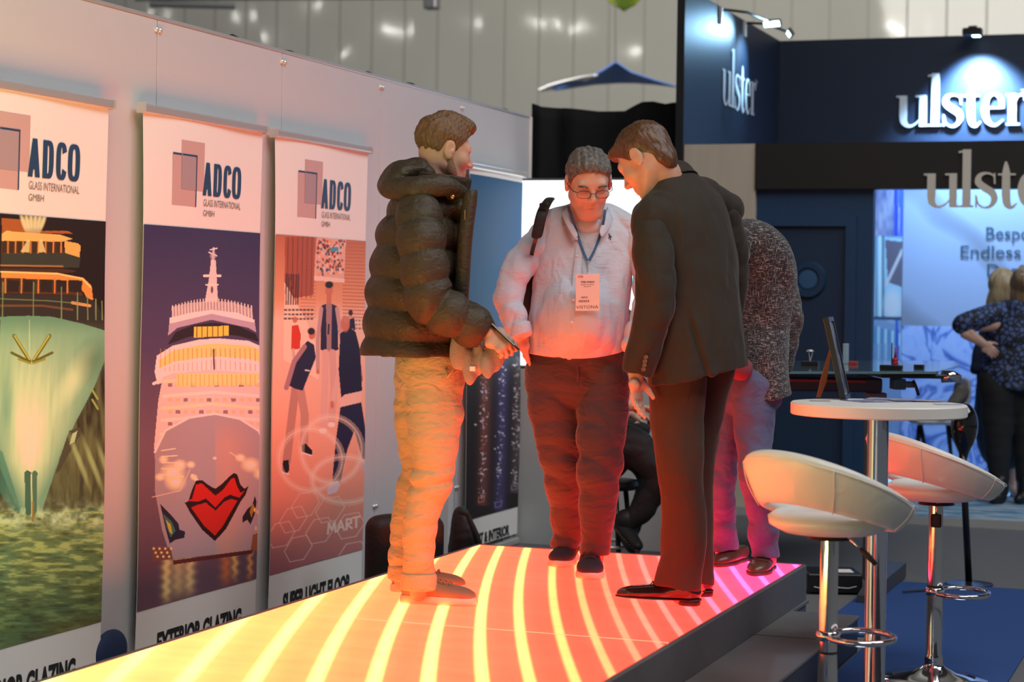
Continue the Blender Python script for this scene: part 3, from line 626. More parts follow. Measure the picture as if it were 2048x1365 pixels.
# ---- glowing platform
PX0, PX1, PY0, PY1, PZ = -3.27, -1.755, 2.3, 8.54, 0.30
def platform():
    e = empty('light_floor_platform', ((PX0 + PX1) / 2, 5.5, 0)); tag(e, 'low stage with a glowing orange floor of curved light bands under the standing men', 'platform')
    # band index field fitted to the floor's pattern
    cs = [-3.2, -3.0, -2.787, -2.595, -2.41, -2.24, -2.075, -1.93, -1.79, -1.66, -1.55, -1.46, -1.36, -1.26, -1.14, -1.04, -.95]
    far = [-3.12, -2.91, -2.72, -2.56, -2.39, -2.245, -2.13, -2.0, -1.865, -1.76, -1.655, -1.57, -1.47, -1.38, -1.27, -1.17, -1.07]
    near = [-3.22, -3.0, -2.787, -2.595, -2.41, -2.24, -2.062, -1.91, -1.76, -1.63, -1.51, -1.40, -1.29, -1.18, -1.07, -.97, -.88]
    nx, ny = 61, 241
    X, Y = np.meshgrid(np.linspace(PX0 + .012, PX1 - .012, nx), np.linspace(PY0, PY1 - .012, ny))
    s_ = Y - 5.45; g = -0.391 * s_ + 0.0188 * s_ ** 2; c = X - g
    t = np.clip((Y - 5.4) / 3.1, -0.3, 1.05)[..., None]
    nf = np.zeros(c.shape)
    near, far = np.array(near), np.array(far)
    for i in range(ny):
        tt = float(np.clip((Y[i, 0] - 5.4) / 3.1, -0.3, 1.05)); k = near * (1 - tt) + far * tt
        k = np.concatenate([[k[0] - .22 * j for j in (5, 4, 3, 2, 1)], k, [k[-1] + .1 * j for j in range(1, 9)]])
        nf[i] = np.interp(c[i], k, np.arange(len(k)) - 5)
    i = np.arange(nx * ny).reshape(ny, nx); Fq = np.stack([i[:-1, :-1], i[:-1, 1:], i[1:, 1:], i[1:, :-1]], -1).reshape(-1, 4)
    m, nt, b = new_mat('light_floor_glass')
    at = N(nt, 'ShaderNodeAttribute'); at.attribute_name = 'band'
    L = nt.links
    def mth(op, a, b_=None, c_=None):
        n = N(nt, 'ShaderNodeMath', operation=op)
        for k, v in enumerate((a, b_, c_)):
            if v is None: continue
            if isinstance(v, (int, float)): n.inputs[k].default_value = v
            else: L.new(v, n.inputs[k])
        return n.outputs[0]
    v = at.outputs['Fac']
    fr = mth('PINGPONG', v, 0.5)                        # 0 on a band, .5 between
    w = N(nt, 'ShaderNodeMapRange', interpolation_type='SMOOTHERSTEP'); L.new(fr, w.inputs['Value'])
    w.inputs['From Min'].default_value = 0.055; w.inputs['From Max'].default_value = 0.20; w.inputs['To Min'].default_value = 1; w.inputs['To Max'].default_value = 0
    glow = N(nt, 'ShaderNodeMapRange', interpolation_type='SMOOTHSTEP'); L.new(fr, glow.inputs['Value'])
    glow.inputs['From Min'].default_value = 0.0; glow.inputs['From Max'].default_value = 0.5; glow.inputs['To Min'].default_value = 1; glow.inputs['To Max'].default_value = 0
    ah = N(nt, 'ShaderNodeAttribute'); ah.attribute_name = 'hue'
    sc = mth('MULTIPLY', mth('ADD', ah.outputs['Fac'], 12.0), 1 / 30.0)
    r1 = N(nt, 'ShaderNodeValToRGB'); L.new(sc, r1.inputs[0])
    def ramp(r, stops):
        el = r.color_ramp.elements
        while len(el) < len(stops): el.new(0.5)
        for q, (p, cc) in zip(el, stops): q.position = p; q.color = c4(cc)
    ramp(r1, [(0.0, (2.6, 3.4, 1.1)), (0.2, (3.0, 3.2, 1.0)), (0.38, (.72, .27, .075)), (0.463, (1.1, .185, .048)), (0.547, (1.5, .088, .032)), (0.663, (1.45, .045, .021)), (0.77, (1.6, .035, .019)), (0.87, (1.75, .033, .028)), (0.947, (1.2, .028, .10))])
    r2 = N(nt, 'ShaderNodeValToRGB'); L.new(sc, r2.inputs[0])
    ramp(r2, [(0.0, (2.6, 3.4, 1.1)), (0.2, (3.0, 3.2, 1.0)), (0.38, (.72, .38, .115)), (0.563, (1.3, .48, .10)), (0.663, (1.5, .23, .060)), (0.732, (1.7, .105, .048)), (0.83, (1.7, .08, .075)), (0.9, (1.5, .07, .20)), (0.963, (1.2, .08, .42))])
    mix = N(nt, 'ShaderNodeMix', data_type='RGBA'); L.new(w.outputs[0], mix.inputs[0]); L.new(r1.outputs[0], mix.inputs[6]); L.new(r2.outputs[0], mix.inputs[7])
    tc = N(nt, 'ShaderNodeTexCoord'); nz = N(nt, 'ShaderNodeTexNoise'); nz.inputs['Scale'].default_value = 3.0; nz.inputs['Detail'].default_value = 5; mp = N(nt, 'ShaderNodeMapping'); mp.inputs['Scale'].default_value = (1, 3, 1)
    L.new(tc.outputs['Object'], mp.inputs[0]); L.new(mp.outputs[0], nz.inputs[0])
    st = mth('ADD', mth('MULTIPLY', nz.outputs[0], 0.35), 0.82)
    st2 = mth('MULTIPLY', st, mth('ADD', mth('MULTIPLY', glow.outputs[0], 0.14), 0.95))
    L.new(mix.outputs[2], b.inputs['Emission Color']); L.new(mth('MULTIPLY', st2, PLAT_GLOW), b.inputs['Emission Strength'])
    b.inputs['Base Color'].default_value = (.05, .04, .035, 1); b.inputs['Roughness'].default_value = 0.5; b.inputs['Specular IOR Level'].default_value = 0.08
    o = link_mesh('glowing_glass', np.stack([X, Y, np.full(X.shape, PZ)], -1).reshape(-1, 3), Fq, m, e)
    at_ = o.data.attributes.new('band', 'FLOAT', 'POINT'); at_.data.foreach_set('value', nf.astype(np.float32).ravel())
    ah_ = o.data.attributes.new('hue', 'FLOAT', 'POINT'); ah_.data.foreach_set('value', np.clip(nf + 4.0 * np.minimum(0, Y - 5.0), -12, 18).astype(np.float32).ravel())
    ms = mat('stage_side', (0.125, 0.128, 0.135), 0.55, var=(14, (0.105, 0.108, 0.114), 0.3))
    b = MB(); b.box((PX1 - .012, PY0, 0.0), (PX1 + .008, PY1, PZ), 0.003, 1); b.box((PX0 - .008, PY0, 0), (PX0 + .012, PY1, PZ - .001), 0.003, 1); b.box((PX0 + .012, PY1 - .012, 0), (PX1 - .012, PY1, PZ - .001), 0.003, 1); b.box((PX0 + .02, PY0 + .02, 0.0), (PX1 - .02, PY1 - .02, PZ - .02))
    b.build('side_boards', ms, e)
    b = MB(); b.box((PX0, PY1 - .008, PZ - 0.002), (PX1, PY1 + 0.004, PZ + .003), 0.001, 1); b.box((PX0 - .006, PY0, PZ - 0.002), (PX0 + .012, PY1, PZ + .002), 0.001, 1); b.build('edge_trim', M['alu_dark'], e)
    sm = mat('glass_joint', (.9, .5, .3), 0.4, emit=((1.0, .13, .06), 2.9))
    b = MB(); b.box((PX0 + .013, 6.392, PZ - .004), (PX1 - .013, 6.399, PZ + .0008)); b.build('glass_joint', sm, e)
PLAT_GLOW = 3.6
platform()
def step():
    e = empty('stage_step', (-1.6, 6.3, 0)); tag(e, 'dark grey step running along the right side of the glowing stage', 'step')
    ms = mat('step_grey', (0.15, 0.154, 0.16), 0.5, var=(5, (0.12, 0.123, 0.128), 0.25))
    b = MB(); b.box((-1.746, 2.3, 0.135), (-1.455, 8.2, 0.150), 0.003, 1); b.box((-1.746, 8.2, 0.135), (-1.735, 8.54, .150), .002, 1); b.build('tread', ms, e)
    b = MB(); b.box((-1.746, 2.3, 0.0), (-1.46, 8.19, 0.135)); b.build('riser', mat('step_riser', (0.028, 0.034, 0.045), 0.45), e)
    b = MB()
    for y in (5.25, 6.45, 7.55): b.box((-1.745, y - .002, 0.1500), (-1.456, y + .002, 0.1512))
    b.build('board_joint', M['rubber'], e)
step()
def carpets():
    m = mat('blue_carpet', (0.016, 0.070, 0.25), 0.95, var=(160, (0.012, 0.052, 0.20), 0.25))
    b = MB(); b.box((-1.45, 3.0, 0.0), (-0.81, 10.3, 0.008)); b.box((-1.73, 8.56, 0), (-1.45, 10.3, .008)); tag(b.build('blue_carpet', m), 'royal blue carpet under the white bar stools', 'carpet')
carpets()
# ================================================================ BACKGROUND STANDS
def stroke(mb, pts, ws, O, ux, uz, s, ext=None, n=8):
    """variable width stroke along 2D points (Catmull-Rom), drawn in the plane ux/uz"""
    P = [Vector((p[0], p[1])) for p in pts]; out = []; wo = []
    for i in range(len(P) - 1):
        p0, p1, p2, p3 = P[max(i - 1, 0)], P[i], P[i + 1], P[min(i + 2, len(P) - 1)]
        for k in range(n):
            t = k / n; out.append(0.5 * ((2 * p1) + (p2 - p0) * t + (2 * p0 - 5 * p1 + 4 * p2 - p3) * t * t + (3 * p1 - p0 - 3 * p2 + p3) * t ** 3)); wo.append(ws[i] * (1 - t) + ws[i + 1] * t)
    out.append(P[-1]); wo.append(ws[-1]); V = []
    for i, p in enumerate(out):
        d = (out[min(i + 1, len(out) - 1)] - out[max(i - 1, 0)]).normalized(); nn = Vector((-d.y, d.x)) * wo[i] / 2
        for q in (p + nn, p - nn): V.append(O + ux * (q.x * s) + uz * (q.y * s))
    k = len(out); Fc = [(2 * i, 2 * i + 1, 2 * i + 3, 2 * i + 2) for i in range(k - 1)]
    if ext:
        V2 = [v + ext for v in V]; b = len(V); V = V + V2; F2 = [tuple(j + b for j in f[::-1]) for f in Fc]
        sd = []
        for i in range(k - 1): sd += [(2 * i, 2 * i + 2, 2 * i + 2 + b, 2 * i + b), (2 * i + 1, 2 * i + 1 + b, 2 * i + 3 + b, 2 * i + 3)]
        sd += [(0, b, b + 1, 1), (2 * k - 2, 2 * k - 1, 2 * k - 1 + b, 2 * k - 2 + b)]; Fc = Fc + F2 + sd
    mb.add(V, Fc)
def ulster(mb, O, ux, uz, s, ext, n_letters=6, dot=True):
    """thin-serif lower case lettering; x-height = 1 unit, s metres per unit"""
    O = Vector(O); ux = Vector(ux); uz = Vector(uz); ext = Vector(ext)
    cnt = [0]; dn = ux.cross(uz).normalized()
    if dn.y > 0 or dn.x < 0: dn = -dn
    if abs(ux.y) > .5: dn = Vector((1, 0, 0))
    else: dn = Vector((0, -1, 0))
    def lift(): cnt[0] += 1; return O + dn * (.0002 * cnt[0])
    st = lambda p, w: stroke(mb, p, w, lift(), ux, uz, s, ext)
    ln = lambda p, w: stroke(mb, p, [w] * len(p), lift(), ux, uz, s, ext, 1)
    T, H = 0.235, 0.055
    # u
    ln([(-0.02, .97), (.28, .97)], H); ln([(.20, 1.0), (.20, .35)], T); st([(.20, .38), (.22, .16), (.36, .02), (.55, .05), (.74, .22)], [T, .2, .09, .055, .03])
    ln([(.60, .97), (.86, .97)], H); ln([(.83, 1.0), (.83, .0)], T - .02); ln([(.80, .03), (1.02, .03)], H)
    # l
    ln([(.98, 1.62), (1.2, 1.66)], H); ln([(1.22, 1.70), (1.22, 0)], T); ln([(1.02, .03), (1.42, .03)], H)
    if n_letters > 2:   # s
        st([(2.02, .70), (2.0, .92), (1.80, 1.0), (1.60, .93), (1.56, .74), (1.74, .57), (1.94, .44), (2.02, .25), (1.92, .05), (1.74, -.01), (1.56, .10), (1.50, .34)], [.03, .05, .06, .13, .2, .22, .22, .18, .10, .06, .05, .03])
        ln([(1.49, .36), (1.50, -.01)], .035); ln([(2.03, .68), (2.02, 1.0)], .035)
    if n_letters > 3:   # t
        ln([(2.12, .96), (2.62, .96)], H); st([(2.34, 1.34), (2.35, 1.0), (2.355, .35), (2.40, .08), (2.52, .0), (2.66, .12)], [.03, .22, T, .2, .09, .03])
    if n_letters > 4:   # e
        st([(2.84, .56), (3.30, .56)], [.05, .05]); st([(3.31, .54), (3.27, .86), (3.06, 1.0), (2.86, .86), (2.79, .52), (2.87, .16), (3.10, .0), (3.36, .18)], [.16, .15, .07, .14, .23, .17, .07, .03])
    if n_letters > 5:   # r
        ln([(3.44, .97), (3.68, .97)], H); ln([(3.64, 1.0), (3.64, 0)], T); ln([(3.46, .03), (3.88, .03)], H); st([(3.70, .62), (3.80, .90), (3.96, .97), (4.04, .90)], [.03, .05, .1, .12]); st([(3.98, .86), (4.06, .86)], [.16, .16])
def arm_lamp(base, head, tgt, label, power=60, col=(.34, .66, 1.0), bracket=True):
    e = empty('arm_spotlight', base); tag(e, label, 'spotlight', 'spotlights over the navy stand')
    base, head, tgt = Vector(base), Vector(head), Vector(tgt)
    b = MB(); b.tube([base, base + (head - base) * .5 + Vector((0, 0, .03)), head], .010, 8); b.build('arm', M['black_plastic'], e, True)
    b = MB(); b.box(base - Vector((.02, .02, .11)), base + Vector((.02, .02, .015)), .004, 1); b.build('clamp', M['alu'], e)
    d = (tgt - head).normalized(); R = d.to_track_quat('-Z', 'Y').to_matrix()
    def L(x, y, z): return head + R @ Vector((x, y, z))
    b = MB(); b.box((-.075, -.032, -.012), (.075, .032, .02), .010, 3)
    for v in b.bm.verts: v.co = head + R @ Vector(((v.co.x) * (1 - max(0, v.co.z) * 6), v.co.y * (1 - max(0, v.co.z) * 6), v.co.z))
    b.build('lamp_head', M['black_plastic'], e)
    ml = M.get('led_face') or mat('led_face', (.9, .95, 1), .4, emit=((.62, .92, 1.0), 5)); M['led_face'] = ml
    b = MB(); b.box((-.066, -.022, -.016), (.066, .022, -.012)); 
    for v in b.bm.verts: v.co = head + R @ v.co
    b.build('led_lens', ml, e)
    d_ = bpy.data.lights.new('spotlight_beam', 'SPOT'); d_.energy = power; d_.color = col; d_.spot_size = math.radians(76); d_.spot_blend = .9; d_.shadow_soft_size = .05
    o = bpy.data.objects.new('spotlight_beam', d_); COL.objects.link(o); o.location = head + d * .03; o.rotation_euler = d.to_track_quat('-Z', 'Y').to_euler()
def booth():
    XL, YF, YB = -3.56, 13.1, 16.0
    H2 = 3.56
    # side wall, back wall, front corner post
    b = MB(); b.box((XL - .05, YF, 0), (XL, YB + .05, H2)); struct(b.build('wall_ulster_side', M['navy_gloss']))
    b = MB(); b.box((XL - .055, YF - .05, 0), (XL + .0, YF, H2)); struct(b.build('trim_300', M['black']))
    b = MB(); b.box((XL, YB, 0), (3.5, YB + .05, H2)); struct(b.build('wall_ulster_back', M['navy_gloss']))
    bg = mat('beige_laminate', (0.56, 0.50, 0.40), 0.6, var=(3, (0.50, 0.44, 0.35), 0.3, (8, 8, .6)))
    b = MB(); b.box((XL + .001, YF - .02, 0.05), (-3.065, YF + .10, 2.49)); struct(b.build('wall_ulster_pier', bg))
    b = MB(); b.box((-3.065, YF - .03, 2.185), (3.5, YF + .12, 2.49)); struct(b.build('wall_ulster_header', M['black']))
    fl = mat('ulster_floor_carpet', (0.05, 0.20, 0.34), .9, var=(4.5, (0.42, 0.50, 0.55), .10, (1, 3, 1)))
    b = MB(); b.box((XL, YF - .03, 0), (3.5, YB, .05)); struct(b.build('floor_ulster', fl))
    b = MB(); b.box((XL, YF - .05, 0), (3.5, YF - .03, .055)); struct(b.build('baseboard_ulster', mat('edge_grey', (.35, .36, .37), .5)))
    # navy door wall with round disc, flush with the front
    YD = YF + .03
    b = MB(); b.box((-3.064, YD, .05), (PY(1744, 600, YD).x, YD + .08, 2.184)); struct(b.build('wall_ulster_front', M['navy']))
    p = lambda x, y, Y=YD: PY(x, y, Y)
    e = empty('navy_door', p(1620, 900)); e.location.z = 0.05; e['_w'] = (e.location.x, e.location.y, .05); tag(e, 'dark navy door with a recessed frame and round disc, in the blue stand', 'door')
    x0, x1 = p(1520, 440).x, p(1715, 440).x; zt = p(1600, 432).z
    b = MB(); b.box((x0, YD - .04, .05), (x0 + .07, YD - .001, zt)); b.box((x1 - .07, YD - .04, .05), (x1, YD - .001, zt)); b.box((x0 + .07, YD - .04, zt - .07), (x1 - .07, YD - .001, zt)); b.build('door_frame', M['navy'], e)
    b = MB(); b.box((x0 + .075, YD - .008, .05), (x1 - .075, YD - .001, zt - .078)); b.build('door_leaf', mat('door_navy', (.008, .030, .075), .5), e)
    c = p(1617, 560); b = MB(); b.lathe((c.x, YD - .008, c.z), [(0, .016), (.075, .016), (.08, .03), (.115, .03), (.125, .0)], 48, (0, -1, 0)); b.build('round_plate', mat('disc_navy', (.010, .042, .10), .4), e, True, auto=40)
    c = p(1617, 560); b = MB(); b.lathe((c.x, YD - .024, c.z), [(0, .010), (.058, .008), (.066, 0)], 40, (0, -1, 0)); b.build('disc_boss', mat('boss_blue', (.03, .10, .22), .4), e, True, auto=40)
    # picture column
    xa, xb_ = PY(1700, 600, YB - .04).x, PY(1803, 600, YB - .04).x
    pc = empty('picture_column', (xa, YB - .04, .05)); tag(pc, 'tall narrow column of blue interior pictures between the navy door and the marble panel', 'picture column')
    a = Art((xa, YB - .04, 2.5), (xb_ - xa, 0, 0), (0, 0, -2.45), 60, 400)
    a.fill((120, 150, 190)); 
    n = fbm(a.x / 10, a.y / 30, 4, 5)
    a.poly([(1735, 370), (1815, 370), (1815, 472), (1735, 472)], (92, 104, 160)); a.mix((a.y < 472) * np.clip(n * 2 - .6, 0, 1) * .8, lin((170, 178, 205))); a.poly([(1788, 370), (1795, 370), (1796, 472), (1789, 472)], (40, 70, 190)); a.poly([(1798, 370), (1815, 370), (1815, 472), (1800, 472)], (60, 96, 210))
    a.poly([(1735, 472), (1815, 478), (1815, 634), (1735, 632)], (150, 190, 215)); 
    for x, c in ((1746, (190, 225, 235)), (1752, (90, 130, 160)), (1760, (200, 228, 235)), (1766, (70, 90, 110))): a.line([(x, 474), (x, 632)], 2.5, c, .8)
    a.poly([(1770, 480), (1805, 484), (1805, 575), (1776, 565)], (96, 92, 110)); a.line([(1805, 500), (1772, 570)], 3, (190, 190, 200)); a.ell(1785, 610, 22, 40, (196, 204, 214), .9, .5)
    a.poly([(1735, 634), (1815, 634), (1815, 640), (1735, 640)], (50, 70, 100))
    for x in range(1742, 1806, 7): a.poly([(x, 650 + (x - 1742) * .3), (x + 3, 650 + (x - 1742) * .3), (x + 3, 720), (x, 720)], (60, 130, 180) if x % 2 else (170, 220, 235))
    a.poly([(1790, 640), (1796, 640), (1800, 740), (1792, 740)], (50, 90, 190))
    a.C *= .8
    a.build('printed_pictures', M['print'], pc)
    b = MB(); b.box((xa, YB - .035, .05), (xb_, YB, 2.5)); b.build('column_board', M['white_plastic'], pc)
    # marble panel
    xm = xb_ + .004; mx1 = 3.4
    mp_ = empty('marble_display_panel', (xm, YB - .04, .05)); tag(mp_, 'pale blue marble-print panel with dark words behind the two women', 'display panel')
    m, nt, bs = new_mat('marble_print'); tc = N(nt, 'ShaderNodeTexCoord'); L = nt.links
    mapn = N(nt, 'ShaderNodeMapping'); mapn.inputs['Rotation'].default_value = (0, .9, 0); L.new(tc.outputs['Object'], mapn.inputs[0])
    wv = N(nt, 'ShaderNodeTexWave'); wv.inputs['Scale'].default_value = .35; wv.inputs['Distortion'].default_value = 6; wv.inputs['Detail'].default_value = 3; wv.inputs['Detail Scale'].default_value = 1.2; L.new(mapn.outputs[0], wv.inputs[0])
    rp = N(nt, 'ShaderNodeValToRGB'); e_ = rp.color_ramp.elements; e_[0].position = .0; e_[0].color = (.17, .20, .27, 1); e_[1].position = .25; e_[1].color = (.25, .31, .45, 1); L.new(wv.outputs[0], rp.inputs[0]); L.new(rp.outputs[0], bs.inputs['Base Color']); bs.inputs['Roughness'].default_value = .4
    zc = PY(1850, 652, YB - .04).z
    b = MB(); b.box((xm, YB - .04, zc), (mx1, YB - .002, 2.5)); b.build('pale_marble_board', m, mp_)
    m2, nt, bs = new_mat('blue_marble_print'); tc = N(nt, 'ShaderNodeTexCoord'); L = nt.links
    nz = N(nt, 'ShaderNodeTexNoise'); nz.inputs['Scale'].default_value = 2.6; nz.inputs['Detail'].default_value = 3; nz.inputs['Distortion'].default_value = 1.2; L.new(tc.outputs['Object'], nz.inputs[0])
    s1 = N(nt, 'ShaderNodeMath', operation='MULTIPLY'); s1.inputs[1].default_value = 7; L.new(nz.outputs[0], s1.inputs[0]); s2 = N(nt, 'ShaderNodeMath', operation='PINGPONG'); s2.inputs[1].default_value = .5; L.new(s1.outputs[0], s2.inputs[0])
    rp = N(nt, 'ShaderNodeValToRGB'); e_ = rp.color_ramp.elements; e_[0].position = .0; e_[0].color = (.05, .10, .36, 1); e_[1].position = .22; e_[1].color = (.24, .36, .70, 1); e3 = e_.new(1.0); e3.color = (.42, .50, .70, 1); L.new(s2.outputs[0], rp.inputs[0]); L.new(rp.outputs[0], bs.inputs['Base Color']); bs.inputs['Roughness'].default_value = .4
    b = MB(); b.box((xm, YB - .04, .05), (mx1, YB - .002, zc)); b.build('blue_marble_board', m2, mp_)
    b = MB(); pp = lambda x, y: PY(x, y, YB - .043)
    for txt, xs, yb, xe in (('Bespoke', 1972, 479, 2096), ('Endless', 1921, 516, 2041), ('Design', 1974, 553, 2080)):
        o_ = pp(xs, yb); put_text(b, txt, o_, (1, 0, 0), ZZ, width=pp(xe, yb).x - o_.x, height=.098, bold=.006)
    b.build('panel_lettering', mat('text_navy', (.015, .05, .08), .5), mp_)
    # signs
    mbx = MB(); o_ = PX(1444, 207, XL + .004); p2 = PX(1510, 234, XL + .004)
    ulster(mbx, (XL + .004, o_.y, o_.z), (0, 1, 0), ZZ, (p2.y - o_.y) / 4.1, (.003, 0, 0)); 
    tm = PX(1508, 168, XL + .004)
    put_text(mbx, 'TM', (XL + .01, tm.y, tm.z), (0, 1, 0), ZZ, width=.09, height=.035, bold=.0)
    tag(mbx.build('stand_sign', M['white_letter']), 'white serif lettering on the blue side wall, narrow in perspective', 'sign', 'serif lettering signs of the navy stand')
    mbx = MB(); o_ = PY(1794, 254, YB - .004); p2 = PY(2040, 250, YB - .004)
    ulster(mbx, (o_.x, YB - .004, o_.z), (1, 0, 0), ZZ, (p2.x - o_.x) / 3.88, (0, -.02, 0)); tm = PY(2042, 187, YB - .004)
    put_text(mbx, 'TM', (tm.x, YB - .01, tm.z), (1, 0, 0), ZZ, width=.07, height=.03, bold=.0)
    tag(mbx.build('stand_sign', M['white_letter']), 'white serif lettering high on the dark blue back wall', 'sign', 'serif lettering signs of the navy stand')
    mbx = MB(); o_ = PY(1848, 415, YF - .05); p2 = PY(2040, 415, YF - .05)
    ulster(mbx, (o_.x, YF - .05, o_.z), (1, 0, 0), ZZ, (p2.x - o_.x) / 2.76, (0, .02, 0))
    tag(mbx.build('stand_sign', mat('letter_taupe', (.62, .59, .53), .5)), 'large taupe serif lettering hanging over the lower edge of the black header', 'sign', 'serif lettering signs of the navy stand')
    # lamps
    y1, y2 = PX(1440, 20, XL).y, PX(1488, 44, XL).y
    arm_lamp((XL, y1, H2 - .02), PX(1545, 47, -3.33), PX(1428, 130, XL), 'black arm spotlight on the side wall, the one clamped nearer the front', 42)
    arm_lamp((XL, y2, H2 - .02), PX(1580, 66, -3.22), PX(1484, 130, XL), 'black arm spotlight on the side wall, the one clamped nearer the corner', 60)
    c = PY(1951, 74, YB)
    e = empty('flood_lamp', (c.x, YB - .12, H2)); tag(e, 'small black flood lamp on the top edge of the blue back wall', 'spotlight', 'spotlights over the navy stand')
    b = MB(); b.box((c.x - .075, YB - .24, H2 - .03), (c.x + .075, YB - .12, H2 + .03), .012, 2); b.box((c.x - .035, YB - .2, H2 + .03), (c.x + .035, YB - .14, H2 + .05), .01, 2); b.build('lamp_head', M['black_plastic'], e)
    b = MB(); b.box((c.x + .0, YB - .235, H2 - .036), (c.x + .06, YB - .15, H2 - .03)); b.build('led_lens', M['led_face'], e)
    b = MB(); b.box((c.x - .01, YB - .14, H2 - .01), (c.x + .01, YB + .03, H2 + .005)); b.build('clamp', M['black_plastic'], e)
    d_ = bpy.data.lights.new('spotlight_beam', 'SPOT'); d_.energy = 1300; d_.color = (.34, .62, 1); d_.spot_size = math.radians(95); d_.spot_blend = .9; d_.shadow_soft_size = .05
    o = bpy.data.objects.new('spotlight_beam', d_); COL.objects.link(o); o.location = (c.x + .03, YB - .30, H2 - .05); o.rotation_euler = (Vector((c.x + .05, YB, 2.7)) - o.location).to_track_quat('-Z', 'Y').to_euler()
    # unseen area lights behind the header, washing the marble and the stand floor
    area('ulster_wash_light', (-1.3, 14.2, 2.45), (-1.3, 16.2, 1.2), 2.2, 11, (.55, .72, 1.0), .2)
    area('ulster_wash_light', (0.2, 14.2, 2.45), (0.2, 15.0, 0), 1.6, 8, (.7, .82, 1.0), .3)
booth()

def curtain_and_screen():
    # grey-white stand wall behind the seated visitor, with a large lit screen
    yb = 10.95
    x0, x1 = -3.97, PY(1326, 1000, yb).x; zt = PY(1150, 356, yb).z
    b = MB(); b.box((x0, yb, 0), (x1, yb + .06, 1.02)); struct(b.build('wall_back', mat('grey_white_panel', (.50, .52, .53), .55)))
    e = empty('lit_screen', ((x0 + x1) / 2, yb + .05, 1.0)); tag(e, 'large glowing white screen behind the man in the pale blue shirt', 'screen')
    b = MB(); b.box((x0, yb + .0, 1.02), (x1 + .0, yb + .08, zt), .01, 1); b.build('screen_body', M['alu_dark'], e)
    ms, nt, bs = new_mat('screen_picture'); L = nt.links
    bs.inputs['Base Color'].default_value = (.02, .02, .02, 1)
    tc = N(nt, 'ShaderNodeTexCoord'); sp = N(nt, 'ShaderNodeSeparateXYZ'); L.new(tc.outputs['Object'], sp.inputs[0])
    zc = PY(1255, 566, yb).z - 1.0
    r = N(nt, 'ShaderNodeValToRGB'); mr = N(nt, 'ShaderNodeMapRange'); mr.inputs[1].default_value = 0; mr.inputs[2].default_value = 1.3; L.new(sp.outputs[2], mr.inputs[0]); L.new(mr.outputs[0], r.inputs[0])
    r.color_ramp.interpolation = 'CONSTANT'; el = r.color_ramp.elements; k = zc / 1.3; el[0].position = 0; el[0].color = (.85, .95, 1, 1); el[1].position = k - .018; el[1].color = (.10, .75, .8, 1); q = el.new(k + .02); q.color = (.93, .97, 1, 1)
    L.new(r.outputs[0], bs.inputs['Emission Color']); bs.inputs['Emission Strength'].default_value = 1.6
    b = MB(); b.box((x0 + .02, yb - .008, 1.04), (x1 - .02, yb - .001, zt - .015)); b.build('screen_face', ms, e)
    # black pleated drape
    mc = mat('drape_black', (.010, .010, .011), .85, bump=[(5, .01, (3, 3, .4))])
    X0, X1, yd = -5.0, PY(1354, 300, 14.0).x, 14.0
    nx, nz = 260, 30; V = []
    tops = [(1040, 222), (1060, 206), (1085, 214), (1130, 216), (1195, 222), (1250, 222), (1285, 204), (1305, 202), (1330, 208), (1360, 204)]
    for j in range(nz):
        for i in range(nx):
            x = X0 + (X1 - X0) * i / (nx - 1); px = project(np.array([[x, yd, 2.8]]))[0][0]
            zt_ = PY(px, np.interp(px, [t[0] for t in tops], [t[1] for t in tops]), yd).z; z = zt_ * (1 - j / (nz - 1)) + .0
            V.append((x, yd + .05 * math.sin(x * 21 + math.sin(x * 5) * 2) * (.5 + .5 * j / nz) + .01 * math.sin(z * 3), z))
    i = np.arange(nx * nz).reshape(nz, nx); Fq = np.stack([i[:-1, :-1], i[1:, :-1], i[1:, 1:], i[:-1, 1:]], -1).reshape(-1, 4)
    o = link_mesh('black_drape', V, Fq, mc, smooth=True); md = o.modifiers.new('cloth', 'SOLIDIFY'); md.thickness = .01
    tag(o, 'tall black pleated drape hanging beside the navy stand', 'curtain')
curtain_and_screen()

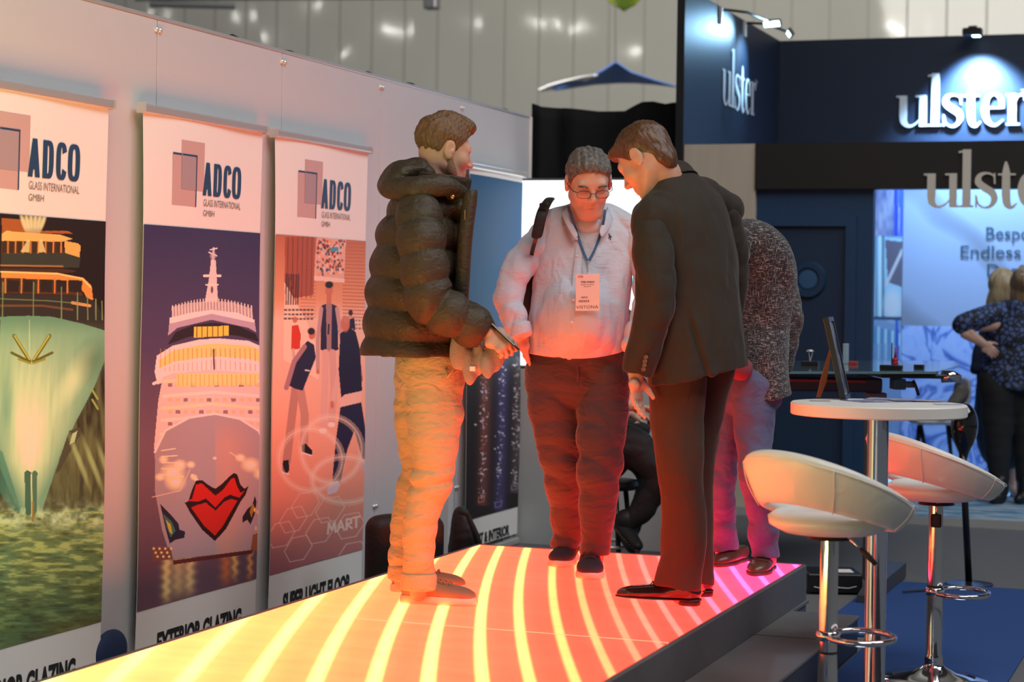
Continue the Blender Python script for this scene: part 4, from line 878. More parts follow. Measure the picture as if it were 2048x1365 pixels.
def sails():
    # blue peaked sail with a white edge, hanging far back; yellow one at the very top
    mb_, mw, my = mat('sail_blue', (.045, .12, .36), .7), mat('sail_white', (.75, .75, .76), .6), mat('sail_yellow', (.62, .74, .03), .6)
    D = 26.0
    e = empty('blue_fabric_sail', W(1230, 128, D)); tag(e, 'blue peaked fabric sail with a white wing hanging over the hall', 'hanging sail')
    def sheet(pts_t, pts_b, dt, db, name, m, par):
        n = 24; V = []
        def interp(ps, t):
            f = t * (len(ps) - 1); i = min(int(f), len(ps) - 2); f -= i
            return (ps[i][0] * (1 - f) + ps[i + 1][0] * f, ps[i][1] * (1 - f) + ps[i + 1][1] * f)
        for j in range(7):
            for i in range(n + 1):
                t = i / n; a, b_ = interp(pts_t, t), interp(pts_b, t); s = j / 6
                V.append(W(a[0] * (1 - s) + b_[0] * s, a[1] * (1 - s) + b_[1] * s, dt * (1 - s) + db * s + .3 * math.sin(t * 3.1)))
        k = np.arange(7 * (n + 1)).reshape(7, n + 1); Fq = np.stack([k[:-1, :-1], k[1:, :-1], k[1:, 1:], k[:-1, 1:]], -1).reshape(-1, 4)
        o = link_mesh(name, V, Fq, m, par, True); md = o.modifiers.new('cloth', 'SOLIDIFY'); md.thickness = .02; return o
    sheet([(1108, 181), (1165, 164), (1206, 142), (1231, 125), (1262, 146), (1310, 162), (1352, 174)], [(1108, 182), (1150, 176), (1190, 170), (1235, 167), (1270, 167), (1310, 170), (1352, 175)], D, D + 1.2, 'blue_cloth', mb_, e)
    sheet([(1078, 181), (1100, 171), (1130, 163), (1165, 155), (1190, 152)], [(1080, 184), (1104, 181), (1130, 174), (1165, 164), (1196, 152)], D - .3, D, 'white_wing', mw, e)
    b = MB(); b.tube([W(1231, 126, D), W(1230, -60, D)], .008, 6); b.build('hanging_wire', M['alu_dark'], e)
    e = empty('yellow_fabric_sail', W(1245, 12, D)); tag(e, 'bright yellow-green pointed fabric sail at the top of the picture', 'hanging sail')
    sheet([(1180, -30), (1245, -40), (1310, -30)], [(1232, 12), (1248, 24), (1266, 12)], D, D + .8, 'yellow_cloth', my, e)
    # dark lighting truss at the top left
    e = empty('lighting_truss', W(500, -8, 30)); tag(e, 'dark blurred lighting truss along the top edge above the white wall', 'truss')
    b = MB()
    A0, A1 = W(270, -2, 30), W(860, -6, 30)
    for dz in (0, .28): b.tube([A0 + Vector((0, 0, dz)), A1 + Vector((0, 0, dz))], .035, 8)
    n = 16
    for i in range(n):
        p = A0.lerp(A1, i / n); q = A0.lerp(A1, (i + 1) / n); b.tube([p + Vector((0, 0, .28 * (i % 2))), q + Vector((0, 0, .28 * ((i + 1) % 2)))], .018, 6)
    b.tube([W(300, 8, 30), W(470, 12, 30)], .05, 8); b.box(W(845, 18, 30), W(845, 18, 30) + Vector((.22, .2, .25)), .03, 2)
    b.build('truss_frame', M['alu_dark'], e)
sails()
# ================================================================ PEOPLE: soft-body modelling kit
def npv(p): return np.array([p[0], p[1], p[2]], dtype=np.float64)
def n3(P, f, seed, o=5):
    r = np.random.RandomState(seed); t = 0
    for i in range(o):
        k = r.randn(3); k = k / np.linalg.norm(k) * f * (0.6 + 0.8 * r.rand())
        t = t + np.sin(P[0] * k[0] + P[1] * k[1] + P[2] * k[2] + r.rand() * 6.28)
    return t / o * 1.6
class Sdf:
    def __init__(s): s.pr = []; s.post = []
    def seg(s, a, b, r1, r2, k=.015, n=None, op='u', fn=None, s0=0.0):
        r1 = r1 if isinstance(r1, tuple) else (r1, r1); r2 = r2 if isinstance(r2, tuple) else (r2, r2)
        s.pr.append(('seg', npv(a), npv(b), r1, r2, k, None if n is None else npv(n) / np.linalg.norm(npv(n)), op, fn, s0)); return s
    def ell(s, c, r, R=None, k=.015, op='u'):
        s.pr.append(('ell', npv(c), np.array(r, float), None if R is None else np.array(R), k, op)); return s
    def limb(s, pts, rad, k=.015, n=None, op='u', fn=None, sub=5):
        P = [npv(p) for p in pts]; rad = [r if isinstance(r, tuple) else (r, r) for r in rad]; R = [np.array(r) for r in rad]
        out, ro = [], []
        m_ = len(P)
        for i in range(m_ - 1):
            for q in range(sub):
                t = q / sub
                def cr(A):
                    a, b, c, d = A[max(i - 1, 0)], A[i], A[i + 1], A[min(i + 2, m_ - 1)]
                    return 0.5 * (2 * b + (c - a) * t + (2 * a - 5 * b + 4 * c - d) * t * t + (3 * b - a - 3 * c + d) * t ** 3)
                out.append(cr(P)); ro.append(cr(R))
        out.append(P[-1]); ro.append(R[-1]); acc = 0
        for i in range(len(out) - 1):
            L = np.linalg.norm(out[i + 1] - out[i])
            if L < 1e-6: continue
            s.seg(out[i], out[i + 1], tuple(ro[i]), tuple(ro[i + 1]), k if i == 0 else 0.004, n, op, fn, acc); acc += L
        return s
    def cut(s, c, n, k=.004): s.pr.append(('cut', npv(c), npv(n) / np.linalg.norm(npv(n)), k)); return s
    def disp(s, f): s.post.append(f); return s
    def mesh(s, res=.006, smooth=2):
        lo = np.full(3, 1e9); hi = -lo
        for p in s.pr:
            if p[0] == 'seg' and p[7] == 'u':
                m_ = max(p[3] + p[4]) + .03; lo = np.minimum(lo, np.minimum(p[1], p[2]) - m_); hi = np.maximum(hi, np.maximum(p[1], p[2]) + m_)
            if p[0] == 'ell' and p[5] == 'u':
                m_ = max(p[2]) + .02; lo = np.minimum(lo, p[1] - m_); hi = np.maximum(hi, p[1] + m_)
        nn = np.ceil((hi - lo) / res).astype(int) + 1
        ax = [lo[i] + np.arange(nn[i]) * res for i in range(3)]
        D = np.full(nn, 0.2, dtype=np.float32)
        def sub(a, b, mg):
            sl = []
            for i in range(3):
                i0 = max(0, int((min(a[i], b[i]) - mg - lo[i]) / res)); i1 = min(nn[i], int((max(a[i], b[i]) + mg - lo[i]) / res) + 2); sl.append(slice(i0, max(i1, i0 + 1)))
            sl = tuple(sl); X = ax[0][sl[0]][:, None, None]; Y = ax[1][sl[1]][None, :, None]; Z = ax[2][sl[2]][None, None, :]
            return sl, X, Y, Z
        for p in s.pr:
            if p[0] == 'cut':
                X, Y, Z = ax[0][:, None, None], ax[1][None, :, None], ax[2][None, None, :]
                d = (X - p[1][0]) * p[2][0] + (Y - p[1][1]) * p[2][1] + (Z - p[1][2]) * p[2][2]
                D = np.maximum(D, d).astype(np.float32); continue
            if p[0] == 'seg':
                _, a, b, r1, r2, k, n, op, fn, s0 = p; mr = max(r1 + r2); sl, X, Y, Z = sub(a, b, mr + k + .025)
                ab = b - a; L2 = ab @ ab; wx, wy, wz = X - a[0], Y - a[1], Z - a[2]
                t = np.clip((wx * ab[0] + wy * ab[1] + wz * ab[2]) / L2, 0, 1)
                vx, vy, vz = wx - t * ab[0], wy - t * ab[1], wz - t * ab[2]
                add = fn(s0 + t * math.sqrt(L2)) if fn else 0
                if n is None:
                    d = np.sqrt(vx * vx + vy * vy + vz * vz) - (r1[0] + (r2[0] - r1[0]) * t + add)
                else:
                    ra = r1[0] + (r2[0] - r1[0]) * t + add; rb = r1[1] + (r2[1] - r1[1]) * t + add
                    un = vx * n[0] + vy * n[1] + vz * n[2]; q2 = np.maximum(vx * vx + vy * vy + vz * vz - un * un, 0)
                    d = (np.sqrt((un / ra) ** 2 + q2 / rb ** 2) - 1) * np.minimum(ra, rb)
            else:
                _, c, r, R, k, op = p; sl, X, Y, Z = sub(c, c, max(r) + k + .02); x, y, z = X - c[0], Y - c[1], Z - c[2]
                if R is not None: x, y, z = [x * R[0][i] + y * R[1][i] + z * R[2][i] for i in range(3)]
                q = np.sqrt((x / r[0]) ** 2 + (y / r[1]) ** 2 + (z / r[2]) ** 2); q2 = np.sqrt((x / r[0] ** 2) ** 2 + (y / r[1] ** 2) ** 2 + (z / r[2] ** 2) ** 2)
                d = q * (q - 1) / np.maximum(q2, 1e-6)
            E_ = D[sl]
            if op == 'u':
                h = np.clip(.5 + .5 * (E_ - d) / k, 0, 1); D[sl] = E_ * (1 - h) + d * h - k * h * (1 - h)
            elif op == 's':
                h = np.clip(.5 - .5 * (E_ + d) / k, 0, 1); D[sl] = E_ * (1 - h) - d * h + k * h * (1 - h)
        if s.post:
            X, Y, Z = ax[0][:, None, None], ax[1][None, :, None], ax[2][None, None, :]
            msk = np.abs(D) < .05
            for f in s.post:
                D += (f((X, Y, Z), D) * msk).astype(np.float32)
        g = openvdb.FloatGrid(1.0); g.copyFromArray(np.ascontiguousarray(D)); V, Q = g.convertToQuads(0.0)
        V = V.astype(np.float64)
        for _ in range(smooth):
            acc = np.zeros_like(V); cnt = np.zeros(len(V))
            for i in range(4):
                a_, b_ = Q[:, i], Q[:, (i + 1) % 4]
                for c_ in range(3):
                    acc[:, c_] += np.bincount(a_, V[b_, c_], len(V)) + np.bincount(b_, V[a_, c_], len(V))
                cnt += np.bincount(a_, minlength=len(V)) + np.bincount(b_, minlength=len(V))
            ok = cnt > 0; V[ok] = V[ok] * .5 + .5 * acc[ok] / cnt[ok][:, None]
        return V * res + lo, Q[:, ::-1].astype(np.int64)
def join(parts):
    V, Q, o = [], [], 0
    for v, q in parts: V.append(v); Q.append(q + o); o += len(v)
    return np.concatenate(V), np.concatenate(Q)
def soft(name, sdf, m, parent, res=.006, smooth=2):
    V, Q = sdf.mesh(res, smooth); return link_mesh(name, V, Q, m, parent, True)
def normals(V, Q):
    n = np.cross(V[Q[:, 2]] - V[Q[:, 0]], V[Q[:, 3]] - V[Q[:, 1]]); N_ = np.zeros_like(V)
    for i in range(4):
        for c in range(3): N_[:, c] += np.bincount(Q[:, i], n[:, c], len(V))
    return N_ / np.maximum(np.linalg.norm(N_, axis=1), 1e-9)[:, None]

def frame(th, pitch=0.0, roll=0.0, left=False):
    """person axes (right, forward, up) as matrix columns. th: 0 faces image right, 90 away, 180 left, -90 camera; pitch>0 looks down"""
    t = math.radians(th); f = HH * math.cos(t) + FW * math.sin(t); r = f.cross(ZZ).normalized()
    q = Matrix.Rotation(-math.radians(pitch), 3, r); f2 = q @ f; u2 = q @ ZZ
    q2 = Matrix.Rotation(math.radians(roll), 3, f2)
    return Matrix((q2 @ r, f2, q2 @ u2)).transposed()

M['skin'] = mat('skin', (.62, .37, .27), .5, sss=.25, bump=[(160, .0004, ONE)], var=(30, (.56, .30, .22), .3))
M['skin_pale'] = mat('skin_pale', (.68, .44, .34), .5, sss=.25, bump=[(160, .0004, ONE)], var=(30, (.60, .34, .26), .3))

def head_prims(s, C, R, sc=1.0, neck=None, wide=1.0, nk_r=.055):
    """adds a head to s; C centre, R axes"""
    def p(x, y, z): return C + R @ Vector((x * wide, y, z)) * sc
    Rn = np.array(R)
    E_ = lambda c, r, k=.015, op='u': s.ell(p(*c), [r[0] * sc * wide, r[1] * sc, r[2] * sc], [[Rn[i][j] for j in range(3)] for i in range(3)], k * sc, op)
    G_ = lambda a, b, r1, r2, k=.015, op='u': s.seg(p(*a), p(*b), r1 * sc, r2 * sc, k * sc, None, op)
    E_((0, -.014, .035), (.074, .094, .083)); E_((0, .032, -.028), (.058, .060, .086), .03)
    for x in (-1, 1):
        G_((x * .050, .0, -.055), (x * .022, .062, -.100), .020, .018, .03); E_((x * .040, .060, -.022), (.022, .022, .022), .025)
    E_((0, .074, -.103), (.022, .016, .017), .02)
    G_((-.036, .074, .026), (.036, .074, .026), .012, .012, .02)
    for x in (-1, 1): E_((x * .031, .095, .004), (.017, .014, .011), .012, 's'); E_((x * .031, .074, .003), (.014, .014, .012), .004); G_((x*.018, .0885, .016), (x*.045, .082, .018), .004, .003, .006)
    G_((0, .084, .012), (0, .108, -.026), .0075, .0115, .012)
    for x in (-1, 1): E_((x * .011, .099, -.031), (.0085, .010, .008), .006); E_((x * .006, .106, -.038), (.0035, .005, .004), .003, 's')
    E_((0, .080, -.066), (.027, .014, .018), .015)
    G_((-.021, .083, -.0615), (.021, .083, -.0615), .004, .004, .006); G_((0, .092, -.0605), (0, .092, -.0605 + .001), .0048, .0048, .008); G_((-.018, .084, -.0745), (.018, .084, -.0745), .0052, .0052, .007); G_((0, .090, -.0745), (0.001, .090, -.0745), .005, .005, .008)
    G_((-.023, .094, -.0675), (.023, .094, -.0675), .0022, .0022, .003, 's')
    for x in (-1, 1):
        E_((x * .078, -.006, .004), (.007, .021, .033), .006); E_((x * .087, -.002, .008), (.006, .012, .020), .004, 's'); E_((x * .080, .004, -.004), (.006, .006, .008), .004); E_((x * .077, -.002, -.024), (.006, .010, .011), .005)
    if neck is not None: s.limb([p(0, -.03, -.03), (Vector(p(0, -.03, -.09)) + Vector(neck)) / 2, neck], [nk_r * sc, nk_r * .98 * sc, nk_r * 1.1 * sc], .03)
    return p
def hair(name, C, R, m, parent, sc=1.0, line=None, vol=(.083, .104, .090), cz=.046, strands=2500, slen=.028, comb=(0, .4, -.6), seed=1, wide=1.0, extra=None, spike=.35, amp=.004, top=0.0, cy=-.016):
    p = lambda x, y, z: C + R @ Vector((x * wide, y, z)) * sc
    Rn = np.array(R); s = Sdf(); Rr = [[Rn[i][j] for j in range(3)] for i in range(3)]
    s.ell(p(0, cy, cz), [vol[0] * sc * wide, vol[1] * sc, vol[2] * sc], Rr)
    if extra: extra(s, p, Rr)
    ys, zs = line or ([-.13, -.07, -.04, -.015, .01, .022, .05, .065, .08, .12], [-.085, -.07, -.035, .03, .03, -.008, .035, .062, .078, .09])
    Ci = np.array(Rn.T)
    def f(P, D):
        x, y, z = [P[i] - C[i] for i in range(3)]
        lx, ly, lz = [(Ci[i][0] * x + Ci[i][1] * y + Ci[i][2] * z) / sc for i in range(3)]
        cutd = (np.interp(ly, ys, zs) - lz) * .75 * sc + .0015 * np.sin(lx * 900) 
        st = amp * (n3((lx * 3, ly * .9, lz * .9), 95, seed) * .6 + n3((lx * 2, ly * 2, lz * 1.0), 230, seed + 1) * .35) + .0
        Dn = D + st * sc
        return np.maximum(Dn, cutd) - D
    s.disp(f); V, Q = s.mesh(.0032 * max(sc, 1), 1)
    V0, Q0 = V, Q; Nn = normals(V, Q); r = np.random.RandomState(seed)
    loc = (V - np.array(C)) @ Rn / sc
    ok = np.where(loc[:, 2] > np.interp(loc[:, 1], ys, zs) + .004)[0]
    # keep strands off inner surfaces
    ok = ok[((Nn[ok] * (V[ok] - np.array(p(0, cy, cz)))).sum(1) > 0)]
    idx = r.choice(ok, min(strands, len(ok)), replace=False)
    cb = np.array(R @ Vector(comb)); side = loc[idx, 0:1] * np.array(R @ Vector((6, 0, 0)))[None]
    sv, sq = [], []; k = 0
    for ii, i in enumerate(idx):
        n_ = Nn[i]; d = cb + side[ii] + r.randn(3) * spike * .7; d = d - n_ * (d @ n_) * .8; d /= np.linalg.norm(d) + 1e-9
        L = slen * sc * (.5 + r.rand()); w = np.cross(n_, d); w /= np.linalg.norm(w) + 1e-9; th = .0011 * sc
        base = V[i] - n_ * .002
        for j in range(4):
            t = j / 3; c = base + d * L * t + n_ * L * (spike * .75 * t - .35 * t * t + top * t) ; q = th * (1 - t * .85)
            sv += [c + w * q, c + n_ * q, c - w * q]
        for j in range(3):
            for a in range(3): b = (a + 1) % 3; sq.append((k + j * 3 + a, k + j * 3 + b, k + j * 3 + 3 + b, k + j * 3 + 3 + a))
        k += 12
    V, Q = join([(V0, Q0), (np.array(sv), np.array(sq))]) if len(sv) else (V0, Q0)
    return link_mesh(name, V, Q, m, parent, True)
def hand_prims(s, w, d, n, side, sc=1.0, curl=(.3, .35, .4, .45), spread=.06, thumb=(.7, .6, .35), arm=None):
    """w wrist, d direction of the hand, n direction the palm faces, side direction of the thumb"""
    w, d, n, side = Vector(w), Vector(d).normalized(), Vector(n), Vector(side); n = (n - d * n.dot(d)).normalized(); side = (side - d * side.dot(d) - n * side.dot(n)).normalized()
    P = lambda a, b, c: w + (d * a + side * b + n * c) * sc
    s.seg(P(.012, .0, 0), P(.035, 0, 0), (.028 * sc, .018 * sc), (.037 * sc, .016 * sc), .012, side); s.seg(P(.035, 0, 0), P(.088, 0, .0), (.037 * sc, .016 * sc), (.041 * sc, .013 * sc), .012, side)
    s.ell(P(.035, .024, .010), [.019 * sc] * 3, None, .02); s.ell(P(.04, -.026, .008), [.015 * sc] * 3, None, .02)
    for i, (b, L) in enumerate(((.030, .072), (.0105, .080), (-.0105, .074), (-.0295, .058))):
        a = Vector(P(.088 - abs(b) * .15, b, -.002)); ang = 0; r = (.0088 - .0006 * (i == 3)) * sc; dd = d + side * (b * spread * 30)
        dd.normalize(); ax = dd.cross(n)
        for j, fr in enumerate((.44, .31, .25)):
            c_ = curl[i] if not isinstance(curl[i], tuple) else curl[i][j]
            ang += c_; v = dd * math.cos(ang) + n * math.sin(ang); bpt = a + v * L * fr * sc
            s.seg(a, bpt, r * (1 - .1 * j), r * (1 - .1 * (j + 1)), .004 if j else .008); s.ell(a, [r * 1.06] * 3, None, .003); a = bpt
    a = Vector(P(.028, .030, .006)); v = (d * thumb[0] + side * thumb[1] + n * thumb[2]).normalized(); b_ = a + v * .044 * sc
    s.seg(a, b_, .0135 * sc, .0105 * sc, .010); v2 = (v + d * .35 - side * .15 + n * thumb[2] * .4).normalized(); s.seg(b_, b_ + v2 * .030 * sc, .0102 * sc, .008 * sc, .004)
    if arm is not None: s.limb([arm, w + (w - Vector(arm)).normalized() * -.04, P(.015, 0, 0)], [.040 * sc, (.031 * sc), (.026 * sc)], .012)
    return s
def shoe(parent, heel, th, L=.29, Wd=.10, kind='sneaker', mu=None, ms=None, ml=None, names=('shoe',), up=0.0, tilt=0.0, z0=None):
    """heel: point on the ground under the back of the heel; th heading (frame convention)"""
    R = frame(th); heel = Vector(heel)
    if tilt: R = Matrix.Rotation(math.radians(tilt), 3, R @ Vector((1, 0, 0))) @ R
    p = lambda x, y, z: heel + R @ Vector((x, y, z))
    e = empty('shoe', heel); e.parent = parent; pw = Vector(parent_world(parent)); e.location = heel - pw; 
    lat = R @ Vector((1, 0, 0)); upv = R @ Vector((0, 0, 1))
    s = Sdf(); toe = {'sneaker': 1.0, 'dress': .80, 'loafer': .8}[kind]
    sh = {'sneaker': .026, 'dress': .024, 'loafer': .014}[kind]
    h = Wd / 2
    s.limb([p(0, .035, sh + .026), p(0, .10, sh + .022), p(0, .17, sh + .018), p(0, L * .80, sh + .012), p(0, L - .030 * toe, sh + .004)], [(h * .66, .036), (h * .70, .036), (h * .88, .032), (h * .86 * (toe * .35 + .65), .026), (h * .55 * toe, .021)], .01, lat)
    s.limb([p(0, .045, sh + .035), p(0, .055, sh + .075)], [(.036, .040), (.033, .040)], .02, lat)
    s.limb([p(0, .09, sh + .045), p(0, .15, sh + .030)], [(.030, .028), (.028, .022)], .03, lat)
    s.cut(p(0, 0, sh), -upv)
    s.cut(p(0, .05, sh + (.064 if kind != 'loafer' else .056)), upv)
    if kind == 'dress': s.disp(lambda P, D: -.0)
    V, Q = s.mesh(.0035, 2); link_mesh('upper', V, Q, mu, e, True)
    s = Sdf()
    s.limb([p(0, .034, .012), p(0, .10, .012), p(0, .17, .012), p(0, L * .80, .012), p(0, L - .028 * toe, .012)], [(h * .74, .040), (h * .72, .040), (h * .95, .04), (h * .92 * (toe * .35 + .65), .034), (h * .60 * toe, .026)], .01, lat)
    s.cut(p(0, 0, .001), -upv); s.cut(p(0, 0, sh + (.006 if kind == 'sneaker' else .002)), upv)
    if kind == 'dress':
        q = .009
        s.pr = [x for x in s.pr if x[0] != 'cut']; s.cut(p(0, 0, sh + .003), upv); s.cut(p(0, 0, sh - .004), -upv)
    V, Q = s.mesh(.0035, 1); link_mesh('sole', V, Q, ms, e, True)
    if kind in ('dress',):
        s = Sdf(); s.limb([p(0, .036, .012), p(0, .055, .012)], [(h * .70, .036), (h * .66, .030)], .005, lat); s.cut(p(0, 0, .001), -upv); s.cut(p(0, 0, sh - .002), upv); V, Q = s.mesh(.0035, 1); link_mesh('heel_block', V, Q, ms, e, True)
    if ml is not None:
        b = MB()
        for i in range(5):
            y = .100 + i * .019; z = sh + .069 - i * .0036; w_ = .020 + .001 * i
            b.tube([p(-w_, y, z - .006), p(0, y + .004, z + .004), p(w_, y + .010, z - .006)], .0022, 6); b.tube([p(w_, y, z - .006), p(0, y + .006, z + .0045), p(-w_, y + .010, z - .006)], .0022, 6)
        for x in (-1, 1):
            pts = [p(0, .098, sh + .078), p(x * .018, .092, sh + .090), p(x * .035, .10, sh + .080), p(x * .030, .115, sh + .066), p(x * .006, .10, sh + .076)]; b.tube(pts, .0022, 6)
            b.tube([p(0, .10, sh + .078), p(x * .020, .12, sh + .074), p(x * .036, .135, sh + .050)], .0021, 6)
        b.build('laces', ml, e, True)
    return e
def person(loc, label, group=None):
    e = empty('person', loc); return tag(e, label, 'person', group)
def flap(name, pts2, m, parent, th=.004, nrm=None):
    """a thick cloth patch from a grid of world points (rows)"""
    A = np.array([[tuple(q) for q in row] for row in pts2]); nv, nu = A.shape[:2]; i = np.arange(nu * nv).reshape(nv, nu)
    Fq = np.stack([i[:-1, :-1], i[1:, :-1], i[1:, 1:], i[:-1, 1:]], -1).reshape(-1, 4)
    o = link_mesh(name, A.reshape(-1, 3), Fq, m, parent, True); md = o.modifiers.new('thickness', 'SOLIDIFY'); md.thickness = th; md.offset = 0
    s = o.modifiers.new('soften', 'SUBSURF'); s.levels = 2; s.render_levels = 2
    return o
def crease(P, a, seed, f=46, st=(.45, .45, 1.15)):
    q = (P[0] * st[0], P[1] * st[1], P[2] * st[2]); v = n3(q, f, seed, 6); w = n3(q, f * 1.9, seed + 7, 5)
    return a * ((1 - 2.2 * np.minimum(np.abs(v), 1)) * .9 + .45 * w)
def quilt(pts, pitch, amp, pw=.6, off=0.0, groove=.0):
    """stitched channels across a limb: shrinks the surface at every seam along the polyline"""
    P0 = [npv(p) for p in pts]
    def f(P, D):
        best = None; s_best = None; acc = 0
        X, Y, Z = np.broadcast_arrays(P[0], P[1], P[2])
        for a, b in zip(P0, P0[1:]):
            ab = b - a; L2 = ab @ ab; L = math.sqrt(L2)
            t = ((X - a[0]) * ab[0] + (Y - a[1]) * ab[1] + (Z - a[2]) * ab[2]) / L2; tc = np.clip(t, 0, 1)
            d = (X - a[0] - tc * ab[0]) ** 2 + (Y - a[1] - tc * ab[1]) ** 2 + (Z - a[2] - tc * ab[2]) ** 2
            s_ = acc + tc * L
            if best is None: best, s_best = d, s_
            else: w = d < best; s_best = np.where(w, s_, s_best); best = np.where(w, d, best)
            acc += L
        s_best = s_best + .006 * n3(P, 16, 99)
        ph = np.abs(np.sin(np.pi * (s_best + off) / pitch))
        return amp * (1 - ph ** pw)
    return f
def bulge(p, amp, pw=.55, off=0.0):
    return lambda s_: amp * (np.abs(np.sin(np.pi * (s_ + off) / p)) ** pw - 1)
# ---------------------------------------------------------------- man in the puffer jacket (faces image right)
def man_puffer():
    D0 = 7.45
    root = person(G(850, 1200, .3), 'man in a dark puffer jacket and khaki trousers, holding a phone and knitted hat')
    mj = mat('puffer_nylon', (.044, .032, .018), .58, spec=.4, sheen=.0, bump=[(26, .006, (1, 1, 1.6)), (75, .0022, ONE)], var=(3, (.052, .038, .022), .3))
    mt = mat('khaki_twill', (.48, .41, .23), .8, sheen=.2, bump=[(14, .010, (1, 1, 2.2)), (45, .003, (1, 1, 1.6))])
    mh = mat('light_brown_hair', (.095, .045, .018), .6, bump=[(90, .002, (1, 1, .25))], var=(60, (.19, .10, .045), .2, (3, 3, .4)))
    W_ = W
    Rb = frame(8); Rh = frame(20, 12)
    latv = Rb @ Vector((1, 0, 0)); fwd = Rb @ Vector((0, 1, 0))
    # body: head, neck, hands, shins
    hc = W_(889, 303, 7.47); s = Sdf(); neck = W_(868, 396, 7.47)
    p = head_prims(s, hc, Rh, 1.03, neck, 1.0, .058)
    VH = s.mesh(.0026, 1)
    wr = W_(975, 664, 7.22)
    s = Sdf(); dr = (W_(1004, 684, 7.20) - W_(962, 652, 7.24)).normalized()
    hand_prims(s, wr, dr, FW * .8 + HH * -.2 - ZZ * .3, ZZ * 1.0 + HH * .5, 1.0, (.75, .85, .9, .95), .03, (.9, .35, .5), W_(930, 630, 7.28))
    VR = s.mesh(.0026, 1)
    wl = W_(972, 668, 7.44); s = Sdf()
    hand_prims(s, wl, (HH * .8 - ZZ * .45 - FW * .3), -FW * .6 - ZZ * .4, ZZ + HH * .3, 1.0, (.7, .8, .85, .9), .03, (.8, .5, .4), W_(920, 640, 7.52))
    VL = s.mesh(.0026, 1)
    s = Sdf(); s.limb([W_(838, 1120, 7.37), W_(838, 1185, 7.36)], [.045, .036]); s.limb([W_(810, 1110, 7.58), W_(808, 1165, 7.57)], [.045, .036]); s.limb([neck, W_(860, 470, 7.46), W_(855, 600, 7.45)], [.06, (.10), .11], .03); s.limb([W_(850, 440, 7.38), W_(855, 560, 7.22), W_(870, 605, 7.22), W_(950, 650, 7.24)], [.04, .04, .04, .03]); s.limb([W_(850, 440, 7.56), W_(862, 570, 7.70), W_(900, 620, 7.62), W_(950, 655, 7.48)], [.04, .04, .04, .03])
    VB = s.mesh(.006, 1)
    V, Q = join([VH, VR, VL, VB]); link_mesh('body', V, Q, M['skin'], root, True)
    # hair: short, tousled, combed up at the front
    hair('hair', hc, Rh, mh, root, 1.03, line=([-.14, -.085, -.05, -.022, .008, .020, .032, .05, .07, .085, .12], [-.075, -.072, -.05, .035, .036, -.012, .02, .045, .07, .082, .095]), strands=5200, slen=.036, comb=(0, .35, .15), seed=3, spike=.55, amp=.006, vol=(.083, .106, .092), top=.15,
         extra=lambda s, p, Rr: (s.ell(p(0, .055, .108), [.052, .042, .030], Rr, .02), s.ell(p(0, .0, .128), [.05, .055, .02], Rr, .02)))
    # stubble beard
    mb_ = mat('short_beard', (.26, .13, .07), .8, bump=[(300, .0012, ONE)])
    s = Sdf(); P_ = lambda x, y, z: hc + Rh @ Vector((x, y, z)) * 1.03
    for x in (-1, 1): s.limb([P_(x * .062, .006, -.030), P_(x * .053, .012, -.062), P_(x * .030, .052, -.098)], [.0135, .0165, .0165], .02)
    for x in (-1, 1): s.ell(P_(x * .049, .030, -.066), [.014, .030, .028], None, .02)
    s.ell(P_(0, .066, -.106), [.026, .026, .018], None, .02); s.disp(lambda P, D: .0012 * n3(P, 900, 2))
    soft('beard', s, mb_, root, .003, 1)
    # trousers
    def leg(s, pts, rr):
        s.limb([W_(*q) for q in pts], rr, .03)
    s = Sdf()
    leg(s, [(868, 745, 7.40), (868, 830, 7.38), (866, 945, 7.36), (842, 1035, 7.36), (838, 1110, 7.36), (838, 1180, 7.36)], [.112, .104, .077, .064, .062, .062])
    leg(s, [(845, 745, 7.52), (840, 830, 7.54), (838, 945, 7.56), (815, 1035, 7.58), (811, 1110, 7.58), (810, 1154, 7.58)], [.108, .098, .072, .062, .060, .060])
    s.limb([W_(860, 705, 7.46), W_(856, 760, 7.46)], [(.165, .118), (.165, .118)], .04, latv)
    s.cut(W_(838, 1178, 7.36), Vector((0, 0, -1)))
    kz = W_(866, 955, 7.36).z; az = W_(838, 1120, 7.36).z
    def f(P, D):
        z = P[2]; a = .0022 + .0045 * np.exp(-((z - kz) / .10) ** 2) + .0045 * np.exp(-((z - az) / .09) ** 2) + .004 * np.exp(-((z - 1.05) / .10) ** 2)
        return crease(P, a, 4)
    s.disp(f); soft('trousers', s, mt, root, .0055, 1)
    # turned-up hems
    for (x, y, d, hh) in ((838, 1162, 7.36, 1180), (810, 1146, 7.58, 1158)):
        s = Sdf(); s.limb([W_(x, y - 8, d), W_(x, hh - 2, d)], [.0655, .067], .01); s.cut(W_(x, hh, d), Vector((0, 0, -1))); s.cut(W_(x, y - 16, d), Vector((0, 0, 1)))
        s.disp(lambda P, D: .0015 * n3(P, 40, 3)); soft('trouser_cuff', s, mt, root, .005, 1)
    # pocket welt
    b = MB(); b.tube([W_(892, 735, 7.288), W_(893, 752, 7.283), W_(886, 762, 7.28)], .003, 6); b.tube([W_(893, 757, 7.283), W_(905, 742, 7.29), W_(915, 728, 7.31)], .003, 6); b.build('pocket_seam', mt, root, True)
    # jacket body with horizontal quilting
    s = Sdf(); pitch = .1135
    sp = [(846, 402, 7.46), (842, 440, 7.46), (835, 500, 7.46), (830, 575, 7.46), (826, 650, 7.46), (822, 735, 7.46)]
    rr = [(.155, .090), (.212, .138), (.224, .168), (.232, .184), (.235, .192), (.232, .190)]
    top = W_(*sp[0]); 
    s.limb([W_(*q) for q in sp], rr, .03, latv)
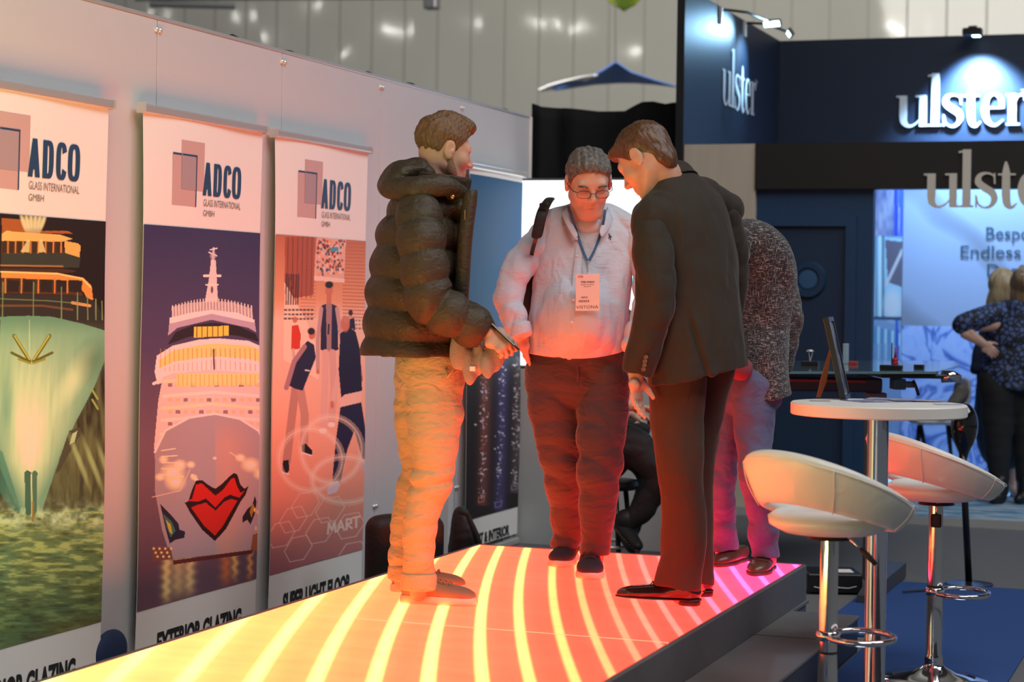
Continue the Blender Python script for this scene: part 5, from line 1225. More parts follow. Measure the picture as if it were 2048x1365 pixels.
    # front placket volume
    s.limb([W_(915, 405, 7.44), W_(918, 500, 7.42), (W_(912, 600, 7.42)), W_(900, 700, 7.42)], [(.10, .03), (.11, .032), (.12, .035), (.12, .035)], .03, latv)
    s.cut(W_(822, 713, 7.46), Vector((0, 0, -1)) + fwd * .0)
    rx, ry = root.location.x, root.location.y
    def f(P, D): return .0030 * n3(P, 26, 12) + .0030 * np.abs(n3(P, 60, 13)) * 1.0 + .0022 * n3((P[0], P[1], P[2] * .3), 70, 5)
    s.disp(quilt([W_(*q) for q in sp], pitch, .019, .75, .045)); s.disp(f); soft('jacket_body', s, mj, root, .006, 1)
    # near (right) sleeve
    arm = [(838, 425, 7.27), (842, 480, 7.22), (851, 545, 7.20), (862, 600, 7.20), (905, 632, 7.20), (950, 655, 7.22), (972, 668, 7.23)]
    s = Sdf(); s.limb([W_(*q) for q in arm], [.084, .092, .092, .092, .085, .077, .064], .02)
    ad = (W_(972, 668, 7.23) - W_(940, 650, 7.22)).normalized(); s.cut(W_(976, 668, 7.23), ad)
    s.disp(quilt([W_(*q) for q in arm], .100, .014, .75, .03)); s.disp(f); soft('sleeve', s, mj, root, .005, 1)
    arm = [(848, 425, 7.66), (852, 500, 7.72), (862, 580, 7.72), (900, 622, 7.66), (945, 645, 7.56), (962, 660, 7.50)]
    s = Sdf(); s.limb([W_(*q) for q in arm], [.082, .086, .084, .078, .068, .058], .02); s.disp(f); soft('sleeve', s, mj, root, .006, 1)
    # hood, collar
    s = Sdf()
    s.limb([W_(775, 372, 7.47), W_(800, 352, 7.47), W_(838, 346, 7.47)], [(.125, .038), (.150, .058), (.115, .05)], .03, latv)
    s.limb([W_(782, 378, 7.36), W_(830, 378, 7.27), W_(885, 372, 7.29), W_(925, 385, 7.36)], [.040, .044, .038, .025], .03)
    s.limb([W_(782, 378, 7.58), W_(830, 376, 7.66), W_(885, 372, 7.62), W_(925, 382, 7.52)], [.040, .044, .038, .025], .03)
    s.limb([W_(835, 335, 7.47), W_(850, 350, 7.47)], [(.090, .035), (.110, .05)], .03, latv)
    s.disp(lambda P, D: .004 * n3(P, 30, 22) + .003 * np.abs(n3(P, 65, 23))); soft('hood', s, mj, root, .005, 1)
    # stand-up collar: open in front
    rows = []
    cc = W_(880, 372, 7.46)
    for j in range(6):
        t = j / 5; row = []
        for i in range(25):
            a = math.radians(-150 + 300 * i / 24)      # 0 = back
            rad = .098 + .020 * t + .03 * (1 - math.cos(a)) * .6
            dirv = (-fwd) * math.cos(a) + latv * math.sin(a) * .92
            zz = -.045 + .10 * t + .015 * (math.cos(a)) * t - .0 
            row.append(W_(870, 380, 7.46) + dirv * rad + ZZ * zz)
        rows.append(row)
    flap('stand_collar', rows, mj, root, .016)
    # placket strip, snap and zip
    rows = []
    edge = [(953, 378, 7.30), (950, 410, 7.29), (944, 450, 7.28), (939, 500, 7.28), (936, 560, 7.28), (932, 625, 7.30), (922, 690, 7.32)]
    for (x, y, d) in edge:
        rows.append([W_(x - 26, y + 4, d + .01), W_(x - 12, y + 1, d - .012), W_(x, y, d), W_(x + 1, y, d + .06), W_(x - 3, y, d + .13)])
    flap('placket', rows, mj, root, .014)
    b = MB(); c = W_(905, 394, 7.262); b.lathe(c, [(0, .004), (.007, .003), (.008, 0)], 16, -FW); b.build('snap_button', mat('brass', (.45, .3, .12), .35, .9), root, True)
    b = MB(); b.box(W_(930, 430, 7.262) - Vector((.002, .002, .018)), W_(930, 430, 7.262) + Vector((.002, .002, .018)), .001, 1); b.build('zip_pull', M.get('brass') or mat('brass', (.6, .42, .2), .3, .9), root)
    # shoes
    mu = mat('tan_suede', (.27, .17, .10), .75, sheen=.2, bump=[(200, .0006, ONE)]); ms = mat('cream_rubber', (.74, .62, .48), .5); ml = mat('tan_lace', (.30, .19, .12), .8)
    h1 = G(803, 1205, .3); t1 = G(960, 1212, .3); a1 = math.degrees(math.atan2((t1 - h1).dot(FW), (t1 - h1).dot(HH)))
    shoe(root, h1, a1, (t1 - h1).length * .98, .105, 'sneaker', mu, ms, ml)
    h2 = G(783, 1183, .3); t2 = G(925, 1186, .3); a2 = math.degrees(math.atan2((t2 - h2).dot(FW), (t2 - h2).dot(HH)))
    shoe(root, h2, a2 + 6, .295, .105, 'sneaker', mu, ms, ml)
    # knitted hat held in the hands
    mk = mat('rose_knit', (.34, .285, .26), .95, sheen=.3, bump=[(120, .003, (1, 1, 3)), (20, .006, ONE)])
    e = empty('knitted_hat', W_(955, 720, 7.3)); tag(e, 'pinkish beige knitted hat crumpled in the hands of the man in the puffer jacket', 'hat')
    s = Sdf(); 
    s.limb([W_(922, 684, 7.27), W_(926, 712, 7.26), W_(932, 735, 7.26), W_(940, 750, 7.26)], [(.022, .028), (.024, .042), (.022, .038), (.016, .022)], .03, FW)
    s.limb([W_(988, 700, 7.27), W_(978, 720, 7.25), W_(955, 732, 7.26)], [(.030, .040), (.030, .046), (.022, .030)], .03, FW)
    s.limb([W_(940, 690, 7.33), W_(990, 690, 7.33)], [.030, .030], .03)
    s.disp(lambda P, D: crease((P[0], P[1], P[2] * .35), .012, 41, 62, (1, 1, 1)) + .003 * n3(P, 90, 42)); V, Q = s.mesh(.004, 1); link_mesh('knit_fabric', V, Q, mk, e, True)
    b = MB(); c = W_(945, 738, 7.228); b.box(c - Vector((.011, .003, .009)), c + Vector((.011, .003, .009)), .002, 1); b.build('care_tag', M['paper'], e)
    # phone
    e = empty('smartphone', W_(1008, 672, 7.2)); tag(e, 'slim dark smartphone held flat in the hand of the man in the puffer jacket', 'phone')
    a = W_(990, 655, 7.20); c = W_(1024, 687, 7.17); ux = (c - a).normalized(); uy = (FW - ux * FW.dot(ux)).normalized(); uz = ux.cross(uy)
    b = MB(); b.box((-.072, -.036, -.004), (.072, .036, .004), .0035, 2)
    mid = a.lerp(c, .5) + FW * .02
    Rm = Matrix((ux, uy, uz)).transposed()
    for v in b.bm.verts: v.co = mid + Rm @ v.co
    b.build('phone_body', M['black_gloss'], e)
    b = MB(); b.box((-.070, -.034, -.0048), (.070, .034, -.0042)); 
    for v in b.bm.verts: v.co = mid + Rm @ v.co
    b.build('phone_screen', M['black_plastic'], e)
man_puffer()
# ---------------------------------------------------------------- man in the pale blue shirt (faces the camera, looks down)
def tilt_bits(): pass
def man_shirt():
    root = person(G(1150, 1150, .3), 'man in a pale blue shirt and dark trousers, wearing glasses and a lanyard')
    W_ = W; TH = -84
    Rb = frame(TH); Rh = frame(-80, 27, 3); lat = Rb @ Vector((1, 0, 0)); fwd = Rb @ Vector((0, 1, 0))
    msh = mat('oxford_shirt', (.58, .60, .69), .75, sheen=.1, bump=[(9, .014, (1.6, 1.6, .8)), (26, .004, (.6, .6, 1.6))])
    mtr = mat('dark_chino', (.060, .048, .060), .75, sheen=.3, bump=[(13, .010, (1, 1, 2.0)), (30, .001, (1, 1, 1.5))])
    mh = mat('dark_grey_hair', (.045, .040, .038), .6, bump=[(90, .002, ONE)], var=(45, (.20, .18, .165), .22, (2, 2, 1)))
    hc = W_(1177, 366, 8.22); neck = W_(1177, 462, 8.33)
    s = Sdf(); p = head_prims(s, hc, Rh, 1.06, neck, 1.10, .066); s.ell(p(0, .045, -.11), [.048, .045, .03], None, .03)
    VH = s.mesh(.0026, 1)
    # right hand into the pocket (image left)
    wr = W_(1042, 672, 8.22); s = Sdf()
    hand_prims(s, wr, W_(1074, 765, 8.40) - wr, HH - ZZ * .1, fwd, 1.03, (.15, .15, .15, .15), .02, (.9, .5, .1), W_(1018, 610, 8.22)); VR = s.mesh(.003, 1)
    wl = W_(1272, 690, 8.17); s = Sdf(); hand_prims(s, wl, W_(1278, 765, 8.22) - wl, -HH, fwd, 1.03, (.15, .15, .15, .15), .02, (.9, .5, .1), W_(1290, 620, 8.22)); VL = s.mesh(.003, 1)
    s = Sdf(); s.limb([neck, W_(1170, 520, 8.36), W_(1160, 690, 8.36)], [.075, .12, .12], .03); s.limb([W_(1150, 480, 8.36), W_(1070, 500, 8.33), W_(1024, 590, 8.24), W_(1036, 665, 8.18)], [.05, .045, .040, .03]); s.limb([W_(1210, 480, 8.36), W_(1286, 520, 8.31), W_(1294, 590, 8.26), W_(1266, 680, 8.16)], [.05, .045, .040, .03]); s.limb([W_(1135, 1030, 8.52), W_(1134, 1105, 8.60)], [.045, .04]); s.limb([W_(1190, 1030, 8.24), W_(1188, 1120, 8.26)], [.045, .04])
    VB = s.mesh(.007, 1)
    V, Q = join([VH, VR, VL, VB]); link_mesh('body', V, Q, M['skin_pale'], root, True)
    hair('hair', hc, Rh, mh, root, 1.06, strands=6500, slen=.026, comb=(0, .3, .3), seed=8, spike=.8, amp=.008, vol=(.083, .102, .092), wide=1.08, top=.2,
         line=([-.14, -.085, -.05, -.02, .008, .020, .035, .05, .066, .080, .12], [-.075, -.07, -.04, .035, .035, -.004, .03, .056, .072, .080, .09]))
    mg = mat('glasses_metal', (.03, .03, .035), .3, .8)
    e = empty('glasses', hc); e.parent = root; e.location = hc - Vector(parent_world(root))
    P = lambda x, y, z: hc + Rh @ Vector((x * 1.10, y, z)) * 1.06
    b = MB()
    for q in (-1, 1):
        c = q * .033; pts = []
        for i in range(25):
            a = 2 * math.pi * i / 24; rx, rz = .0245, .0155; ca, sa = math.cos(a), math.sin(a)
            pts.append(P(c + rx * abs(ca) ** .7 * (1 if ca > 0 else -1), .104 - .10 * abs(c + rx * ca) ** 1.2, -.004 + rz * abs(sa) ** .8 * (1 if sa > 0 else -1)))
        b.tube(pts, .0012, 6, False)
        b.tube([P(q * .058, .098, .004), P(q * .070, .085, .006), P(q * .078, .03, .006), P(q * .082, -.01, .006), P(q * .082, -.02, -.01)], .0018, 6)
    b.tube([P(-.009, .106, .0), P(0, .110, .003), P(.009, .106, 0)], .0013, 6); b.build('frame', mg, e, True)
    ml = mat('lens_glass', (1, 1, 1), .02, trans=1.0); b = MB()
    for q in (-1, 1):
        c = q * .033; vs = [P(c + .0235 * math.cos(a), .103 - .10 * abs(c + .0235 * math.cos(a)) ** 1.2, -.004 + .0145 * math.sin(a)) for a in [2 * math.pi * i / 20 for i in range(20)]]
        b.add(vs, [tuple(range(20))])
    b.build('lens', ml, e)
    b = MB(); 
    for q in (-1, 1): b.tube([P(q * .018, .091, .020), P(q * .034, .092, .026), P(q * .050, .080, .021)], .0042, 6)
    b.build('eyebrows', mh, root, True)
    # shirt body
    s = Sdf()
    s.limb([W_(1180, 428, 8.36), W_(1176, 470, 8.36), W_(1168, 540, 8.33), W_(1158, 620, 8.31), W_(1155, 680, 8.31), W_(1154, 750, 8.32)],
           [(.115, .062), (.195, .108), (.205, .132), (.207, .155), (.212, .168), (.208, .160)], .03, lat)
    s.limb([W_(1108, 446, 8.36), W_(1180, 430, 8.38), W_(1252, 450, 8.36)], [.054, .066, .054], .04)
    s.ell(W_(1155, 640, 8.17), [.13, .11, .14], None, .10)
    # hem: drops towards the front centre
    c = W_(1140, 716, 8.2); s.cut(c, Vector((0, 0, -1)) - fwd * .10)
    zt = W_(1150, 640, 8.3).z
    def f(P, D):
        X = (P[0] - c.x) * lat.x + (P[1] - c.y) * lat.y
        return crease(P, .0045 + .005 * np.clip((1.35 - P[2]) / .3, 0, 1), 31, 30, (1.25, 1.25, .75)) + .0015 * n3(P, 70, 3)
    s.disp(f)
    def hem(P, D):
        X = (P[0] - c.x) * lat.x + (P[1] - c.y) * lat.y; zc_ = c.z - .002 + .26 * np.minimum(X * X * 2.2, .2) 
        return np.maximum(D, zc_ - P[2]) - D
    s.disp(hem); soft('shirt_body', s, msh, root, .006, 1)
    def sf(P, D): return crease(P, .0075, 37, 44, (.6, .6, 1.2)) + .002 * n3(P, 85, 6)
    # sleeves
    s = Sdf(); s.limb([W_(1104, 456, 8.36), W_(1070, 492, 8.33), W_(1037, 536, 8.27), W_(1021, 582, 8.24), W_(1024, 630, 8.20), W_(1036, 668, 8.17)], [.056, .064, .068, .066, .057, .047], .02)
    a = (W_(1036, 668, 8.17) - W_(1026, 635, 8.19)).normalized(); s.cut(W_(1037, 668, 8.17), a); s.disp(sf); soft('sleeve', s, msh, root, .005, 1)
    s = Sdf(); s.limb([W_(1037, 651, 8.175), W_(1043, 677, 8.16)], [.049, .046], .01); s.cut(W_(1043, 674, 8.16), a); s.cut(W_(1035, 650, 8.17), -a); s.disp(lambda P, D: .002 * n3(P, 40, 3)); soft('shirt_cuff', s, msh, root, .0045, 1)
    s = Sdf(); s.limb([W_(1258, 458, 8.36), W_(1288, 520, 8.31), W_(1296, 585, 8.26), W_(1285, 640, 8.20), W_(1264, 690, 8.15)], [.056, .064, .064, .056, .047], .02)
    s.disp(sf); soft('sleeve', s, msh, root, .005, 1)
    # collar: two points open over a pale undershirt
    for q in (-1, 1):
        # q=-1 image left
        K = 1 if q > 0 else -1
        nk = [(1176 + q * 8, 418, 8.47), (1176 + q * 30, 415, 8.42), (1176 + q * 41, 410, 8.34), (1176 + q * 38, 424, 8.25), (1176 + q * 20, 462, 8.20)]
        ou = [(1176 + q * 10, 436, 8.49), (1176 + q * 40, 434, 8.44), (1176 + q * 52, 430, 8.34), (1176 + q * 47, 452, 8.235), (1176 + q * 27, 480, 8.19)]
        if q < 0: nk[-1] = (1148, 455, 8.21); ou[-1] = (1138, 462, 8.20); nk[-2] = (1133, 415, 8.25); ou[-2] = (1122, 428, 8.24); ou.append((1150, 482, 8.19)); nk.append((1158, 470, 8.20))
        top = [W_(*v) for v in nk]; bot = [W_(*v) for v in ou]; md = [a_.lerp(b_, .5) + (-FW * .006) for a_, b_ in zip(top, bot)]
        flap('collar', [top, md, bot], msh, root, .006)
    s = Sdf(); s.ell(W_(1178, 452, 8.28), [.060, .055, .045], None, .02); soft('undershirt', s, mat('undershirt', (.62, .66, .70), .8), root, .005, 1)
    # placket + buttons + pony-less small chest emblem
    fr = lambda x, y, d: W_(x, y, d)
    pl = [(1160, 484), (1156, 520), (1152, 560), (1148, 600), (1145, 640), (1142, 680), (1138, 722)]
    dep = [8.215, 8.19, 8.165, 8.128, 8.085, 8.078, 8.115]
    dg = bpy.context.evaluated_depsgraph_get(); bpy.context.view_layer.update()
    from mathutils.bvhtree import BVHTree
    so = [o for o in root.children if o.name.startswith('shirt_body')][0]
    bv = BVHTree.FromPolygons([v.co + Vector(parent_world(root)) for v in so.data.vertices], [tuple(p_.vertices) for p_ in so.data.polygons])
    def hit(x, y, lift=.004):
        r = ray(x, y).normalized(); h = bv.ray_cast(CAMP, r); return (h[0] - r * lift) if h[0] is not None else W_(x, y, 8.15)
    flap('placket', [[hit(x - 8, y), hit(x, y, .007), hit(x + 8, y)] for x, y in pl], msh, root, .003)
    b = MB()
    for x, y in ((1153, 478), (1154, 512), (1151, 556), (1147, 600), (1144, 645)): 
        h = hit(x, y, .011); b.lathe(h, [(0, .002), (.0055, .002), (.006, 0)], 12, -FW)
    b.build('buttons', M['white_plastic'], root, True)
    b = MB(); h = hit(1219, 474, .005)
    for dx, dz, r in ((0, .006, .004), (.003, .0, .006), (-.004, -.006, .003), (.004, -.010, .003), (-.002, .012, .003)): b.lathe(h + HH * dx + ZZ * dz, [(0, .001), (r, 0)], 8, -FW)
    b.build('chest_emblem', mat('emblem_navy', (.05, .08, .1), .8), root)
    # trousers
    s = Sdf()
    s.limb([W_(1105, 735, 8.36), W_(1108, 820, 8.38), W_(1124, 930, 8.42), (W_(1134, 1010, 8.52)), W_(1136, 1095, 8.58)], [(.110, .12), (.108, .11), (.088, .085), (.076, .075), (.066, .068)], .03, lat)
    s.limb([W_(1203, 735, 8.34), W_(1206, 820, 8.30), W_(1200, 930, 8.24), (W_(1196, 1010, 8.24)), W_(1190, 1102, 8.25)], [(.108, .12), (.110, .11), (.090, .086), (.080, .076), (.067, .068)], .03, lat)
    s.limb([W_(1153, 700, 8.36), W_(1154, 755, 8.36)], [(.205, .155), (.205, .14)], .04, lat)
    s.cut(W_(1160, 1108, 8.3), Vector((0, 0, -1)))
    kz = W_(1150, 935, 8.3).z; az = .40
    def f2(P, D):
        z = P[2]; return crease(P, .0035 + .004 * np.exp(-((z - kz) / .14) ** 2) + .006 * np.exp(-((z - az) / .10) ** 2) + .004 * np.exp(-((z - 1.08) / .14) ** 2), 51, 30, (.6, .6, 1.1))
    s.disp(f2); soft('trousers', s, mtr, root, .006, 1)
    b = MB(); b.tube([hit(1153, 728, -.02), W_(1156, 745, 8.208), W_(1156, 765, 8.215)], .003, 6); b.build('fly_seam', mtr, root, True)
    # trainers
    mu = mat('navy_trainer', (.035, .030, .045), .75, bump=[(150, .0008, ONE)]); ms = mat('trainer_sole', (.80, .72, .60), .5); ml = mat('trainer_lace', (.05, .05, .06), .8)
    t1 = G(1116, 1137, .3); th = -102; h1 = t1 - frame(th) @ Vector((0, .295, 0))
    shoe(root, h1, th, .295, .120, 'sneaker', mu, ms, ml)
    t1 = G(1180, 1162, .3); th = -92; h1 = t1 - frame(th) @ Vector((0, .295, 0))
    shoe(root, h1, th, .295, .120, 'sneaker', mu, ms, ml)
    # lanyard + badge
    e = empty('visitor_badge', hit(1175, 585)); tag(e, 'white visitor badge on a blue lanyard, worn over the pale blue shirt', 'badge')
    mb2 = mat('lanyard_blue', (.03, .10, .24), .6)
    for k, pts in enumerate(([(1140, 420), (1146, 440), (1152, 462), (1160, 485), (1168, 508), (1176, 524)], [(1210, 418), (1208, 440), (1203, 462), (1194, 490), (1184, 512), (1176, 524)])):
        row = []
        for i, (x, y) in enumerate(pts):
            base = hit(x, y, .012) if i > 1 else W_(x, y, 8.20 + (.02 if i == 0 else -.005)); row.append([base - HH * .006, base, base + HH * .006])
        flap('lanyard_strap', row, mb2, e, .002)
    b = MB(); a0 = hit(1176, 524, .014); b.tube([a0, hit(1176, 545, .012)], .003, 6); b.box(a0 - Vector((.006, .004, .008)), a0 + Vector((.006, .004, .004)), .002, 1); b.build('clip', M['alu'], e)
    cs = [hit(1152, 549, .012), hit(1199, 549, .012), hit(1199, 622, .014), hit(1150, 622, .014)]
    dmin = min((q - CAMP).dot(FW) for q in cs) - .006
    TL, TR, BR, BL = [W_(x, y, dmin) for x, y in ((1152, 549), (1199, 548), (1199, 622), (1151, 622))]
    b = MB(); b.prism([TL, TR, BR, BL], FW * .002); b.build('card', M['paper'], e)
    ux = (TR - TL).normalized(); uz = (TL - BL).normalized(); wdt = (TR - TL).length; hgt = (TL - BL).length
    def T(mb_, t, u, v, w_, h_, bold=0): put_text(mb_, t, TL + ux * wdt * u - uz * hgt * v - FW * .0012, ux, uz, width=w_ * wdt, height=h_ * hgt, bold=bold)
    b = MB(); T(b, 'CSI', .08, .09, .22, .05, .02); b.build('red_print', mat('print_red', (.5, .08, .06), .6), e)
    b = MB(); T(b, 'Philip Holland', .22, .235, .56, .045, .02); T(b, 'System Architect', .22, .30, .56, .032); T(b, 'Marioff Oy', .34, .355, .30, .03); T(b, 'VISITOR', .22, .655, .30, .035, .02); T(b, 'VISTONA', .03, .945, .93, .085, -.01)
    for i in range(16):
        u = .12 + i * .03; o_ = TL + ux * wdt * u - uz * hgt * .77 - FW * .0012; w_ = .004 * wdt * (1 + (i * 7 % 3)) * 1.6; b.add([o_, o_ + ux * w_, o_ + ux * w_ + uz * hgt * .06, o_ + uz * hgt * .06], [(0, 1, 2, 3)])
    b.build('dark_print', M['ink_black'], e)
    # backpack
    e = empty('backpack', W_(1075, 560, 8.55)); tag(e, 'black backpack carried on one shoulder of the man in the pale blue shirt', 'backpack')
    mbp = mat('backpack_black', (.012, .011, .012), .7, bump=[(40, .003, ONE)])
    s = Sdf(); s.limb([W_(1120, 470, 8.62), W_(1112, 560, 8.60), W_(1108, 640, 8.60)], [(.14, .09), (.155, .11), (.15, .10)], .03, lat); s.disp(lambda P, D: .004 * n3(P, 22, 3)); V, Q = s.mesh(.007, 1); link_mesh('pack_body', V, Q, mbp, e, True)
    s = Sdf(); s.limb([W_(1062, 520, 8.40), W_(1055, 570, 8.36), W_(1056, 620, 8.38), W_(1068, 650, 8.45)], [.022, .034, .032, .022], .02); V, Q = s.mesh(.006, 1); link_mesh('side_pocket', V, Q, mbp, e, True)
    row = []
    for (x, y) in ((1102, 398), (1096, 402), (1086, 418), (1080, 440), (1076, 462), (1072, 478)):
        h = hit(x, y, .012) if y > 405 else W_(x + 3, y, 8.36); row.append([h - HH * .024, h - FW * .004, h + HH * .024])
    row[0] = [W_(1092, 396, 8.45), W_(1102, 396, 8.46), W_(1112, 398, 8.46)]; row[1] = [W_(1086, 402, 8.33), W_(1097, 398, 8.33), W_(1109, 398, 8.34)]
    flap('shoulder_strap', row, mbp, e, .012)
    row = []
    for (x, y) in ((1074, 470), (1068, 488), (1062, 515), (1057, 545)):
        h = hit(x, y, .012) if y < 500 else W_(x, y, 8.28); row.append([h - HH * .009, h, h + HH * .009])
    flap('webbing_strap', row, M['black_plastic'], e, .004)
    b = MB(); c0 = hit(1087, 412, .026)
    b.box(c0 - Vector((.018, .004, .012)), c0 + Vector((.018, .006, .012)), .003, 1); b.build('strap_buckle', M['black_plastic'], e)
man_shirt()
# ---------------------------------------------------------------- man in the dark suit (faces image left and away, bends forward)
def man_suit():
    root = person(G(1385, 1205, .3), 'tall man in a charcoal suit bending forward to look at the floor')
    W_ = W
    Rb = frame(138); lat = Rb @ Vector((1, 0, 0)); fwd = Rb @ Vector((0, 1, 0)); Rh = frame(152, 40, 4)
    ms = mat('charcoal_wool', (.037, .028, .022), .8, spec=.25, sheen=.12, bump=[(9, .010, (1.5, 1.5, .7)), (500, .0002, ONE)])
    mt = mat('charcoal_trousers', (.055, .034, .024), .8, spec=.25, sheen=.12, bump=[(9, .008, (1.5, 1.5, .6))])
    mh = mat('dark_brown_hair', (.055, .022, .012), .45, bump=[(80, .002, (1, 1, .4))], var=(50, (.14, .065, .03), .25, (2, 2, .6)))
    hc = W_(1291, 321, 7.44); neck = W_(1335, 372, 7.50)
    s = Sdf(); p = head_prims(s, hc, Rh, 1.08, neck, 1.0, .060)
    VH = s.mesh(.0026, 1)
    # left hand hanging, fingers slightly curled
    wr = W_(1272, 748, 7.28); s = Sdf()
    hand_prims(s, wr, W_(1274, 835, 7.27) - wr, HH * .86 - FW * .5, HH * .5 + FW * .86, 1.0, (.16, .20, .24, .28), .03, (.80, .35, .50), W_(1282, 680, 7.30)); VL = s.mesh(.0024, 1)
    s = Sdf(); s.limb([W_(1365, 1120, 7.44), W_(1362, 1190, 7.44)], [.045, .038]); s.limb([W_(1398, 1120, 7.66), W_(1398, 1180, 7.66)], [.045, .038]); s.limb([neck, W_(1380, 430, 7.5), W_(1385, 600, 7.5)], [.062, .11, .12], .03); s.limb([W_(1350, 430, 7.46), W_(1304, 460, 7.34), W_(1312, 580, 7.26), W_(1278, 735, 7.28)], [.05, .045, .042, .030])
    VB = s.mesh(.007, 1)
    V, Q = join([VH, VL, VB]); link_mesh('body', V, Q, M['skin'], root, True)
    hair('hair', hc, Rh, mh, root, 1.08, strands=6000, slen=.036, comb=(0, -.9, -.25), seed=15, spike=.22, amp=.004, vol=(.082, .104, .090), top=.0,
         line=([-.14, -.085, -.05, -.022, .008, .020, .032, .05, .066, .080, .12], [-.115, -.105, -.085, .02, .035, -.012, .02, .045, .062, .070, .085]),
         extra=lambda s, p, Rr: (s.ell(p(0, .062, .085), [.055, .040, .030], Rr, .02), s.ell(p(0, -.062, -.025), [.066, .046, .075], Rr, .03)))
    # jacket
    s = Sdf()
    s.limb([W_(1356, 352, 7.50), W_(1366, 392, 7.48), W_(1376, 440, 7.47), (W_(1386, 520, 7.47)), W_(1392, 600, 7.46), W_(1396, 680, 7.45), W_(1400, 790, 7.45)],
           [(.085, .055), (.165, .085), (.212, .118), (.222, .132), (.205, .140), (.208, .150), (.225, .165)], .03, lat)
    s.limb([W_(1298, 440, 7.34), W_(1345, 392, 7.42), W_(1400, 388, 7.58), W_(1456, 420, 7.70)], [.060, .066, .066, .062], .05)
    s.limb([W_(1330, 720, 7.36), W_(1328, 795, 7.34)], [.05, .05], .05)
    # slanting hem
    a, b_, c_ = W_(1300, 778, 7.3), W_(1407, 752, 7.33), W_(1503, 727, 7.55)
    hn = (c_ - a).cross(FW).normalized(); hn = hn if hn.z < 0 else -hn
    s.cut(a, hn)
    # long draping folds, back vent
    v0, v1 = W_(1372, 620, 7.32), W_(1412, 752, 7.32)
    def f(P, D):
        d = crease(P, .0035, 71, 26, (1.5, 1.5, .55)) + .0012 * n3(P, 40, 3)
        X = P[0] * HH.x + P[1] * HH.y; X0 = np.interp(P[2], [v1.z, v0.z], [v1.dot(HH), v0.dot(HH)]); Y = P[0] * FW.x + P[1] * FW.y
        near = (Y < 7.47) * np.clip((v0.z - P[2]) / .06, 0, 1)
        return d + near * (.008 * np.exp(-((X - X0) / .010) ** 2) - .006 * np.exp(-((X - X0 - .022) / .018) ** 2))
    s.disp(f); soft('jacket', s, ms, root, .0055, 1)
    # left sleeve (near), right sleeve mostly hidden
    s = Sdf(); arm = [(1302, 432, 7.36), (1305, 500, 7.30), (1312, 580, 7.26), (1300, 655, 7.26), (1284, 710, 7.27), (1273, 752, 7.28)]
    s.limb([W_(*q) for q in arm], [.068, .076, .075, .069, .062, .056], .02)
    ad = (W_(1270, 752, 7.28) - W_(1284, 705, 7.27)).normalized(); s.cut(W_(1273, 747, 7.28), ad + HH * .05)
    s.disp(lambda P, D: crease(P, .0050, 75, 40, (.8, .8, .9)) + .0012 * n3(P, 60, 3)); soft('sleeve', s, ms, root, .005, 1)
    s = Sdf(); arm = [(1448, 430, 7.68), (1460, 520, 7.74), (1455, 610, 7.78), (1440, 690, 7.78)]
    s.limb([W_(*q) for q in arm], [.066, .074, .068, .056], .02); s.disp(lambda P, D: crease(P, .004, 77, 40, (.8, .8, .9))); soft('sleeve', s, ms, root, .006, 1)
    # collar
    rows = []
    nc = W_(1338, 362, 7.50); ax = (W_(1325, 345, 7.5) - W_(1380, 400, 7.5)).normalized(); u = lat; v = ax.cross(u).normalized()
    if v.dot(fwd) > 0: v = -v
    for j in range(4):
        t = j / 3; row = []
        for i in range(17):
            a_ = math.radians(-125 + 250 * i / 16); rr = .076 + .024 * t
            row.append(nc + (v * math.cos(a_) + u * math.sin(a_) * 1.0) * rr + ax * (.020 - .055 * t))
        rows.append(row)
    flap('jacket_collar', rows, ms, root, .007)
    # cuff buttons
    b = MB()
    mbq = mat('horn_button', (.16, .09, .06), .35)
    for x, y in ((1296, 715), (1294, 723), (1293, 731), (1291, 739)):
        c = W_(x - 4, y, 7.205); b.lathe(c, [(0, .003), (.005, .002), (.0075, .004), (.0085, .0)], 16, -FW)
    b.build('cuff_buttons', mbq, root, True)
    # trousers
    s = Sdf()
    s.limb([W_(1355, 740, 7.42), W_(1354, 830, 7.42), W_(1360, 940, 7.40), W_(1368, 1040, 7.42), W_(1364, 1110, 7.43), W_(1354, 1190, 7.43)], [(.110, .112), (.098, .104), (.084, .088), (.080, .084), (.082, .086), (.086, .094)], .03, lat)
    s.limb([W_(1412, 735, 7.62), W_(1396, 830, 7.63), W_(1387, 940, 7.64), W_(1392, 1040, 7.66), W_(1396, 1110, 7.66), W_(1396, 1182, 7.66)], [(.105, .11), (.092, .10), (.078, .082), (.064, .070), (.060, .062), (.060, .062)], .03, lat)
    s.cut(W_(1362, 1178, 7.43), Vector((0, 0, -1)) - HH * .12)
    az = .45
    s.disp(lambda P, D: crease(P, .0030 + .0075 * np.exp(-((P[2] - az) / .09) ** 2) * (P[2] < 10), 81, 30, (.9, .9, .8)) + .0012 * n3(P, 60, 3)); soft('trousers', s, mt, root, .0055, 1)
    mu = mat('black_leather', (.014, .009, .008), .16, coat=.6, bump=[(18, .002, ONE)]); mso = mat('black_sole', (.012, .010, .010), .45)
    h1 = G(1401, 1213, .3); t1 = G(1231, 1203, .3); th = math.degrees(math.atan2((t1 - h1).dot(FW), (t1 - h1).dot(HH)))
    shoe(root, h1, th, .325, .108, 'dress', mu, mso, M['rubber'])
    h1 = G(1416, 1196, .3); shoe(root, h1, 112, .32, .105, 'dress', mu, mso, None)
man_suit()
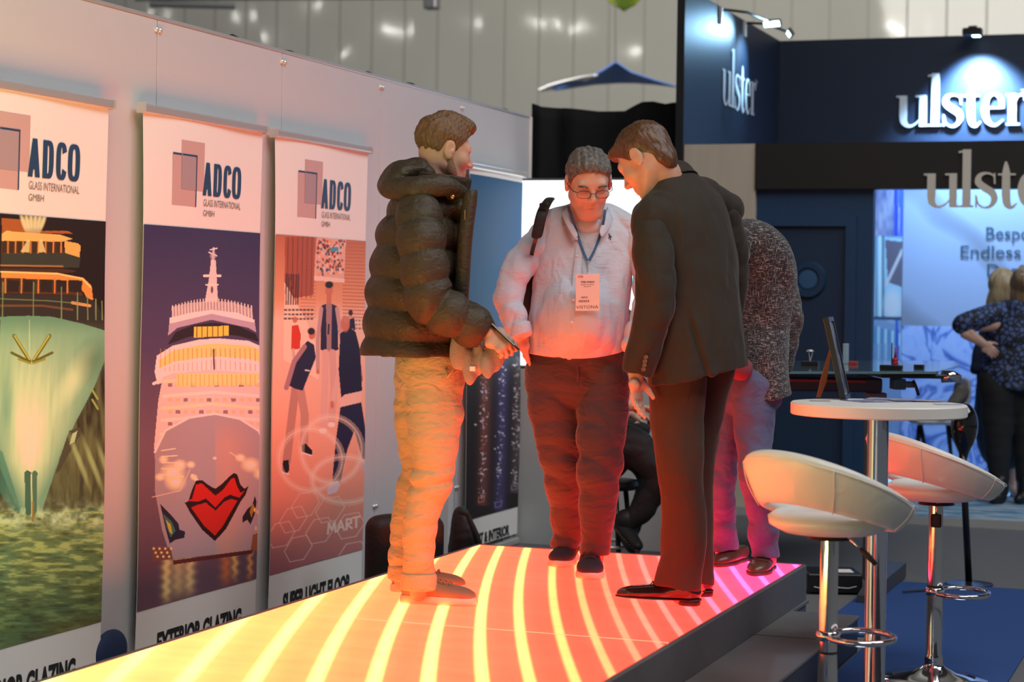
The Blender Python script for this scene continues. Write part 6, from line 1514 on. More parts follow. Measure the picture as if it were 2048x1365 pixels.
# ---------------------------------------------------------------- man in the tweed jacket (behind the man in the suit)
def man_tweed():
    root = person(G(1490, 1146, .3), 'man in a black and white woven tweed jacket and blue jeans, head hidden')
    W_ = W
    Rb = frame(-125); lat = Rb @ Vector((1, 0, 0)); fwd = Rb @ Vector((0, 1, 0)); Rh = frame(-140, 45)
    m, nt, b = new_mat('tweed'); L = nt.links; tc = N(nt, 'ShaderNodeTexCoord'); prev = None
    b.inputs['Roughness'].default_value = .9; b.inputs['Sheen Weight'].default_value = .2
    vals = []
    for st in ((42, 42, 420), (420, 420, 38), (80, 80, 80)):
        mp = N(nt, 'ShaderNodeMapping'); mp.inputs['Scale'].default_value = st; L.new(tc.outputs['Object'], mp.inputs[0]); nz = N(nt, 'ShaderNodeTexNoise'); nz.inputs['Scale'].default_value = 1.0; nz.inputs['Detail'].default_value = 2; L.new(mp.outputs[0], nz.inputs[0]); vals.append(nz.outputs[0])
    mx = N(nt, 'ShaderNodeMath', operation='MAXIMUM'); L.new(vals[0], mx.inputs[0]); L.new(vals[1], mx.inputs[1])
    rp = N(nt, 'ShaderNodeValToRGB'); e = rp.color_ramp.elements; e[0].position = .52; e[0].color = (.018, .018, .024, 1); e[1].position = .68; e[1].color = (.50, .44, .42, 1); q = e.new(.60); q.color = (.07, .065, .075, 1)
    L.new(mx.outputs[0], rp.inputs[0]); L.new(rp.outputs[0], b.inputs['Base Color'])
    bp = N(nt, 'ShaderNodeBump'); bp.inputs['Distance'].default_value = .002; L.new(mx.outputs[0], bp.inputs['Height']); L.new(bp.outputs[0], b.inputs['Normal'])
    mj = m
    mt = mat('blue_jeans', (.085, .095, .20), .8, sheen=.2, bump=[(12, .010, (1, 1, 1.4)), (60, .002, ONE)], var=(9, (.13, .15, .28), .25, (1, 1, .5)))
    hc = W_(1440, 452, 8.12); neck = W_(1466, 497, 8.24)
    s = Sdf(); head_prims(s, hc, Rh, 1.0, neck, 1.0, .058); VH = s.mesh(.004, 1)
    wr = W_(1566, 735, 8.42); s = Sdf(); hand_prims(s, wr, W_(1552, 790, 8.40) - wr, -HH, fwd, 1.0, (.4, .4, .5, .5)); VR = s.mesh(.003, 1)
    wl = W_(1424, 730, 8.12); s = Sdf(); hand_prims(s, wl, W_(1412, 785, 8.20) - wl, HH, fwd, 1.0, (.3, .3, .3, .3), arm=W_(1425, 690, 8.12)); VL = s.mesh(.003, 1)
    s = Sdf(); s.limb([neck, W_(1525, 560, 8.32), W_(1510, 700, 8.32)], [.06, .075, .075], .03); s.limb([W_(1515, 530, 8.32), W_(1560, 560, 8.37), W_(1574, 640, 8.35), W_(1568, 730, 8.39)], [.035, .030, .030, .028]); s.limb([W_(1500, 530, 8.28), W_(1440, 570, 8.13), W_(1424, 660, 8.11), W_(1426, 730, 8.12)], [.035, .030, .030, .028]); s.limb([W_(1450, 1050, 8.56), W_(1449, 1112, 8.63)], [.045, .04]); s.limb([W_(1529, 1050, 8.32), W_(1534, 1120, 8.41)], [.045, .04]); VB = s.mesh(.008, 1)
    V, Q = join([VH, VR, VL, VB]); link_mesh('body', V, Q, M['skin'], root, True)
    hair('hair', hc, Rh, mat('grey_hair', (.2, .18, .16), .6), root, 1.0, strands=600, slen=.02, seed=5)
    s = Sdf()
    s.limb([W_(1500, 480, 8.28), W_(1518, 520, 8.31), W_(1524, 590, 8.32), W_(1520, 660, 8.32), W_(1516, 730, 8.30), W_(1518, 815, 8.30)], [(.13, .09), (.160, .110), (.140, .115), (.125, .115), (.128, .120), (.150, .130)], .03, lat)
    s.limb([W_(1465, 500, 8.22), W_(1510, 486, 8.32), W_(1546, 508, 8.38)], [.06, .075, .062], .04)
    s.cut(W_(1530, 800, 8.3), Vector((0, 0, -1)) + HH * .24)
    fc = W_(1478, 790, 8.16)
    s.disp(lambda P, D: crease(P, .004, 91, 26, (1.2, 1.2, .7))); 
    s.ell(fc - HH * .03 - ZZ * .015, [.062, .14, .06], None, .03, 's'); soft('jacket', s, mj, root, .006, 1)
    s = Sdf(); s.limb([W_(*q) for q in ((1544, 512, 8.37), (1563, 560, 8.35), (1577, 620, 8.33), (1574, 680, 8.36), (1565, 730, 8.39))], [.062, .062, .058, .053, .046], .02)
    s.cut(W_(1562, 742, 8.42), Vector((-.1, 0, -1))); s.disp(lambda P, D: crease(P, .005, 93, 40, (.8, .8, 1))); soft('sleeve', s, mj, root, .0055, 1)
    s = Sdf(); s.limb([W_(*q) for q in ((1468, 508, 8.18), (1436, 570, 8.12), (1420, 640, 8.10), (1428, 700, 8.10), (1434, 728, 8.10))], [.064, .068, .062, .056, .050], .02); s.disp(lambda P, D: crease(P, .004, 94, 40, (.8, .8, 1))); soft('sleeve', s, mj, root, .006, 1)
    s = Sdf(); s.limb([W_(1445, 722, 8.12), W_(1482, 738, 8.16)], [.050, .049], .01); soft('shirt_cuff', s, mat('dark_red_shirt', (.25, .05, .07), .8), root, .005, 1)
    s = Sdf()
    s.limb([W_(1462, 775, 8.36), W_(1452, 860, 8.38), W_(1440, 960, 8.42), W_(1444, 1050, 8.56), W_(1448, 1116, 8.61)], [(.094, .10), (.080, .088), (.066, .072), (.060, .066), (.062, .068)], .03, lat)
    s.limb([W_(1508, 775, 8.26), W_(1508, 860, 8.24), W_(1510, 950, 8.20), W_(1523, 1040, 8.32), W_(1531, 1124, 8.39)], [(.096, .10), (.084, .09), (.066, .072), (.056, .062), (.060, .068)], .03, lat)
    s.limb([W_(1492, 740, 8.32), W_(1490, 790, 8.32)], [(.16, .12), (.16, .11)], .04, lat)
    s.cut(W_(1490, 1113, 8.4), Vector((0, 0, -1)))
    s.disp(lambda P, D: crease(P, .0035 + .006 * np.exp(-((P[2] - .45) / .10) ** 2) + .004 * np.exp(-((P[2] - .8) / .10) ** 2), 97, 42, (.6, .6, 1.1))); soft('jeans', s, mt, root, .0055, 1)
    mu = mat('brown_leather', (.085, .040, .018), .38, coat=.2, bump=[(30, .002, ONE)]); mso = mat('brown_sole', (.07, .03, .02), .6)
    t1 = G(1508, 1154, .3); th = -110; h1 = t1 - frame(th) @ Vector((0, .285, 0)); shoe(root, h1, th, .285, .105, 'loafer', mu, mso, None)
    b = MB(); R = frame(th); q = lambda x, y, z: h1 + R @ Vector((x, y, z))
    b.tube([q(-.040, .175, .045), q(-.034, .20, .058), q(0, .222, .064), q(.034, .20, .058), q(.040, .175, .045)], .0024, 6); b.build('apron_stitch', mso, root, True)
    t1 = G(1430, 1136, .3); th = -122; h1 = t1 - frame(th) @ Vector((0, .285, 0)); shoe(root, h1, th, .285, .102, 'loafer', mu, mso, None)
man_tweed()
# ---------------------------------------------------------------- seated visitor in black + women in the navy stand
def seated():
    root = person(G(1250, 1160, 0), 'person in black clothes sitting low behind the stage between two men')
    D = 10.35; W_ = W
    Rb = frame(-12); lat = Rb @ Vector((1, 0, 0)); fwd = Rb @ Vector((0, 1, 0)); Rh = frame(-10, 35)
    mk = mat('black_cotton', (.010, .010, .011), .8, bump=[(12, .008, ONE)]); mt = mat('black_jeans', (.014, .013, .015), .8, bump=[(14, .008, ONE)])
    hc = W_(1232, 665, D - .05); neck = W_(1212, 705, D)
    s = Sdf(); head_prims(s, hc, Rh, 1.0, neck, 1.0, .056); VH = s.mesh(.004, 1)
    wr = W_(1262, 812, D - .22); s = Sdf(); hand_prims(s, wr, (HH * .9 - ZZ * .15), -ZZ - FW * .2, FW * .4 + ZZ, 1.0, (.5, .55, .6, .6), arm=W_(1215, 800, D - .2)); VR = s.mesh(.003, 1)
    wl = W_(1258, 830, D + .12); s = Sdf(); hand_prims(s, wl, (HH * .9 - ZZ * .1), -ZZ, ZZ - FW, 1.0, (.5, .55, .6, .6), arm=W_(1210, 800, D + .2)); VL = s.mesh(.003, 1)
    s = Sdf(); s.limb([neck, W_(1200, 780, D)], [.06, .11], .03); s.limb([W_(1200, 760, D), W_(1205, 790, D - .2), W_(1262, 812, D - .22)], [.05, .042, .030]); s.limb([W_(1200, 760, D), W_(1205, 790, D + .2), W_(1255, 828, D + .12)], [.05, .042, .030]); VB = s.mesh(.008, 1)
    V, Q = join([VH, VR, VL, VB]); link_mesh('body', V, Q, M['skin'], root, True)
    hair('hair', hc, Rh, mat('seated_hair', (.04, .025, .02), .6), root, 1.0, strands=600, slen=.02, seed=6)
    s = Sdf(); s.limb([W_(1208, 722, D), W_(1196, 770, D), W_(1195, 850, D), W_(1205, 910, D)], [(.17, .09), (.20, .12), (.185, .13), (.19, .15)], .03, lat)
    s.limb([W_(1205, 735, D - .2), W_(1200, 790, D - .22), W_(1222, 803, D - .21)], [.065, .058, .05], .03); s.limb([W_(1205, 735, D + .2), W_(1200, 790, D + .2), W_(1222, 803, D + .2)], [.065, .058, .05], .03)
    s.limb([W_(1240, 850, D - .06), W_(1285, 858, D - .06)], [.05, .04], .04)
    s.disp(lambda P, D_: crease(P, .005, 12, 30)); soft('black_top', s, mk, root, .008, 1)
    b = MB(); c = W_(1268, 847, D - .115); b.add([c, c + HH * .03 + ZZ * .002, c + HH * .016 + ZZ * .012], [(0, 1, 2)]); b.build('white_mark', M['paper'], root)
    s = Sdf()
    s.limb([W_(1215, 900, D - .05), W_(1262, 890, D - .14), W_(1306, 935, D - .18), (W_(1316, 962, D - .18)), W_(1290, 1015, D - .16), W_(1255, 1050, D - .14)], [.115, .098, .076, .070, .056, .048], .03)
    s.limb([W_(1215, 905, D + .10), W_(1262, 905, D + .2), W_(1300, 950, D + .24), W_(1282, 1010, D + .22), W_(1262, 1060, D + .2)], [.11, .094, .07, .055, .046], .03)
    s.disp(lambda P, D_: crease(P, .006, 14, 34)); soft('black_trousers', s, mt, root, .007, 1)
    mu = mat('black_boot', (.012, .011, .011), .6); ms = mat('boot_sole', (.05, .035, .03), .7)
    s = Sdf(); s.limb([W_(1252, 1040, D - .14), W_(1256, 1068, D - .13), W_(1266, 1092, D - .2)], [.055, .050, .040], .02); V, Q = s.mesh(.005, 1); link_mesh('boot', V, Q, mu, root, True)
    h = W_(1237, 1052, D - .14); t = W_(1282, 1098, D - .35)
    s = Sdf(); s.limb([W_(1240, 1052, D - .12), W_(1258, 1070, D - .18), W_(1276, 1092, D - .26)], [(.045, .03), (.046, .032), (.04, .026)], .02, lat); V, Q = s.mesh(.005, 1); link_mesh('boot', V, Q, mu, root, True)
    s = Sdf(); s.limb([W_(1232, 1056, D - .12), W_(1252, 1080, D - .18), W_(1276, 1102, D - .26)], [(.045, .012), (.046, .012), (.04, .012)], .01, lat); V, Q = s.mesh(.004, 1); link_mesh('boot_sole', V, Q, ms, root, True)
    # low stool under the visitor
    e = empty('low_stool', G(1205, 1160, 0)); tag(e, 'low black stool beneath the seated person in black', 'stool')
    c = W_(1210, 960, D + .02); b = MB(); b.ring((c.x, c.y, .16), .165, .010); b.build('foot_ring', M['alu'], e, True)
    b = MB(); b.lathe((c.x, c.y, c.z - .045), [(0, 0), (.17, 0), (.18, .02), (.17, .045), (0, .05)], 32); b.build('seat', M['black_plastic'], e, True, auto=40)
    for k in range(4):
        a = math.pi / 4 + k * math.pi / 2; b = MB(); b.tube([(c.x + .12 * math.cos(a), c.y + .12 * math.sin(a), c.z - .04), (c.x + .18 * math.cos(a), c.y + .18 * math.sin(a), 0.0)], .014, 8); b.build('leg', M['black_plastic'], e, True)
seated()
def women():
    W_ = W; zf = .05
    # blonde woman behind: long hair, dark dress, pale heels
    root = person(G(1990, 990, zf), 'woman with long blonde hair and pale high heels, half hidden behind the other woman')
    D = 14.3; Rh = frame(70, 12); hc = W_(2004, 572, D); neck = W_(2006, 612, D); Rb = frame(75); lat = Rb @ Vector((1, 0, 0))
    s = Sdf(); head_prims(s, hc, Rh, .95, neck, 1, .048); VH = s.mesh(.004, 1); s = Sdf(); s.limb([neck, W_(2004, 680, D), W_(2006, 800, D)], [.05, .10, .10], .03); s.limb([W_(2004, 790, D), W_(1998, 890, D - .05)], [.06, .05]); s.limb([W_(2010, 790, D), W_(2018, 890, D + .1)], [.06, .05])
    s.limb([W_(1998, 880, D - .05), W_(1992, 940, D - .05), W_(1984, 975, D - .05)], [.055, .045, .032], .02); s.limb([W_(2018, 880, D + .1), W_(2022, 940, D + .1), W_(2026, 978, D + .1)], [.055, .045, .032], .02)
    for (x, d) in ((1984, -.05), (2026, .1)): s.limb([W_(x, 972, D + d), W_(x + 6, 986, D + d - .05), W_(x + 14, 993, D + d - .12)], [.032, .030, .026], .02)
    VB = s.mesh(.006, 1); V, Q = join([VH, VB]); link_mesh('body', V, Q, M['skin_pale'], root, True)
    mb_ = mat('blonde_hair', (.42, .30, .15), .5, bump=[(60, .004, (1, 1, .15))], var=(40, (.20, .13, .06), .25, (2, 2, .15)))
    s = Sdf(); s.ell(hc + ZZ * .03, [.095, .10, .10], None, .03); s.limb([hc - FW * .03, W_(1998, 600, D - .03), W_(1986, 640, D - .02), (W_(1978, 668, D))], [(.085, .075), (.085, .07), (.07, .05), (.045, .03)], .04, HH)
    s.disp(lambda P, D_: .006 * n3((P[0] * 3, P[1] * 3, P[2] * .5), 50, 4)); soft('long_hair', s, mb_, root, .006, 1)
    md = mat('dark_dress', (.014, .018, .04), .8)
    s = Sdf(); s.limb([W_(2004, 640, D), W_(1998, 700, D), W_(1994, 760, D), W_(2000, 860, D), W_(2006, 900, D)], [(.15, .10), (.14, .12), (.15, .13), (.18, .16), (.17, .15)], .03, lat); s.limb([W_(1984, 650, D), W_(1962, 690, D), W_(1950, 740, D - .05)], [.05, .045, .04], .03); s.disp(lambda P, D_: crease(P, .006, 3, 25)); soft('dress', s, md, root, .008, 1)
    mhh = mat('pale_heel', (.50, .42, .35), .4)
    for (x, d) in ((1984, -.05), (2026, .1)):
        s = Sdf(); s.limb([W_(x - 3, 972, D + d), W_(x + 7, 990, D + d - .06), W_(x + 18, 997, D + d - .15)], [.034, .033, .026], .02); s.limb([W_(x - 5, 980, D + d + .02), W_(x - 2, 997, D + d + .0)], [.014, .006], .01); s.ell(W_(x + 3, 966, D + d), [.04, .04, .02], None, .01, 's'); V, Q = s.mesh(.004, 1); link_mesh('high_heel', V, Q, mhh, root, True)
    # woman in front with the patterned blouse, seen from behind, hand on hip
    root = person(G(2025, 1008, zf), 'woman in a blue and black patterned blouse and black trousers, hand on hip')
    D = 13.9; Rb = frame(75); lat = Rb @ Vector((1, 0, 0)); Rh = frame(60, 8); hc = W_(2052, 568, D); neck = W_(2042, 612, D)
    s = Sdf(); head_prims(s, hc, Rh, .95, neck, 1, .05); VH = s.mesh(.004, 1)
    wr = W_(1966, 688, D - .12); s = Sdf(); hand_prims(s, wr, (HH * .75 - ZZ * .65), FW, ZZ + HH * .2, .9, (.3, .3, .3, .3), .05, (.6, .6, .2), W_(1930, 668, D - .10)); VR = s.mesh(.003, 1)
    s = Sdf(); s.limb([neck, W_(2030, 680, D)], [.05, .11], .03); s.limb([W_(2020, 650, D), W_(1935, 655, D - .08), W_(1966, 688, D - .12)], [.05, .04, .03]); VB = s.mesh(.008, 1); V, Q = join([VH, VR, VB]); link_mesh('body', V, Q, M['skin_pale'], root, True)
    m2 = mat('brown_blonde_hair', (.20, .12, .055), .5, bump=[(60, .004, (1, 1, .2))], var=(40, (.34, .23, .12), .25, (2, 2, .2)))
    s = Sdf(); s.ell(hc + ZZ * .02, [.10, .10, .11], None, .03); s.limb([hc, W_(2044, 600, D), W_(2038, 628, D - .02)], [(.095, .085), (.085, .07), (.05, .035)], .04, HH); s.disp(lambda P, D_: .006 * n3((P[0] * 3, P[1] * 3, P[2] * .6), 50, 5)); soft('bob_hair', s, m2, root, .006, 1)
    m, nt, b = new_mat('leopard_blouse'); L = nt.links; tc = N(nt, 'ShaderNodeTexCoord'); v = N(nt, 'ShaderNodeTexVoronoi', feature='DISTANCE_TO_EDGE'); v.inputs['Scale'].default_value = 26; nz = N(nt, 'ShaderNodeTexNoise'); nz.inputs['Scale'].default_value = 30
    L.new(tc.outputs['Object'], v.inputs[0]); L.new(tc.outputs['Object'], nz.inputs[0]); ad = N(nt, 'ShaderNodeMath', operation='MULTIPLY_ADD'); L.new(nz.outputs[0], ad.inputs[0]); ad.inputs[1].default_value = .5; L.new(v.outputs[0], ad.inputs[2])
    rp = N(nt, 'ShaderNodeValToRGB'); e = rp.color_ramp.elements; e[0].position = .36; e[0].color = (.008, .009, .014, 1); e[1].position = .44; e[1].color = (.07, .12, .30, 1); L.new(ad.outputs[0], rp.inputs[0]); L.new(rp.outputs[0], b.inputs['Base Color']); b.inputs['Roughness'].default_value = .7
    s = Sdf(); s.limb([W_(2036, 622, D), W_(2030, 660, D), W_(2024, 720, D), W_(2022, 790, D)], [(.15, .09), (.20, .12), (.205, .14), (.235, .16)], .03, lat)
    s.limb([W_(1990, 628, D - .02), W_(1952, 640, D - .06), W_(1925, 648, D - .09)], [.075, .078, .070], .03); s.limb([W_(2080, 640, D), W_(2092, 720, D), W_(2080, 770, D)], [.07, .07, .06], .03)
    s.cut(W_(2022, 778, D), Vector((0, 0, -1))); s.disp(lambda P, D_: crease(P, .007, 6, 28)); soft('blouse', s, m, root, .007, 1)
    mt = mat('black_trousers_w', (.009, .009, .011), .8)
    s = Sdf(); s.limb([W_(1998, 790, D), W_(1994, 880, D), W_(2002, 1000, D)], [.13, .10, .050], .03); s.limb([W_(2045, 790, D + .05), W_(2052, 880, D + .05), W_(2050, 1000, D + .05)], [.13, .10, .050], .03); s.limb([W_(1985, 765, D), W_(2050, 765, D)], [.10, .10], .06)
    s.cut(W_(2000, 992, D), Vector((0, 0, -1))); s.disp(lambda P, D_: crease(P, .004, 7, 28)); soft('trousers', s, mt, root, .008, 1)
    mu = mat('black_ankle_boot', (.01, .01, .01), .4)
    for x in (2000, 2050):
        c = G(x, 1008, zf); s = Sdf(); s.limb([c + ZZ * .16, c + ZZ * .09, c + ZZ * .045 + HH * -.02], [.05, .05, .045], .02); s.limb([c + ZZ * .045, c + ZZ * .035 - HH * .06 - FW * .05], [.045, .032], .02); s.cut(c + ZZ * .002, Vector((0, 0, -1))); V, Q = s.mesh(.006, 1); link_mesh('ankle_boot', V, Q, mu, root, True)
women()
# ================================================================ FURNITURE AND SMALL THINGS
M['leather'] = mat('white_leather', (.74, .72, .69), .38, coat=.15, bump=[(12, .004, ONE)])
def moon_stool(base, th, zs, label, lever_z=.10, ring_z=.32, ring_dir=None):
    """bar stool with a round pad and a padded ring back that sweeps down to the front; th: heading of the back"""
    base = Vector((base[0], base[1], 0)); e = empty('bar_stool', base); tag(e, label, 'bar stool', 'white bar stools at the round table')
    t = math.radians(th); bk = HH * math.cos(t) + FW * math.sin(t); sd = bk.cross(ZZ)
    P = lambda r, a, z: base + bk * (r * math.cos(a)) + sd * (r * math.sin(a)) + ZZ * z
    lm = M['leather']
    # seat pad
    b = MB(); prof = [(0, .034), (.12, .036), (.165, .030), (.19, .012), (.185, -.012), (.14, -.035), (.05, -.045), (0, -.045)]
    b.lathe((base.x, base.y, zs), prof, 56); b.build('seat', lm, e, True)
    # ring back
    nphi, nc = 96, 20; V = []
    for i in range(nphi):
        a = 2 * math.pi * i / nphi; c = (1 + math.cos(a)) / 2
        ro, zo = .255 - .01 * (1 - c), zs + .020 + .205 * c ** 1.15
        ri, zi = .180 + .018 * c, zs - .030 + .095 * c ** 1.5
        po, pi_ = P(ro, a, zo), P(ri, a, zi); mid = (po + pi_) / 2; ax = (po - pi_) / 2; L = ax.length
        rad = P(1, a, 0) - P(0, a, 0); tang = P(1, a + .01, 0) - P(1, a - .01, 0); nn = ax.cross(tang).normalized(); hw = .021 + .003 * c
        for j in range(nc):
            q = 2 * math.pi * j / nc; cs, sn = math.cos(q), math.sin(q)
            V.append(mid + ax * (abs(cs) ** .55 * (1 if cs > 0 else -1)) + nn * hw * (abs(sn) ** .75 * (1 if sn > 0 else -1)))
    Fq = []
    for i in range(nphi):
        for j in range(nc): Fq.append((i * nc + j, i * nc + (j + 1) % nc, ((i + 1) % nphi) * nc + (j + 1) % nc, ((i + 1) % nphi) * nc + j))
    link_mesh('backrest', V, np.array(Fq), lm, e, True)
    b = MB()
    for zoff, rr in ((.0, .0),):
        pts = []
        for i in range(97):
            a = 2 * math.pi * i / 96; c = (1 + math.cos(a)) / 2; pts.append(P(.268 - .010 * (1 - c), a, zs + .012 + .192 * c ** 1.15))
        b.tube(pts, .0022, 6, False)
    for a in (-1.9, -.75, .75, 1.9):
        c = (1 + math.cos(a)) / 2; pts = []
        for k in range(9):
            f = k / 8; ro, zo = .262, zs + .010 + .195 * c ** 1.15; ri, zi = .188 + .018 * c, zs - .034 + .095 * c ** 1.5
            pts.append(P((ro + .006) * (1 - f) + (ri + .014) * f + .010 * math.sin(f * 3.14), a, zo * (1 - f) + zi * f))
        b.tube(pts, .0016, 6)
    b.build('piping', lm, e, True)
    b = MB(); b.lathe((base.x, base.y, 0), [(0, zs - .045), (.065, zs - .046), (.07, zs - .055), (.03, zs - .06)], 32); b.build('seat_plate', M['black_plastic'], e, True, auto=40)
    b = MB(); b.lathe((base.x, base.y, 0), [(.0275, zs - .05), (.0275, .36)], 40); b.build('gas_lift_tube', M['chrome'], e, True)
    b = MB(); b.lathe((base.x, base.y, 0), [(.0285, .362), (.0285, .355)], 40); b.build('collar', M['rubber'], e, True)
    b = MB(); b.lathe((base.x, base.y, 0), [(.0275, .355), (.030, .30), (.030, .10), (.034, .095), (.036, .075), (.034, .065), (.045, .052), (.085, .030), (.15, .016), (.20, .010), (.205, 0)], 56); b.build('base', M['chrome'], e, True)
    rd = ring_dir or -bk
    b = MB(); ctr = base + rd * .100 + ZZ * ring_z; n = 40; pts = []
    for i in range(n + 1):
        a = 2 * math.pi * i / n; pts.append(ctr + rd * .100 * math.cos(a) + rd.cross(ZZ) * .125 * math.sin(a))
    b.tube(pts, .0095, 10, False); b.lathe((base.x, base.y, 0), [(.029, ring_z + .016), (.036, ring_z + .012), (.036, ring_z - .012), (.029, ring_z - .016)], 32); b.build('footrest', M['chrome'], e, True)
    return e, P
def furniture():
    # near stool
    c = W(1659, 1100, 6.1); zs = W(1659, 1048, 6.1).z
    e, P = moon_stool(c, -140, zs, 'white leather bar stool nearest the stage, in front of the round table', ring_z=W(1659, 1278, 6.1).z, ring_dir=(HH * .95 - FW * .2).normalized())
    b = MB(); q = [W(1690, 1078, 6.05), W(1703, 1088, 6.03), W(1722, 1106, 6.0)]; b.tube(q, .004, 8); b.build('lever', M['chrome'], e, True)
    b = MB(); b.tube([W(1720, 1104, 6.0), W(1735, 1118, 5.99), W(1752, 1136, 5.98)], [.006, .010, .007], 10); b.build('lever_grip', M['rubber'], e, True)
    # far stool
    c = W(1871, 1100, 7.56); zs = W(1871, 985, 7.56).z
    e, P = moon_stool(c, -158, zs, 'white leather bar stool behind the round table, standing on the blue carpet', ring_z=W(1871, 1188, 7.56).z, ring_dir=(HH * .95 - FW * .3).normalized())
    b = MB(); b.tube([W(1875, 1010, 7.5), W(1873, 1036, 7.50)], .004, 8); b.build('lever', M['chrome'], e, True)
    b = MB(); b.box(W(1862, 1060, 7.50), W(1883, 1034, 7.49), .006, 2); b.build('lever_grip', M['rubber'], e, True)
    # round bar table
    tp = W(1757, 812, 6.9); tz = tp.z
    e = empty('bar_table', (tp.x, tp.y, 0)); tag(e, 'tall round white bar table on a single chrome column', 'table')
    R = .302
    b = MB(); b.lathe((tp.x, tp.y, tz), [(0, 0), (R - .004, 0), (R, -.004), (R, -.038), (R - .003, -.042), (0, -.042)], 96); b.build('table_top', mat('table_white', (.78, .76, .73), .42), e, True, auto=35)
    b = MB(); b.lathe((tp.x, tp.y, 0), [(.0365, tz - .042), (.0365, .05), (.05, .04), (.20, .018), (.23, .012), (.235, 0)], 64); b.build('column', M['chrome'], e, True)
    b = MB(); b.lathe((tp.x, tp.y, 0), [(.10, tz - .043), (.10, tz - .050), (.04, tz - .056)], 40); b.build('mounting_plate', M['alu_dark'], e, True, auto=35)
    # picture frame on the table, seen nearly edge on
    pb = G(1692, 806, tz); 
    e = empty('picture_frame', pb); tag(e, 'dark picture frame leaning back on its wooden easel leg on the round table', 'picture frame')
    up = (-HH * .225 + ZZ * .974).normalized(); dp = (FW * .97 + HH * .24).normalized(); nr = dp.cross(up).normalized()
    if nr.dot(HH) < 0: nr = -nr
    Hf, Wf, Tf = .302, .215, .018
    def slab(b, a0, a1, u0, u1, n0, n1):
        vs = [pb + dp * a + up * u + nr * n for a in (a0, a1) for u in (u0, u1) for n in (n0, n1)]
        b.add(vs, [(0, 1, 3, 2), (4, 6, 7, 5), (0, 4, 5, 1), (2, 3, 7, 6), (0, 2, 6, 4), (1, 5, 7, 3)])
    b = MB(); fw_ = .016
    slab(b, 0, fw_, 0, Hf, -Tf, 0); slab(b, Wf - fw_, Wf, 0, Hf, -Tf, 0); slab(b, fw_, Wf - fw_, 0, fw_, -Tf, 0); slab(b, fw_, Wf - fw_, Hf - fw_, Hf, -Tf, 0); b.build('frame', mat('frame_dark', (.018, .016, .018), .3), e)
    b = MB(); slab(b, .004, Wf - .004, .004, Hf - .004, -Tf - .002, -Tf); b.build('backing', mat('backing_brown', (.16, .10, .06), .8), e)
    b = MB(); slab(b, fw_ + .001, Wf - fw_ - .001, fw_ + .001, Hf - fw_ - .001, -.008, -.005); b.build('picture', mat('frame_picture', (.55, .60, .68), .12, var=(14, (.10, .10, .12), .12), coat=.6), e)
    b = MB(); a0 = pb + dp * .10 + up * .20 - nr * Tf; foot = G(1637, 801, tz) + dp * .10 * 0; f1 = Vector((foot.x, foot.y, tz + .001))
    w1, w2 = .016, .034; dd = dp
    dd = (HH * .8 + FW * .6).normalized(); w1, w2 = .010, .021
    pts = [a0 - dd * w1 * .4, a0 + dd * w1 * .4, (a0.lerp(f1, .70)) + dd * w2, f1 + dd * w1, f1 - dd * w1, (a0.lerp(f1, .62)) - dd * w2 * .6]
    off = (HH * .3 - dp * 0).normalized() * .004; b.prism(pts, FW * .005); b.build('easel_leg', mat('mdf_brown', (.34, .20, .09), .7), e)
    # leaflets
    def sheet(px, py, L, Wd, rot, name, label, m, lift=.001, grp='leaflets on the round table'):
        c = G(px, py, tz); r = math.radians(rot); u = HH * math.cos(r) + FW * math.sin(r); v = HH * -math.sin(r) + FW * math.cos(r); z = Vector((0, 0, lift))
        b = MB(); b.prism([c + u * sx * L / 2 + v * sy * Wd / 2 + z for sx, sy in ((-1, -1), (1, -1), (1, 1), (-1, 1))], (0, 0, .0012)); o = b.build(name, m, origin=c); tag(o, label, 'leaflet', grp)
    mp = mat('leaflet_print', (.06, .08, .24), .4, var=(26, (.45, .45, .55), .12))
    sheet(1752, 808, .21, .15, 25, 'leaflet', 'blue printed leaflet lying beside the foot of the picture frame', mp, .001)
    sheet(1792, 806, .21, .15, -20, 'leaflet', 'blue printed leaflet in the middle of the fan of leaflets', mp, .0026)
    sheet(1836, 809, .20, .07, 8, 'leaflet', 'dark folded leaflet at the right end of the fan', mp, .0042)
    sheet(1895, 815, .09, .05, 5, 'business_card', 'small pale blue card near the right rim of the round table', mat('card_blue', (.45, .50, .66), .5))
    sheet(1640, 808, .07, .03, 10, 'business_card', 'thin grey card near the left rim of the round table', mat('card_grey', (.35, .35, .34), .5))
furniture()
